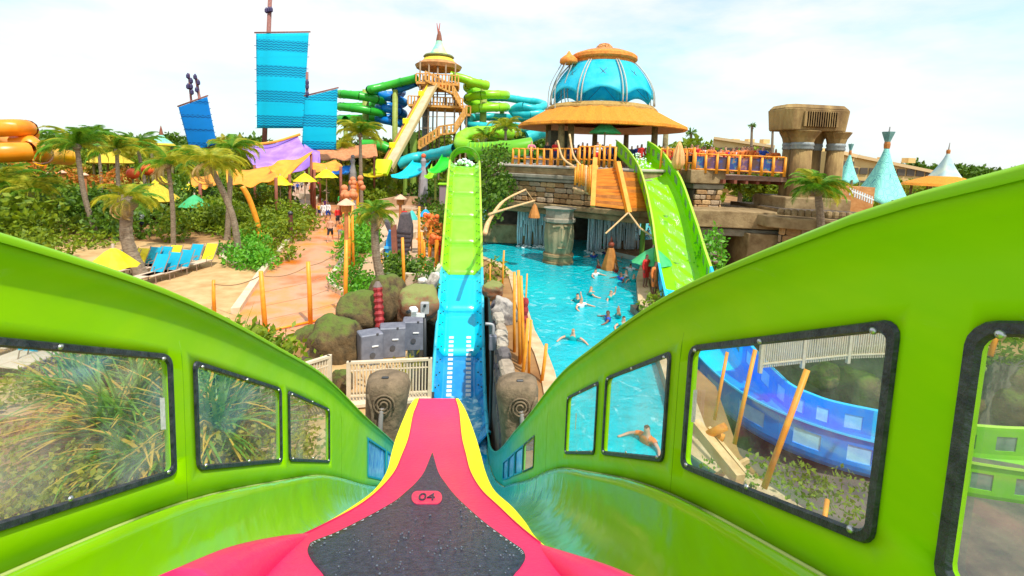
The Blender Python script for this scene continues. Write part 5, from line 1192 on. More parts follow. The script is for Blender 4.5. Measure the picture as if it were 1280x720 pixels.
# ------------------------------------------------------------------ sun loungers
LB=mat('sling_cyan',(.0,.36,.55),.6,(.0,.42,.62),3); LY=mat('sling_yellow',(.85,.72,.02),.6); LFR=mat('lounger_frame',(.30,.20,.14),.5); LTAN=mat('sling_tan',(.60,.44,.30),.7,(.68,.52,.38),3)
def lounger(c,rz,mt,label,seat=None):
    th=thing('sun_lounger',label,'sun lounger',(0,0,0),group='sun loungers on the sand'); 
    m=MB(); m.add([(-.3,0,.36),(.3,0,.36),(.3,.42,1.12),(-.3,.42,1.12)],[(0,1,2,3)]); m.build('backrest',mt,th,solid=.03)
    m=MB(); m.bbox((0,-.62,.36),(.62,1.24,.04),.01); m.build('seat',seat or LTAN,th)
    for s in (-1,1):
        m=MB(); m.tube([(s*.33,-1.25,.35),(s*.33,0,.35),(s*.33,.45,1.16)],.02,5); m.build('frame_rail',LFR,th)
        for y in (-1.1,-.1):
            m=MB(); m.tube([(s*.33,y,.35),(s*.33,y,0)],.02,5); m.build('leg',LFR,th)
        m=MB(); m.tube([(s*.36,-.5,.36),(s*.36,-.45,.58),(s*.36,-.05,.6)],.018,5); m.build('armrest',LFR,th)
    th.location=c; th.rotation_euler=(0,0,rz)
    return th
for px,py,k,lab in ((259,333,LY,'yellow lounger at the right end of the back row'),(241,334,LB,'cyan lounger second from the right in the back row'),(228,343,LB,'tall cyan lounger nearest the leaning palm bed in the front row'),(214,336,LY,'yellow backed lounger in the middle of the back row'),(201,338,LB,'cyan lounger left of the yellow one in the back row'),(188,339,LB,'cyan lounger right of the left palm trunk, back row'),
                    (212,347,LB,'cyan lounger second in the front row'),(196,350,LB,'cyan lounger third in the front row'),(172,341,LY,'yellow lounger half hidden by the left palm trunk'),(160,343,LY,'yellow lounger under the near yellow umbrella'),(150,345,LB,'cyan lounger left of the near yellow umbrella'),
                    (75,452,LB,'cyan lounger seen through the left window top corner'),(35,455,LB,'cyan lounger at far left behind the left window'),(55,430,LY,'yellow lounger between cyan ones behind the left window')):
    q=G(px,py); lounger(q,R(-12),k,lab,LTAN)
# ------------------------------------------------------------------ foliage
def shrubbery(px_list,name,label,mt,size=.16,dens=900,gz=0,cat='shrubbery',stuff=True):
    """bed of leaves: (px,py,yd,rx,rz) blobs whose bottoms are near the ground"""
    blobs=[]
    for px,py,yd,rx,rz in px_list:
        c=D(px,py,yd); blobs.append((c.x,c.y,c.z,rx,rx*.8,rz))
    P=clump_points(blobs,dens); V,F=leaf_quads(P,size); o=np_mesh(name,V,F,mt)
    tag(o,label,cat); 
    if stuff: o['kind']='stuff'
    return o
def bed(poly_px,n,rx,hz,name,mt,size,dens,seed,label='dense planting'):
    """leaf mounds scattered over a ground polygon"""
    random.seed(seed); np.random.seed(seed); pg=gp(poly_px); xs=[p[0] for p in pg]; ys=[p[1] for p in pg]; blobs=[]; tries=0
    def ins(p):
        c=False
        for i in range(len(pg)):
            a,b_=pg[i],pg[i-1]
            if (a[1]>p[1])!=(b_[1]>p[1]) and p[0]<(b_[0]-a[0])*(p[1]-a[1])/(b_[1]-a[1])+a[0]: c=not c
        return c
    while len(blobs)<n and tries<n*60:
        tries+=1; p=(random.uniform(min(xs),max(xs)),random.uniform(min(ys),max(ys)))
        if ins(p): r_=rx*random.uniform(.6,1.35); h=hz*random.uniform(.5,1.4); blobs.append((p[0],p[1],h*.5,r_,r_,h*.6))
    P=clump_points(blobs,dens); P=P[P[:,2]>-.05]; V,F=leaf_quads(P,size); o=np_mesh(name,V,F,mt); tag(o,label,'planting',kind='stuff'); return o
bed([(205,330),(215,300),(300,262),(378,268),(384,284),(345,325),(332,345),(304,334),(285,300),(240,304)],46,1.3,1.6,'shrubbery',[LEAF][0],.17,300,1,'green planting between the lounger sand and the orange path')
bed([(300,335),(275,325),(288,312),(330,300),(345,322),(332,345)],16,.7,.9,'shrubbery',LEAF_B,.12,420,2,'bright green groundcover at the foot of the leaning palm')
bed([(40,275),(60,250),(200,243),(320,245),(378,262),(300,262),(215,295),(150,298)],46,2.0,1.9,'shrubbery',LEAF_D,.24,200,3,'darker shrubs behind the palms on the left')
bed([(-160,330),(-140,262),(60,245),(60,275),(20,295),(-40,330)],30,2.2,2.6,'shrubbery',LEAF,.26,190,4,'blurred shrubs at the far left edge')
bed([(0,256),(-200,250),(-200,222),(190,220),(200,240)],50,3.0,3.0,'shrubbery',LEAF_Y,.36,130,5,'yellow green shrubs around the far left lantern posts')
bed([(440,335),(425,330),(436,282),(452,285),(468,330)],14,.7,1.6,'shrubbery',LEAF_B,.14,400,6,'bright shrubs beside the wide hat lantern post')
bed([(415,356),(438,350),(468,355),(470,386),(446,390),(430,372)],16,.45,.9,'shrubbery',LEAF_B,.10,600,7,'low green shrubs in the kerbed bed before the near palm')
bed([(480,362),(480,345),(535,345),(540,366),(520,372)],14,.55,1.0,'grass_planting',LEAF_D,.13,520,8,'dark grassy planting behind the tall green boulder')
bed([(440,242),(460,236),(478,244),(470,258),(450,258)],16,1.5,1.8,'shrubbery',LEAF,.25,180,9,'shrubs round the middle palm trunk'); bed([(520,255),(520,240),(560,238),(560,262)],16,1.6,2.0,'shrubbery',LEAF_D,.25,180,10,'dark shrubs left of the green slide crest')
bed([(545,300),(530,275),(556,268),(560,330)],12,.9,1.4,'shrubbery',LEAF_D,.18,300,11,'shrubs just left of the green slide lane')
shrubbery([(612,225,33,1.2,1.5),(622,205,36,1.4,1.4),(618,245,31,1.0,1.2),(612,262,29,.8,.9),(630,235,33.5,.8,1.0)],'shrub','dark green shrub between the green slide and the rock platform',LEAF_D,.17,500,stuff=False)
shrubbery([(620,345,24,.55,.9),(616,362,22,.5,.6)],'shrub','small shrub behind the bamboo poles at the pool edge',LEAF,.12,600,stuff=False)
shrubbery([(888,330,22,.75,1.5),(893,312,22.5,.6,1.2)],'shrub','bright green shrub right of the second slide foot',LEAF_B,.13,450,stuff=False)
shrubbery([(816,388,18.5,.6,.7),(826,380,18.8,.5,.6)],'shrub','shrub on the pool bank under the green umbrella',LEAF,.10,600,stuff=False)
shrubbery([(508,458,14.2,.42,.2),(520,452,14.4,.3,.2)],'shrub','small yellow green plant on the sand between the cabinets and railing',LEAF_Y,.12,300,stuff=False)
shrubbery([(1060,395,16,.0001,.0001)],'shrub','x',LEAF,.1,1,stuff=False) if False else None
# banks of dark vegetation under and behind everything on the right
bed([(900,262),(1000,235),(1160,240),(1300,262),(1300,300),(1000,300)],22,1.6,2.2,'shrubbery',LEAF_D,.28,150,12,'shrubs behind the stone monument and the aqua tents')
bed([(1120,420),(1180,400),(1330,430),(1330,470),(1150,460)],16,.9,1.0,'shrubbery',LEAF,.14,300,13,'low shrubs above the boulders seen through the nearest right window')
bed([(30,650),(-30,520),(60,470),(330,455),(400,500),(415,600),(300,660)],26,.9,.55,'groundcover',LEAF_Y,.075,900,15,'yellow green groundcover below the yuccas outside the left windows')
bed([(150,500),(120,455),(330,440),(360,480),(300,520)],18,1.0,1.2,'shrubbery',LEAF,.13,420,16,'green shrubs behind the yuccas outside the left windows')
bed([(880,640),(900,600),(1100,600),(1100,680)],8,.5,.35,'groundcover',LEAF,.06,700,17,'patchy low plants under the blue slide')

bed([(-60,345),(-60,285),(160,284),(150,300),(110,322),(60,335)],26,.9,1.0,'shrubbery',LEAF,.15,320,18,'green shrubs at the left between trough lip and loungers')
FLO=mat('leaf_flower_orange',(.80,.16,.02),.7,(.35,.30,.03),3,trans=.3)
for q_ in (((30,222,52,2.2,1.6),'orange flowering shrub at the far left below the orange tubes'),((62,226,50,1.4,1.0),'small orange flowering shrub by the leftmost lantern posts'),((96,226,49,1.8,1.0),'orange flowering shrub behind the tall dark palm trunk'),((152,226,46,1.5,1.2),'orange flowering shrub below the red lanterns'),((540,290,27,.7,.8),'orange flowering shrub left of the green slide lane')):
    shrubbery([q_[0]],'flowering_shrub',q_[1],FLO,.2,260,stuff=False)
# yucca clumps outside the left windows
def yucca(c,n,h,label,mt,mt2,seed):
    random.seed(seed); th=thing('yucca',label,'yucca',tuple(c)); 
    for part,k0,mm in (('leaf_rosette',0,mt),('dry_leaves',1,mt2)):
        m=MB(); nn=n if k0==0 else n//2
        for i in range(nn):
            a=random.uniform(0,2*math.pi); e=random.uniform(.12,1.25) if k0==0 else random.uniform(-.2,1.0); L_=h*random.uniform(.6,1.1); w=.045*random.uniform(.7,1.4)
            base=Vector(c)+Vector((random.uniform(-.35,.35),random.uniform(-.35,.35),h*.25*random.random()+.1)); d=Vector((math.cos(a)*math.cos(e),math.sin(a)*math.cos(e),math.sin(e))); sd_=Vector((-math.sin(a),math.cos(a),0))
            pts=[]; p=base.copy()
            for s_ in range(5):
                ww=w*(1-.24*s_); pts+= [p-sd_*ww,p+sd_*ww]; p=p+d*L_/4; d=(d+Vector((0,0,-.16 if k0==0 else -.3))).normalized()
            m.add(pts,[(2*s_,2*s_+1,2*s_+3,2*s_+2) for s_ in range(4)])
        m.build(part,mm,th)
    return th
YG=mat('yucca_green',(.06,.22,.015),.45,(.24,.38,.02),4,trans=.3); YD=mat('yucca_dry',(.60,.34,.03),.6,(.75,.48,.06),5,trans=.3)
for px,py,n,h,sd_,lab in ((150,560,170,2.3,1,'largest spiky yucca seen through the left window'),(205,520,120,1.9,2,'second yucca behind the largest one, right part of the left window'),(110,505,110,1.7,3,'yucca left of the largest one in the left window'),(262,560,150,2.3,4,'yucca filling the left half of the second left window'),(300,530,110,1.7,5,'smaller yucca behind the second left window'),(190,590,110,1.6,6,'low yucca at the bottom of the left window'),(250,500,100,1.8,7,'yucca seen at the gap between the two left windows')):
    yucca(G(px,py),n,h,lab,YG,YD,sd_)
# ------------------------------------------------------------------ palms
def frond_mesh(L_,mt,seed,droop=.9,nl=26,wid=.5):
    random.seed(seed); m=MB(); p=Vector((0,0,0)); e=.75; pts=[]; n=nl
    dirs=[]
    for s_ in range(n+1):
        pts.append(p.copy()); dirs.append(e); p=p+Vector((math.cos(e),0,math.sin(e)))*L_/n; e-=droop*1.9/n*(1+.4*s_/n)
    m.tube(pts[::3]+[pts[-1]],[.035*(1-.8*k/(len(pts[::3]))) for k in range(len(pts[::3])+1)],4)
    for s_ in range(3,n+1):
        ll=wid*math.sin(math.pi*(s_/n)**.8*.92+.12)*random.uniform(.8,1.15)
        for sg in (-1,1):
            for r_ in range(2):
                b_=pts[s_]-Vector((math.cos(dirs[s_]),0,math.sin(dirs[s_])))*L_/n*.5*r_; d=Vector((math.cos(dirs[s_])*.55,sg*.8,-.35+random.uniform(-.2,.15))).normalized(); w=Vector((.03,0,.012))*.62
                m.add([b_-w,b_+w,b_+d*ll*.6+w*.9+Vector((0,0,-.02)),b_+d*ll+Vector((0,0,-.12*ll))],[(0,1,2,3)])
    o=m.build('frond',mt); me=o.data; bpy.data.objects.remove(o); return me
FY=mat('frond_olive',(.26,.34,.01),.6,(.60,.54,.03),3,trans=.35); FG=mat('frond_green',(.07,.26,.012),.55,(.24,.44,.02),3,trans=.3); FD=mat('frond_dry',(.50,.34,.10),.8,(.62,.44,.18),4,trans=.2)
FM={k:[frond_mesh(2.6,mt,s_,dr,24,w) for s_ in (1,2,3)] for k,mt,dr,w in (('g',FG,.85,.75),('y',FY,.95,.8),('d',FD,1.7,.45))}
def palm(base,top,crown,n,kinds,label,trunk=.16,bend=.3,fs=1.0,seed=0,group='palms',yb=None):
    """base (px,py on the ground), top (px,py of the crown centre)"""
    random.seed(seed); b_=G(*base) if yb is None else D(base[0],base[1],yb); 
    if yb is not None and b_.z>-1: b_.z=min(b_.z,0) if b_.z<3 else b_.z
    t_=D(top[0],top[1],b_.y+random.uniform(-.3,.3)); th=thing('palm_tree',label,'palm tree',tuple(b_),group=group)
    mid=b_.lerp(t_,.5)+Vector((bend,0,0)); P=smooth_path([b_,mid,t_],9); n_=len(P)
    trunk*=.78; m=MB(); m.tube(P,[trunk*(1.35 if k==0 else 1-.25*k/n_)*(1.08 if k%2 else 1) for k in range(n_)],9); m.build('trunk',BARK,th,smooth=False)
    L_=crown*b_.y/600/2.6*fs
    for i in range(n):
        k=kinds[i%len(kinds)]; me=random.choice(FM[k]); o=bpy.data.objects.new('frond',me); COL.objects.link(o); o.parent=th; o.location=t_-b_
        a=2*math.pi*(i*.618)+random.uniform(-.2,.2); tilt=random.uniform(-.8,.45) if k!='d' else random.uniform(.5,.9); o.rotation_euler=(0,tilt,a); s_=L_*random.uniform(.8,1.12); o.scale=(s_,)*3
    m=MB(); m.ball(t_-Vector((0,0,.1)),trunk*1.5,8,6); m.build('crown_shaft',BARK,th,smooth=True)
    return th
palm((300,327),(262,205),42,26,'yygyd','palm with a long leaning trunk rising from the green bed',.22,.35,1.1,1)
palm((284,300),(290,188),36,24,'gyyg','tall palm directly left of the purple roof',.22,.0,1.1,2)
palm((217,312),(210,205),38,24,'ygyyd','slim palm between the red lanterns and leaning palm',.17,.1,1.1,3)
palm((122,300),(96,182),40,26,'ggyg','tall dark palm at the far left above the lantern post',.2,-.2,1.1,4)
palm((178,347),(160,250),40,28,'yyygd','stout palm with a thick shaggy trunk by the near yellow umbrella',.36,-.35,1.0,5)
palm((150,280),(146,188),34,22,'ygy','palm behind the tall dark one',.2,.0,1.1,6); palm((190,270),(172,184),30,20,'ggy','palm crown left of the teal pagoda',.2,0,1.1,7)
palm((452,258),(450,168),33,26,'yyyg','palm before the green spirals, right of the shorter cyan sail',.28,0,1.1,8)
palm((482,374),(468,268),33,40,'yggydg','near shaggy palm in the centre with a thick trunk',.24,-.15,1.0,9)
palm((425,250),(427,185),22,18,'yy','small palm crown under the left green spiral',.2,0,1.1,10,); palm((632,225),(632,160),26,24,'yyg','palm behind the rock platform beside the lime tubes',.25,0,1.1,11,yb=58)
palm((606,235),(607,172),22,18,'yyg','small palm between the lime spiral and the slide crest',.22,0,1.1,12,yb=60)
palm((1034,300),(1022,236),50,40,'gygyg','palm growing in front of the stone monument',.26,.1,.9,13,yb=22.5)
palm((60,300),(38,240),34,24,'ygy','blurred palm at the left edge among the shrubs',.2,0,1.1,14); palm((20,300),(0,232),40,24,'gy','large palm cut by the left edge of the view',.25,0,1.1,15)
palm((245,262),(236,196),26,20,'yg','palm crown in front of the tilted sail',.18,0,1.0,18); palm((130,262),(122,172),26,20,'gyg','palm poking above the trees left of the lanterns',.18,0,1.0,19)
# far fan palms
def fanpalm(px,ptop,pbot,yd,r_,label,seed):
    random.seed(seed); b_=D(px,pbot,yd); b_.z=0; t_=D(px,ptop,yd); th=thing('fan_palm',label,'palm tree',tuple(b_),group='far fan palms'); m=MB(); m.tube([b_,t_],[.35,.22],6); m.build('trunk',BARK,th)
    m=MB()
    for i in range(34):
        d=Vector((random.gauss(0,1),random.gauss(0,1),random.gauss(.2,.8))).normalized(); q=t_+d*r_*random.uniform(.7,1.1); s_=d.orthogonal().normalized()*r_*.16; m.add([t_,t_+d*r_*.6-s_,q,t_+d*r_*.6+s_],[(0,1,2,3)])
    m.build('crown',LEAF_D,th)
fanpalm(940,157,215,95,1.1,'taller thin far palm above the tan building',1); fanpalm(966,161,215,95,1.0,'thin far palm just left of the stone monument',2); fanpalm(864,166,205,80,1.3,'thin palm rising right of the hut eave',3); fanpalm(331,160,200,90,1.2,'x far palm',4) if False else None
# ------------------------------------------------------------------ background trees
def tree_mesh(seed,mt,hh=6,rr=3.2):
    random.seed(seed); np.random.seed(seed); bl=[]
    for i in range(11):
        a=random.uniform(0,6.28); q=random.uniform(0,rr*.62); z=hh*random.uniform(.45,1.0); bl.append((q*math.cos(a),q*math.sin(a),z,rr*random.uniform(.28,.5),rr*random.uniform(.28,.5),rr*random.uniform(.22,.36)))
    P=clump_points(bl,150); V,F=leaf_quads(P,.34); o=np_mesh('crown',V,F,mt); me=o.data; bpy.data.objects.remove(o)
    m=MB(); m.tube([(0,0,0),(.1,.05,hh*.35),(.0,0,hh*.7)],[.28,.2,.1],7)
    for b_ in bl[:6]: m.tube([(0,0,hh*.35),(b_[0]*.6,b_[1]*.6,b_[2]*.8),(b_[0],b_[1],b_[2])],[.13,.08,.03],5)
    t_=m.build('trunk',BARK); tm=t_.data; bpy.data.objects.remove(t_); return me,tm
TM=[tree_mesh(31,LEAF),tree_mesh(32,LEAF_D),tree_mesh(33,LEAF_Y),tree_mesh(34,LEAF_D,7,3.6)]
random.seed(40)
def tree(px,ptop,yd,kind,label,gz=0):
    p=D(px,ptop,yd); me,tm=TM[kind]; th=thing('broadleaf_tree',label,'tree',(p.x,p.y,gz),random.uniform(0,6),'trees across the park'); s_=max(.35,(p.z-gz)/(7.2 if kind<3 else 8.2)); w=s_*random.uniform(.95,1.25)
    for nm,mm in (('crown',me),('trunk',tm)): o=bpy.data.objects.new(nm,mm); COL.objects.link(o); o.parent=th; o.scale=(w,w,s_)
kn=['mid green','dark green','yellow green','dense dark']
def treeline(lst,place):
    for i,(px,pt,yd,k) in enumerate(lst):
        tree(px,pt,yd,k,'%s tree %s'%(kn[k],place[i] if isinstance(place,(list,tuple)) else place))
treeline([(-60,190,60,0),(-20,196,50,1),(20,203,58,2),(48,199,66,0),(70,196,70,1),(96,200,60,2),(120,188,72,0),(140,182,78,1),(162,182,74,2),(180,186,70,0)],
 ['beyond the left edge','at the extreme left edge','right below the orange tubes','beside the right end of the orange tubes','behind the leftmost lantern posts','under the tall dark palm crown','right of the tall dark palm','above the far thatched roof','left of the red lanterns skyline','directly left of the teal pagoda'])
treeline([(214,180,76,1),(232,176,80,3),(280,170,75,0),(296,166,70,2),(312,172,78,1),(420,176,72,2),(436,172,80,0),(470,168,78,2),(486,170,86,1),(505,172,88,0)],
 ['right of the teal pagoda','behind the tilted blue sail','between the tilted and tallest sails','just left of the tallest sail mast','at the foot of the tallest sail','right of the shorter cyan sail','under the left green spiral','left of the blue spiral','under the blue spiral column','behind the foot of the tan slide'])
treeline([(525,165,92,3),(545,160,95,1),(566,166,92,0),(588,168,88,2),(620,160,86,2),(644,158,84,0),(662,162,80,1),(672,160,95,3)],
 ['behind the tower legs on the left','behind the tower legs','right of the tower stair','left of the lime spiral columns','behind the lime ring tubes','between the lime and teal spirals','under the teal spiral','left of the hut eave'])
treeline([(845,178,60,0),(866,172,62,0),(880,180,64,3),(900,186,75,1),(930,186,70,0),(948,190,72,1),(962,196,60,0),(1076,228,44,0),(1092,232,46,2),(1130,222,60,0),(1142,226,52,2),(1150,232,48,0),(1062,226,50,1)],
 ['right of the hut posts','right of the hut eave above the crowd','behind the folded umbrella','in front of the tan building left end','below the taller thin palm','above the right end of the crowd','touching the monument left column','behind the monument right column','left of the tall aqua tent','right of the tall aqua tent','between the aqua tent and the pointed hut','low beside the pointed hut','behind the small tent basket'])
# distant wood on the skyline
np.random.seed(77); bl=[]
for i in range(150):
    x=-260+i*3.9; bl.append((x,230+20*math.sin(i*1.7),3.5+1.5*math.sin(i*.9),7,4,4.2+2.6*math.sin(i*2.3)**2))
P=clump_points(bl,36); V,F=leaf_quads(P,1.3); o=np_mesh('distant_wood',V,F,LEAF_D); tag(o,'low distant wood along the horizon','wood',kind='stuff')
# undergrowth in front of distant wood
bl=[]
for i in range(170):
    x=random.uniform(-130,120); y_=random.uniform(62,160); bl.append((x,y_,1.2,random.uniform(3,6),random.uniform(3,6),random.uniform(1.5,3.2)))
P=clump_points(bl,26); V,F=leaf_quads(P,.8); o=np_mesh('undergrowth',V,F,LEAF); tag(o,'mass of shrubs covering the far ground of the park','shrubs',kind='stuff')
# ------------------------------------------------------------------ slide tower
TY0=76.0
def W(px,py,d=TY0): return D(px,py,d)
tw0=W(547,200); tw=thing('slide_tower','tall wooden slide tower with a tiered pointed roof and zigzag stairs','tower',(tw0.x,TY0,0))
TWD=mat('tower_timber',(.62,.27,.05),.7,(.80,.42,.10),1.5,.3); TSTEEL=mat('tower_steel',(.20,.13,.08),.6,(.32,.22,.12),2); TDK=mat('tower_under',(.20,.09,.03),.8)
def lay(prof,name,mt,n=20,parent=None,cx=None,d=TY0,px=548):
    """profile in photo terms: (half width px, row)"""
    parent=parent or tw; c=W(px,100,d); m=MB(); m.lathe([(max(w,.05)*d/600,D(px,r_,d).z) for w,r_ in prof],(c.x,d,0),n,wob=lambda a,z:1+.01*math.cos(8*a)); return m.build(name,mt,parent)
lay([(26,87),(28,82.5),(24,80),(20,77.5)],'lower_roof',mat('roof_brown',(.42,.17,.05),.8,(.60,.28,.10),2,.4)); lay([(20,77.6),(17,73.5),(15,71.5)],'yellow_roof',mat('roof_yellow',(.90,.58,.02),.7,(.95,.70,.08),2)); 
lay([(16.5,73.5),(18.5,71.5),(17,69.5),(12,69)],'roof_fringe',mat('fringe_dark',(.10,.13,.04),.9,(.2,.22,.08),4)); lay([(12,69.2),(8,63),(4.5,56),(3.2,51)],'cone_cloth',mat('cone_cream',(.75,.82,.25),.7,(.25,.72,.55),.35,lo=.4,hi=.6)); lay([(3.6,51),(2.6,44),(1.2,39)],'spire_wrap',mat('spire_brown',(.22,.07,.04),.8,(.3,.12,.07),4),8)
for dx in (-.8,.8):
    m=MB(); m.tube([W(548,42),W(548+dx*2.4,29)],[.12,.05],5); m.build('spire_stick',mat('stick_red',(.5,.12,.08),.7),tw)
def deckp(x0,x1,row,dep,name='deck',rail=True,d=TY0):
    a=W(x0,row,d-dep/2); b_=W(x1,row+(x1-x0)*.03,d-dep/2); m=MB(); m.box(((a.x+b_.x)/2,d,a.z),(b_.x-a.x,dep,.35)); m.build(name,TWD,tw)
    if rail:
        for yy in (d-dep/2,d+dep/2):
            n=int((b_.x-a.x)/.45); m=MB()
            for k in range(n+1): x=a.x+(b_.x-a.x)*k/n; m.box((x,yy,a.z+.7),(.2,.08,1.1))
            tag(m.build('railing_slats',TWD,tw),kind='stuff')
            m=MB(); m.box(((a.x+b_.x)/2,yy,a.z+1.3),(b_.x-a.x,.16,.14)); m.build('top_rail',TWD,tw)
deckp(520,573,103,6.5); deckp(510,578,131,7); deckp(527,560,106,6,'under_deck',False)
for dx,dy in ((-22,-3),(22,-3),(-22,3),(22,3),(-11,-3),(10,-3),(0,-3),(-5,3)):
    q=W(547+dx,100,TY0+dy); m=MB(); m.tube([(q.x,q.y,0),(q.x,q.y,W(547,82).z)],.13,6); m.build('steel_leg',TSTEEL,tw,smooth=True)
for r_ in (118,146,160,172):
    for a,b_ in (((-22,-3),(22,-3)),((-22,3),(22,3)),((-22,-3),(-22,3)),((22,-3),(22,3))):
        m=MB(); m.bar(W(547+a[0],r_,TY0+a[1]),W(547+b_[0],r_,TY0+b_[1]),.10); m.build('brace',TSTEEL,tw)
m=MB(); m.tube([(W(533,100).x,TY0,0),(W(533,100).x,TY0,W(533,95).z)],.55,8); m.build('core_column',mat('core_grey',(.10,.12,.12),.7,(.2,.22,.2),2),tw,smooth=True)
def stair(p,q,name='stair_flight',w=1.6,d0=0,d1=0):
    a=W(p[0],p[1],TY0-3.6+d0); b_=W(q[0],q[1],TY0-3.6+d1); m=MB(); m.bar(a,b_,w,.25); m.build(name,TWD,tw)
    n=max(4,int((b_-a).length/.5))
    for s_ in (-w/2,w/2):
        m=MB()
        for k in range(n+1): c=a.lerp(b_,k/n)+Vector((0,s_,.6)); m.box(c,(.22,.08,1.2))
        tag(m.build('stair_slats',TWD,tw),kind='stuff')
        m=MB(); m.bar(a+Vector((0,s_,1.25)),b_+Vector((0,s_,1.25)),.12,.14); m.build('handrail',TWD,tw)
stair((532,101),(566,118)); stair((566,118),(575,134),d0=.1,d1=.3); stair((566,120),(585,108),d0=1,d1=1) if False else None
stair((583,143),(569,165)); stair((569,166),(548,169),d0=-.1); stair((549,170),(524,186),d0=-.3,d1=-.5); deckp(574,588,143,3,'landing'); 
for x,y in ((583,143),(569,165),(549,170),(576,145)): 
    q=W(x,y,TY0-3.4); m=MB(); m.tube([(q.x,q.y,0),tuple(q)],.14,6); m.build('stair_post',TSTEEL,tw)
# tan body slide running down from the tower
th=thing('steep_tan_slide','steep straight tan slide with yellow edge running down from the tower','water slide',tuple(W(482,218,66)))
a=W(541,108,72); b_=W(484,213,62); dirv=(b_-a).normalized(); sdv=dirv.cross(Vector((0,0,1))).normalized()
m=MB(); m.bar(a,b_,1.3,.4); m.build('bed',mat('slide_tan',(.50,.42,.26),.6,(.62,.54,.36),1.2),th)
for s_,mt_ in ((1,mat('edge_yellow',(.85,.55,.02),.5)),(-1,mat('edge_tan',(.55,.40,.18),.5))):
    m=MB(); m.bar(a+sdv*s_*.72+Vector((0,0,.25)),b_+sdv*s_*.72+Vector((0,0,.25)),.14,.45); m.build('side_edge',mt_,th)
m=MB(); m.bar(a-sdv*-1.25+Vector((0,0,-.1)),b_+sdv*1.25+Vector((0,0,-.1)),.3,.3); m.build('stair_rail',mat('rail_brown',(.40,.16,.04),.7),th)
for u in (.15,.5,.78): m=MB(); c=a.lerp(b_,u)+sdv*.95+Vector((0,-.1,.55)); m.bbox(c,(.8,.3,.8),.1); m.build('yellow_marker',mat('marker_yellow',(.95,.75,.0),.5),th)
m=MB(); c=W(487,207,61.5); m.bar(c+Vector((-.6,0,.6)),W(474,218,60),2.0,.5); m.build('runout',mat('runout_lime',(.60,.82,.02),.4),th)
m=MB(); m.bar(W(486,205,61.8),W(468,222,60.5),1.3,.4); m.build('grey_runout',mat('runout_grey',(.32,.36,.48),.4),th)
q=W(507,170,68); m=MB(); m.tube([(q.x,q.y,0),tuple(q)],.3,8); m.build('support',mat('leg_lime',(.22,.34,.04),.6),th)
q=W(517,165,70); m=MB(); m.tube([(q.x,q.y,0),tuple(q)],.45,8); m.build('support',mat('leg_lime',(0,0,0)),th)
# ------------------------------------------------------------------ tube slides
def helix(cpx,rpx,rows,d,turns,a0,n=26,dirn=1,sy=.9):
    pts=[]; N_=int(n*turns)
    for i in range(N_+1):
        u=i/N_; a=a0+dirn*2*math.pi*turns*u; row=rows[0]+(rows[1]-rows[0])*u; c=W(cpx,row,d); r_=rpx*d/600; pts.append(Vector((c.x+r_*math.cos(a),d+r_*sy*math.sin(a),c.z)))
    return pts
def tube_slide(pts,r_,mt,label,parent=None,name='tube_slide'):
    th=thing(name,label,'tube slide',(pts[0].x,pts[0].y,0)) if parent is None else parent
    L_=[0]
    for i in range(1,len(pts)): L_.append(L_[-1]+(pts[i]-pts[i-1]).length)
    # sections about 2.4 m long, each with a proud flange at its end
    sec=max(1,int(L_[-1]/2.6)); bounds=[L_[-1]*k/sec for k in range(sec+1)]
    def at(s_):
        for i in range(1,len(pts)):
            if L_[i]>=s_: return pts[i-1].lerp(pts[i],(s_-L_[i-1])/max(1e-6,L_[i]-L_[i-1]))
        return pts[-1]
    for k in range(sec):
        q=[at(bounds[k]+(bounds[k+1]-bounds[k])*j/5) for j in range(6)]; m=MB(); m.tube(q,[r_*1.10,r_*1.0,r_,r_,r_,r_*1.0],12,cap=False)
        m.build('tube_section',mt,th,smooth=True,auto=True)
    return th
GT=mat('tube_green',(.02,.36,.03),.3,(.05,.46,.03),.6,spec=.4); BT=mat('tube_blue',(.0,.14,.52),.3,(.0,.22,.62),.6,spec=.4); LT=mat('tube_lime',(.22,.60,.0),.3,(.32,.70,.02),.6,spec=.4); TT=mat('tube_teal',(.0,.42,.48),.3,(.05,.55,.56),.6,spec=.4); OT=mat('tube_orange',(.85,.24,.0),.35,(.92,.34,.02),.8)
g1=smooth_path([W(521,98,74),W(500,103,75),W(480,108,75),W(462,112,74)],5)+helix(452,25,(112,152),78,2.6,math.pi*.1,24)[2:]
def column(px,row,d,r_,mt,parent,bot=0):
    q=W(px,row,d); m=MB(); m.tube([(q.x,q.y,bot),tuple(q)],r_,9); m.build('column',mt,parent,smooth=True)
OL=mat('column_olive',(.26,.32,.05),.6,(.36,.42,.08),2)
th=tube_slide(g1,.62,GT,'dark green tube slide spiralling down left of the tower'); column(457,112,78,.5,OL,th); column(432,145,80,.35,OL,th)
g2=helix(445,26,(146,157),80,1.0,0,24,1); tube_slide(g2,.6,mat('tube_mid_green',(.06,.45,.02),.3),'lighter green lowest coil under the dark green spiral')
g3=smooth_path([W(520,103,75),W(508,108,76),W(494,112,76)],4)+helix(489,15,(113,156),79,3.0,0,22)[2:]
th=tube_slide(g3,.62,BT,'blue tube slide coiled tightly between green spiral and tower'); column(494,112,75.5,.42,OL,th)
g4=smooth_path([W(563,95,74),W(578,98,74),W(592,103,74),W(610,107,73)],5)+helix(608,24,(106,140),78,2.2,-math.pi*.5,24,-1)[2:]
th=tube_slide(g4,.66,LT,'lime green tube slide spiralling on the right of the tower'); column(605,105,77,.55,OL,th); column(628,130,80,.4,OL,th)
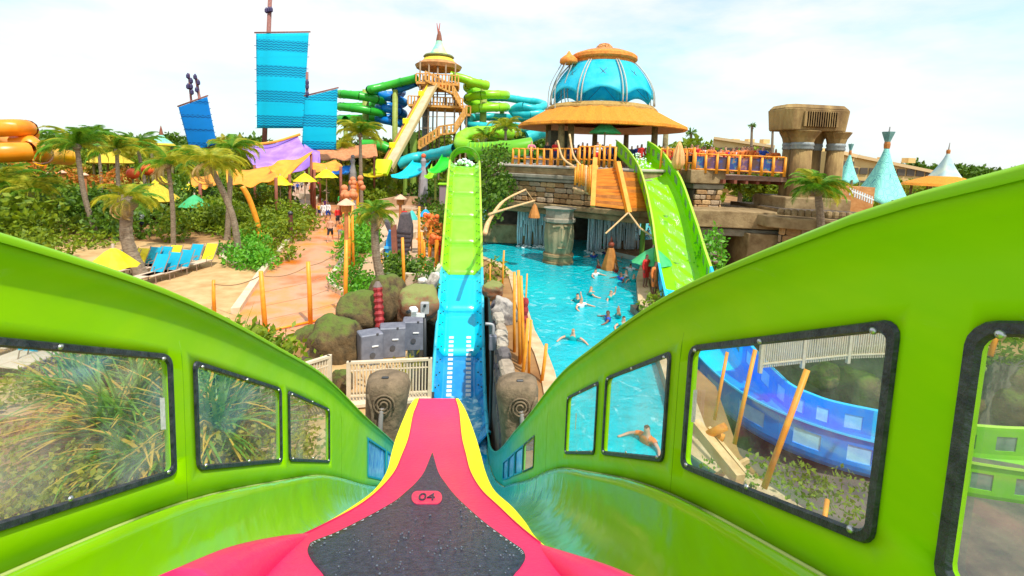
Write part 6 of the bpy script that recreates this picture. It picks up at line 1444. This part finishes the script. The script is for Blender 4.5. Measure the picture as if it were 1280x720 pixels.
g5=smooth_path([W(590,118,80),W(606,122,81),W(630,122,82),W(655,126,81),W(672,128,80),W(680,132,78),W(668,136,76),W(650,133,76),W(640,140,77),W(655,143,76),W(676,142,76),W(682,147,78),W(650,148,79),W(612,146,80),W(588,148,78),W(588,156,76),W(610,158,75),W(640,158,75),W(662,162,76)],6)
tube_slide(g5,.62,TT,'teal tube slide looping wide right of the lime spiral')
g6=smooth_path([W(660,172,62),W(676,166,62),W(686,166,61),W(690,172,60)],5); tube_slide(g6,.75,TT,'short teal tube passing behind the rock platform left corner')
g7=smooth_path([W(640,166,68),W(600,165,66),W(580,170,62),W(576,180,58),W(590,184,56)],6); tube_slide(g7,.8,LT,'lime tube curling above the crest of the green slide')
g8=smooth_path([W(588,189,55),W(610,188,54),W(640,186,53),W(665,182,53)],5); th=tube_slide(g8,.95,mat('tube_apple',(.12,.42,.01),.35),'thick apple green tube lying behind the green slide crest')
g9=smooth_path([W(450,182,70),W(462,181,70),W(480,183,70),W(485,186,70)],4); tube_slide(g9,.75,GT,'short green tube low behind the palm in the middle')
g10=smooth_path([W(498,205,64),W(515,198,64),W(530,196,64),W(556,190,60),W(570,186,58)],5); tube_slide(g10,.7,TT,'teal tube near the ground at the foot of the tower')
m=MB(); th=thing('open_slide_rim','lime serrated rim behind the slide crest','slide rim',tuple(W(620,185,52)))
for k in range(13): q=W(588+k*5.5,183,52.5); m=MB(); m.lathe([(.12,-.1),(.10,.3),(.02,.5)],tuple(q),6); m.build('rim_tooth',LT,th)
o1=smooth_path([W(-20,161,38),W(8,160,38),W(30,160,39),W(36,167,41),W(25,178,42),W(5,172,43)],6); tube_slide(o1,.62,OT,'upper orange tube slide cut by the left edge')
o2=smooth_path([W(-30,192,36),W(0,191,36),W(30,190,37),W(46,190,38),W(54,196,42)],6); tube_slide(o2,.68,OT,'lower orange tube slide cut by the left edge')
o3=smooth_path([W(20,180,39),W(36,178,39),W(42,186,39)],5); tube_slide(o3,.6,OT,'short orange tube elbow between the other two'); 
o4=smooth_path([W(52,196,50),W(66,195,52),W(86,197,54)],4); tube_slide(o4,.8,mat('tube_amber',(.90,.42,.0),.4),'amber tube section ending at the tall dark palm')
# splash pool and small slides in the middle distance
sheet('splash_pool',gp([(476,232),(540,229),(560,226),(556,219),(480,221)],0),.05,WATER)
def ramp(p,q,w,mt,label,name='small_slide',z=.3):
    a=D(*p); b_=D(*q); th=thing(name,label,'slide',tuple(b_)); sdv=(b_-a).cross(Vector((0,0,1))).normalized(); m=MB()
    vs=[]; 
    for k in range(7):
        c=a.lerp(b_,k/6)+Vector((0,0,-.5*math.sin(math.pi*k/6)))
        for s_,h in ((-1,.3),(-.9,0),(0,-.1),(.9,0),(1,.3)): vs.append(c+sdv*s_*w/2+Vector((0,0,h)))
    m.add(vs,[(k*5+j,k*5+j+1,k*5+j+6,k*5+j+5) for k in range(6) for j in range(4)]); m.build('chute',mt,th,smooth=True,solid=.06)
    q=a; m=MB(); m.tube([(q.x,q.y,0),tuple(q)],.14,6); m.build('support',OL,th)
ramp((527,203,62),(500,222,58),2.6,mat('chute_cyan',(.0,.55,.75),.3),'wide cyan slide ending in the distant splash pool'); ramp((430,206,60),(418,216,56),2.4,mat('chute_blue',(.0,.22,.75),.3),'blue slide behind the yellow umbrellas'); ramp((560,196,58),(543,215,52),1.4,mat('chute_green',(.02,.60,.02),.35),'bright green small slide left of the slide crest'); ramp((545,208,58),(536,222,55),1.0,LT,'small lime chute by the splash pool'); ramp((480,208,62),(462,220,58),1.6,YEC,'small yellow slide near the middle palm')
for px,pt,pb,d,w,mt_,lab,cat in ((529,197,224,60,7,mat('statue_grey',(.30,.27,.30),.8,(.42,.38,.40),2),'grey conical feature with a red top at the splash pool','water feature'),(441,198,216,58,6,mat('statue_stone',(.28,.26,.24),.8),'stone figure statue behind the yellow umbrellas','statue')):
    a=D(px,pt,d); b_=D(px,pb,d); th=thing('play_feature',lab,cat,(b_.x,d,0)); s_=w*d/600; m=MB(); m.lathe([(s_*.9,0),(s_*.75,max(.3,b_.z)),(s_*.35,b_.z*.4+a.z*.6),(s_*.5,a.z*.85+b_.z*.15),(s_*.25,a.z)],(b_.x,d,0),9); m.build('body',mt_,th)
    m=MB(); m.ball((b_.x,d,a.z+.2),s_*.42,8,6); m.build('top',LANT if w>6 else mt_,th,smooth=True)
q=W(559,222,50); th=thing('pump_house','small grey pump house beside the slide crest','hut',(q.x,q.y,0)); m=MB(); m.bbox((q.x-.1,q.y,1.6),(1.3,1.3,3.2),.05); m.build('wall',mat('mauve_grey',(.28,.2,.22),.8),th); m=MB(); m.bbox((q.x-.1,q.y,3.3),(1.6,1.6,.2),.05); m.build('roof',LT,th)
# orange rock planters and flower sculptures mid distance
for i,(px,py,d,r_,mt_,lab) in enumerate(((435,243,40,1.0,mat('sculpt_orange',(.75,.26,.10),.7,(.6,.2,.08),3,.5),'orange carved flower cluster on a post left of the middle palm'),(447,228,44,.9,mat('sculpt_orange',(0,0,0)),'upper orange carved flower sculpture'),(538,272,29,.55,mat('sculpt_red',(.80,.16,.03),.6),'orange patio umbrella cushions under the blue one'),(546,300,26,.5,mat('sculpt_red',(0,0,0)),'orange float stack left of the green slide lane'))):
    c=D(px,py,d); th=thing('carved_flower',lab,'sculpture',(c.x,c.y,0)); random.seed(i); 
    for k in range(9): m=MB(); m.ball(c+Vector((random.uniform(-1,1)*r_*.7,random.uniform(-.3,.3),random.uniform(-.5,.5)*r_)),r_*.3,7,5); m.build('petal',mt_,th,smooth=True)
    m=MB(); m.tube([(c.x,c.y,0),tuple(c)],.12,6); m.build('stem',BAM,th)
umbrella(532,261,270,18,30,'small blue umbrella above orange cushions left of the green slide',mat('umb_blue',(.0,.35,.80),.6),'small pool umbrellas'); umbrella(515,262,274,16,30.5,'small teal umbrella behind the shingled gate',mat('umb_teal',(.05,.50,.45),.6),'small pool umbrellas')
# ------------------------------------------------------------------ aqua tents on the right
def tent(px,ptop,pb,wpx,d,label,mt,basket=True,eave=None):
    c=D(px,pb,d); t_=D(px,ptop,d); r_=wpx/2*d/600; H=t_.z-c.z; th=thing('pointed_tent',label,'tent',(c.x,c.y,0)); m=MB()
    def rr(u): return r_*(1-u)**1.35*.93+.07*r_
    def fn(u,v):
        a=2*math.pi*u; q=rr(v)*(1+.06*math.cos(5*a)*(1-v)); z=c.z+H*v*.74-(.25*abs(math.sin(2.5*a)))*(1-v)**2*1.2; return Vector((c.x+q*math.cos(a),c.y+q*math.sin(a),z))
    m.grid(fn,40,12); m.build('tent_cloth',mt,th,smooth=True,solid=.03)
    zz=c.z+H*.74; m=MB(); m.lathe([(.07*r_+.05,zz-.15),(.12*r_,zz+.1),(.1*r_,zz+.25)],(c.x,c.y,0),8); m.build('neck_wrap',WOOD2,th)
    if basket:
        m=MB(); m.lathe([(.1*r_,zz+.25),(.22*r_,zz+.75),(.24*r_,zz+.85)],(c.x,c.y,0),6); m.build('basket_cap',mat('cap_teal',(.10,.30,.30),.6,(.2,.4,.38),4),th)
    m=MB(); m.tube([(c.x,c.y,zz+.2),(c.x+.05,c.y,t_.z)],[.07,.03],5); m.build('spike',mat('spike_grey',(.3,.3,.28),.5),th)
    for k in range(5): a=2*math.pi*(k+.5)/5; m=MB(); m.tube([(c.x+r_*.9*math.cos(a),c.y+r_*.9*math.sin(a),0),(c.x+r_*.95*math.cos(a),c.y+r_*.95*math.sin(a),c.z+.1)],.09,6); m.build('pole',PW,th)
    return th
AQ=mat('aqua_cloth',(.20,.68,.58),.6); t=AQ.node_tree; b=t.nodes['Principled BSDF']; g=N(t,'ShaderNodeNewGeometry'); vo=N(t,'ShaderNodeTexVoronoi',Scale=3.3,feature='DISTANCE_TO_EDGE'); mpq=N(t,'ShaderNodeMapping'); mpq.inputs['Scale'].default_value=(1,1,.6); mpq.inputs['Rotation'].default_value=(.4,.6,.3); t.links.new(g.outputs['Position'],mpq.inputs[0]); t.links.new(mpq.outputs[0],vo.inputs['Vector'])
rp=N(t,'ShaderNodeValToRGB'); e=rp.color_ramp.elements; e[0].position=.05; e[0].color=(.25,.74,.62,1); e[1].position=.13; e[1].color=(.25,.74,.62,1); k=e.new(.09); k.color=(.02,.20,.32,1); t.links.new(vo.outputs['Distance'],rp.inputs['Fac']); t.links.new(rp.outputs['Color'],b.inputs['Base Color'])
tent(1101,158,250,64,27,'tall aqua tent with blue leaf pattern right of the stone monument',AQ)
tent(1059,179,226,28,42,'small aqua tent mostly hidden behind the stone monument',AQ)
tent(1181,178,224,40,44,'blue grey pointed tent roof above the right trough lip',mat('tent_bluegrey',(.30,.48,.55),.7,(.55,.68,.55),1.2),basket=False)
c=D(1178,234,44); th=thing('low_thatch_roof','orange thatch roof below the blue grey tent point','roof',(c.x,c.y,0)); m=MB(); m.lathe([(1.2,c.z+1.1),(3.2,c.z+.35),(3.4,c.z+.1)],(c.x,c.y,0),24,wob=thw); m.build('thatch',TH,th)
for k in range(4): a=k*math.pi/2+.4; m=MB(); m.tube([(c.x+2.6*math.cos(a),c.y+2.6*math.sin(a),0),(c.x+2.6*math.cos(a),c.y+2.6*math.sin(a),c.z+.5)],.12,6); m.build('post',PW,th)
th=thing('terracotta_wall','stepped terracotta wall with white railing in front of the aqua tent','wall',tuple(D(1060,245,25))); 
a=D(1042,232,25.5); b_=D(1092,252,24.5); m=MB(); m.prism([(a.x,a.y),(b_.x,b_.y),(b_.x,b_.y+1),(a.x,a.y+1)],.0,a.z); m.build('wall',mat('terra_orange',(.55,.22,.06),.8,(.75,.38,.14),2,.5),th)
for k in range(10):
    p=D(1062+k*3,244+k*1.2,24.3); m=MB(); m.bar(p,p+Vector((0,0,.42)),.05); m.build('baluster',mat('white_wood',(.7,.78,.8),.5),th)
p=D(1060,237,24.3); q=D(1092,250,24.3); m=MB(); m.bar(p,q,.06); m.build('top_rail',mat('white_wood',(0,0,0)),th)
# ------------------------------------------------------------------ tan buildings far behind
BT_=mat('building_tan',(.62,.42,.16),.85,(.72,.52,.24),.3); WDK=mat('window_dark',(.10,.08,.06),.3)
def building(x0,x1,yt0,yt1,d0,d1,label,nw,rows_=2,roofred=False):
    a=D(x0,yt0,d0); b_=D(x1,yt1,d1); ang=math.atan2(b_.y-a.y,b_.x-a.x); L_=math.hypot(b_.x-a.x,b_.y-a.y); th=thing('tan_building',label,'building',(a.x,a.y,0)); H=(a.z+b_.z)/2
    u=Vector((math.cos(ang),math.sin(ang),0)); n_=Vector((-u.y,u.x,0)); a0=Vector((a.x,a.y,0)); c=a0+u*L_/2+n_*6
    m=MB(); m.add([a0,a0+u*L_,a0+u*L_+n_*12,a0+n_*12]+[Vector((a0.x,a0.y,a.z)),Vector((b_.x,b_.y,b_.z)),Vector((b_.x,b_.y,b_.z))+n_*12,Vector((a0.x,a0.y,a.z))+n_*12],[(3,2,1,0),(4,5,6,7),(0,1,5,4),(1,2,6,5),(2,3,7,6),(3,0,4,7)]); m.build('wall',BT_,th)
    m=MB(); m.bar(Vector((a0.x,a0.y,a.z+.1))-n_*.3,Vector((b_.x,b_.y,b_.z+.1))-n_*.3,.7,.6); m.build('parapet',mat('parapet',(.70,.50,.26) if not roofred else (.55,.16,.05),.8),th)
    for k in range(nw):
        p=a0+u*L_*(k+.5)/nw; 
        for r_ in range(rows_): z=H-1.9-2.6*r_; m=MB(); m.box(p+Vector((0,0,z))-n_*.1,(1.3,.25,1.3),rz=ang); m.build('window',WDK,th)
    for k in range(4): p=a0+u*L_*(k+.5)/4+n_*5; m=MB(); m.box((p.x,p.y,H+.6),(1.6,1.6,1.0)); m.build('roof_unit',BT_,th)
building(892,968,173,184,110,104,'long tan building behind the crowd left of the monument',9); building(1042,1168,190,216,92,86,'tan building with low parapet seen behind the aqua tents',11); building(1040,1068,189,196,80,80,'small building with red roof edge beside the monument',3,1,True)
# ------------------------------------------------------------------ people
def skin_mesh(name,joints,edges):
    """one continuous body from a skinned skeleton; joints: name -> (x,y,z,r)"""
    names=list(joints); me=bpy.data.meshes.new(name); me.from_pydata([joints[k][:3] for k in names],[(names.index(a),names.index(b_)) for a,b_ in edges],[])
    o=bpy.data.objects.new(name,me); COL.objects.link(o); sk=o.modifiers.new('skin','SKIN'); sk.use_smooth_shade=True; sub=o.modifiers.new('sub','SUBSURF'); sub.levels=1
    for i,k in enumerate(names): r_=joints[k][3]; me.skin_vertices[0].data[i].radius=(r_,r_*(joints[k][4] if len(joints[k])>4 else .85))
    me.skin_vertices[0].data[names.index('pelvis')].use_root=True
    dg=bpy.context.evaluated_depsgraph_get(); dg.update(); out=bpy.data.meshes.new_from_object(o.evaluated_get(dg)); bpy.data.objects.remove(o); out.name=name; return out
def pose(kind):
    J=dict(pelvis=(0,0,.95,.15,.7),waist=(0,0,1.10,.13,.7),chest=(0,0,1.30,.17,.65),neck=(0,0,1.47,.06),head=(0,-.01,1.60,.095),crown=(0,0,1.71,.075),nose=(0,-.105,1.60,.016),
      sl=(-.19,0,1.41,.062),el=(-.25,.02,1.13,.044),wl=(-.25,-.06,.89,.034),hl=(-.25,-.08,.79,.036), sr=(.19,0,1.41,.062),er=(.25,.02,1.13,.044),wr=(.25,-.06,.89,.034),hr=(.25,-.08,.79,.036),
      pl=(-.10,0,.86,.10),kl=(-.11,-.02,.49,.062),al=(-.11,.02,.09,.042),tl=(-.12,-.13,.035,.035), pr=(.10,0,.86,.10),kr=(.11,-.02,.49,.062),ar=(.11,.02,.09,.042),tr=(.12,-.13,.035,.035))
    if kind=='walk': J.update(kl=(-.11,-.16,.52,.062),al=(-.11,-.22,.10,.042),tl=(-.12,-.36,.06,.035),kr=(.11,.06,.50,.062),ar=(.11,.30,.14,.042),tr=(.12,.20,.04,.035),wl=(-.25,.12,.92,.034),hl=(-.25,.14,.82,.036),wr=(.25,-.18,.95,.034),hr=(.25,-.24,.87,.036))
    if kind=='lean': J.update(el=(-.30,-.16,1.18,.044),wl=(-.18,-.34,1.12,.034),hl=(-.12,-.40,1.12,.036),er=(.30,-.16,1.18,.044),wr=(.18,-.34,1.12,.034),hr=(.12,-.40,1.12,.036))
    if kind=='wave': J.update(er=(.34,-.02,1.52,.044),wr=(.30,-.08,1.76,.034),hr=(.29,-.08,1.87,.036),el=(-.36,-.05,1.25,.044),wl=(-.45,-.2,1.20,.034),hl=(-.5,-.28,1.2,.036))
    if kind=='swim': J.update(el=(-.42,-.12,1.33,.044),wl=(-.50,-.32,1.28,.034),hl=(-.52,-.42,1.28,.036),er=(.42,-.10,1.33,.044),wr=(.56,-.26,1.28,.034),hr=(.6,-.34,1.28,.036))
    E_=[('pelvis','waist'),('waist','chest'),('chest','neck'),('neck','head'),('head','crown'),('head','nose'),('chest','sl'),('sl','el'),('el','wl'),('wl','hl'),('chest','sr'),('sr','er'),('er','wr'),('wr','hr'),('pelvis','pl'),('pl','kl'),('kl','al'),('al','tl'),('pelvis','pr'),('pr','kr'),('kr','ar'),('ar','tr')]
    return skin_mesh('body',J,E_)
def submesh(me,test,off,name):
    me.update(); nv=[v_.normal.copy() for v_ in me.vertices]; keep=[p for p in me.polygons if all(test(me.vertices[i].co) for i in p.vertices)]
    idx={}; vs=[]; fs=[]
    for p in keep:
        f=[]
        for i in p.vertices:
            if i not in idx: idx[i]=len(vs); vs.append(me.vertices[i].co+nv[i]*off)
            f.append(idx[i])
        fs.append(f)
    o=bpy.data.meshes.new(name); o.from_pydata(vs,[],fs); o.polygons.foreach_set('use_smooth',[True]*len(fs)); o.update(); return o
BODY={}
for kind in ('stand','walk','lean','wave','swim'):
    b0=pose(kind)
    BODY[kind]=(b0, submesh(b0,lambda c:.93<c.z<1.47 and abs(c.x)<.30 and c.y>-.19,.016,'shirt'), submesh(b0,lambda c:.52<c.z<1.02 and abs(c.x)<.24 and abs(c.y)<.22,.018,'shorts'), submesh(b0,lambda c:(c.z>1.63 and c.z<1.82 and abs(c.x)<.13) or (c.z>1.52 and c.z<1.82 and c.y>.02 and abs(c.x)<.13),.014,'hair'))
def pm(nm,c,r_=.8): return mat(nm,c,r_)
SK=[pm('skin_light',(.62,.34,.22),.6),pm('skin_tan',(.45,.22,.12),.6),pm('skin_brown',(.20,.09,.05),.6)]
HAIR=[pm('hair_black',(.015,.012,.01)),pm('hair_brown',(.08,.04,.02)),pm('hair_fair',(.35,.22,.09))]
CLOC={'red':(.65,.02,.02),'orange':(.85,.22,.04),'blue':(.02,.08,.45),'navy':(.01,.02,.10),'white':(.75,.75,.75),'black':(.015,.015,.02),'yellow':(.8,.65,.02),'green':(.03,.4,.08),'teal':(.0,.4,.4),'pink':(.75,.2,.3),'purple':(.2,.05,.4),'grey':(.25,.25,.27)}
def clo(c): return mat('cloth_'+c,CLOC[c],.8)
def person(loc,rz,kind,shirt,shorts,label,group=None,h=1.72,sk=None,vest=False):
    th=thing('person',label,'person',tuple(loc),rz,group); b0,sh,st,ha=BODY[kind]; s_=h/1.78
    for nm,me,mt_ in (('body',b0,sk or random.choice(SK)),('shirt',sh,clo(shirt) if shirt else None),('shorts',st,clo(shorts)),('hair',ha,random.choice(HAIR))):
        if mt_ is None: continue
        o=bpy.data.objects.new(nm,me); 
        if not me.materials: me.materials.append(mt_)
        COL.objects.link(o); o.parent=th; o.scale=(s_,s_,s_); o.material_slots[0].link='OBJECT'; o.material_slots[0].material=mt_
        if nm=='shirt' and vest: o.scale=(s_*1.12,s_*1.25,s_)
    return th
random.seed(21)
ordn=['first','second','third','fourth','fifth','sixth','seventh','eighth','ninth','tenth','eleventh','twelfth','thirteenth','fourteenth','fifteenth','sixteenth','seventeenth','eighteenth','nineteenth','twentieth']
# crowd behind the long banner railing, two rows
cols=['orange','red','orange','orange','pink','orange','red','orange','white','orange','orange','red','orange','blue','orange','orange']
a=D(866,210,28.8); b_=D(976,228,27.4)
for row in range(2):
    n=16 if row==0 else 14
    for i in range(n):
        p=a.lerp(b_,(i+.5+.5*row)/16); p.z=ZD-.1; c=cols[(i+row*5)%16]; 
        person(p+Vector((random.uniform(-.1,.1),.3+row*1.0+random.uniform(0,.4),0)),random.uniform(-.6,.6),random.choice(['stand','lean','stand']),c,random.choice(['navy','black','red','blue']),'%s from left in the %s row behind the banner railing, %s top'%(ordn[i],'front' if row==0 else 'back',c),'crowd behind the banner railing',random.uniform(1.6,1.85),vest=True)
# people under the hut
hp_=[(771,36,'red','navy'),(776,33.5,'red','black'),(783,35,'blue','navy'),(789,33,'navy','grey'),(796,34.5,'blue','navy'),(801,32.5,'red','red'),(806,36,'white','blue'),(813,33.2,'red','blue'),(765,38,'green','black'),(758,34.5,'orange','navy'),(746,32.2,'white','red'),(752,36,'grey','black'),(828,33.5,'red','navy'),(836,34,'orange','red'),(842,33,'red','navy'),(849,34.5,'pink','blue'),(856,33,'orange','black')]
for i,(px,d,c1,c2) in enumerate(hp_):
    p=D(px,200,d); p.z=ZD; person(p,random.uniform(-1,1),random.choice(['stand','lean','walk']),c1,c2,'%s from left in the hut deck queue, %s shirt and %s shorts'%(ordn[[j for j,_ in sorted(enumerate(hp_),key=lambda t:t[1][0])].index(i)],c1,c2),'people queueing on the hut deck',random.uniform(1.6,1.85))
for px,d,c1,lab in ((664,33.2,'pink','person in a pink top leaning at the left end railing of the rock platform'),(684,33.8,'black','person in black behind the left end railing of the platform')):
    p=D(px,190,d+.5); p.z=ZD; person(p,.1,'lean',c1,'black',lab)
for i in range(14):
    p=D(694+i*5.6,198,34.5+(i%3)*1.3); p.z=ZD; c1=['red','orange','white','navy','pink','blue','black'][i%7]; person(p,random.uniform(-1,1),random.choice(['stand','lean']),c1,'navy','%s from left behind the hut deck railing above the pillar, %s top'%(ordn[i],c1),'people queueing on the hut deck',random.uniform(1.55,1.85))
# walkers on the orange path
for px,py,k,c1,c2,rz,lab in ((413,303,'walk',None,'black',0,'shirtless adult in dark shorts walking down the orange path'),(425,300,'stand','orange','grey',.4,'child in orange beside the shirtless adult on the path'),(404,277,'walk','white','white',2.9,'adult in white walking away up the path'),(410,276,'walk','white','blue',2.8,'adult in white and blue at the right of the white group'),(399,272,'stand','yellow','navy',2.5,'child in a yellow top at the left of the white group'),(407,270,'stand','purple','white',3.0,'person in a purple top behind the white group'),(422,284,'stand','red','black',1,'person in red beside the kerb near the walking adult'),
      (425,262,'stand','green','black',1,'person in green at the top of the path'),(434,264,'walk','navy','grey',1.2,'person in navy at the top of the path'),(504,233,'stand',None,'navy',.2,'shirtless person standing before the splash pool'),(517,252,'walk','pink','white',.2,'person in pink walking between the terrace walls'),(515,240,'stand','black','red',.2,'person in black at the edge of the splash pool'),(456,310,'stand','orange','orange',1.4,'person in orange clothes half behind the near palm'),
      (538,232,'stand','pink','blue',0,'person in pink right of the splash pool'),(551,330,'stand','red','red',.4,'person in red beside the green slide lane'),(505,285,'stand','red',"grey",0,'person in a red top above the shingled gate')):
    q=G(px,py); person(q,rz,k,c1,c2,lab,h=1.78 if 'child' not in lab else 1.35)
# diners under the canopies
for i in range(18):
    px=346+i*5.2; py=245-(i%4)*3; q=G(px,py); c1=random.choice(list(CLOC)); person(q,random.uniform(-3,3),random.choice(['stand','walk']),c1,'black','%s person from the left in the shade of the yellow umbrellas, %s top'%(ordn[i],c1),'people under the yellow umbrellas')
for i,(px,py,c1) in enumerate(((42,265,'orange'),(52,262,'red'),(60,270,'pink'),(66,262,'orange'),(74,272,'purple'),(80,272,'teal'),(38,270,'red'),(178,290,'white'),(170,285,'black'),(205,268,'black'))):
    q=G(px,py); person(q,random.uniform(-3,3),'stand',c1,'navy','person in a %s top %s'%(c1,['at the left among the shrubs','behind the person at the far left','in front of the leftmost lantern post','right of the leftmost lantern post','beside the teal shirt at the far left','at the far left nearest the palms','left of all the others by the far shrubs','beside the stout palm trunk','just behind the stout palm','beneath the yellow thatched kiosk'][i]))
# people by the pool bank at the right
for px,py,c1,lab in ((806,360,'red','lifeguard in a red top standing on the pool bank'),(817,372,'orange','person in orange on the bank beside the lifeguard'),(812,348,'black','person in black under the green pool umbrella')):
    q=G(px,py); person(q,.6,'stand',c1,c1,lab,h=1.75)
# swimmers
sw_=[(726,384,'white'),(722,378,'teal'),(738,369,'teal'),(763,374,'teal'),(760,401,'blue'),(773,397,'teal'),(779,408,'teal'),(776,350,'blue'),(764,311,'teal'),(771,303,'navy'),(776,297,'navy'),(785,298,'navy'),(789,308,'navy'),(798,311,'navy'),(753,308,'green'),(716,425,'teal'),(790,290,'teal'),(748,302,'navy'),(768,320,'red'),(808,553,'orange'),(783,347,'white'),(760,330,'blue'),(800,300,'navy'),(810,290,'navy')]
lbl=['nearest the left of the close pair','left of the close pair','alone above the close pair','alone right of middle','at the left of the nearest trio','at the top of the nearest trio','at the right of the nearest trio','above the pool bank in the rippled water','right beside the carved wooden buoy','just right of the wooden buoy','far back behind the buoy','far back right of the buoy','in the dark cluster near the umbrella','at the right end of the dark cluster','left of the wooden buoy','at the coping by the bamboo pole','close to the far deck shadow','behind the wooden buoy','in front of the wooden buoy','seen through the small right window','next to the one above the pool bank','midway between buoy and near swimmers','furthest right before the slide','in the farthest corner by the slide']
for (px,py,c),l in zip(sw_,lbl):
    q=G(px,py,POOL_Z); q.z=POOL_Z-1.22; th=person(q,random.uniform(-3,3),random.choice(['swim','swim','wave']),c,'navy','swimmer in a %s top %s'%(c,l),'swimmers in the pool'); 
far=sorted([(742,322),(750,292),(757,318),(764,327),(769,290),(774,316),(780,306),(784,322),(790,300),(794,318),(801,306),(806,296),(812,282),(748,335),(735,310),(744,345),(788,338),(770,340),(792,352),(757,285),(781,283),(797,287)])
for i,(px,py) in enumerate(far):
    q=G(px,py,POOL_Z); q.z=POOL_Z-1.22; c=['navy','black','teal','red','white','blue'][(i*5)%6]; person(q,random.uniform(-3,3),'swim' if i%3 else 'wave',c,'navy','small distant swimmer, %s from the left in the rippled water, %s top'%((ordn+['twenty-first','twenty-second'])[i],c),'swimmers in the pool')
# foam ring round each swimmer group is part of the water: low churned patch
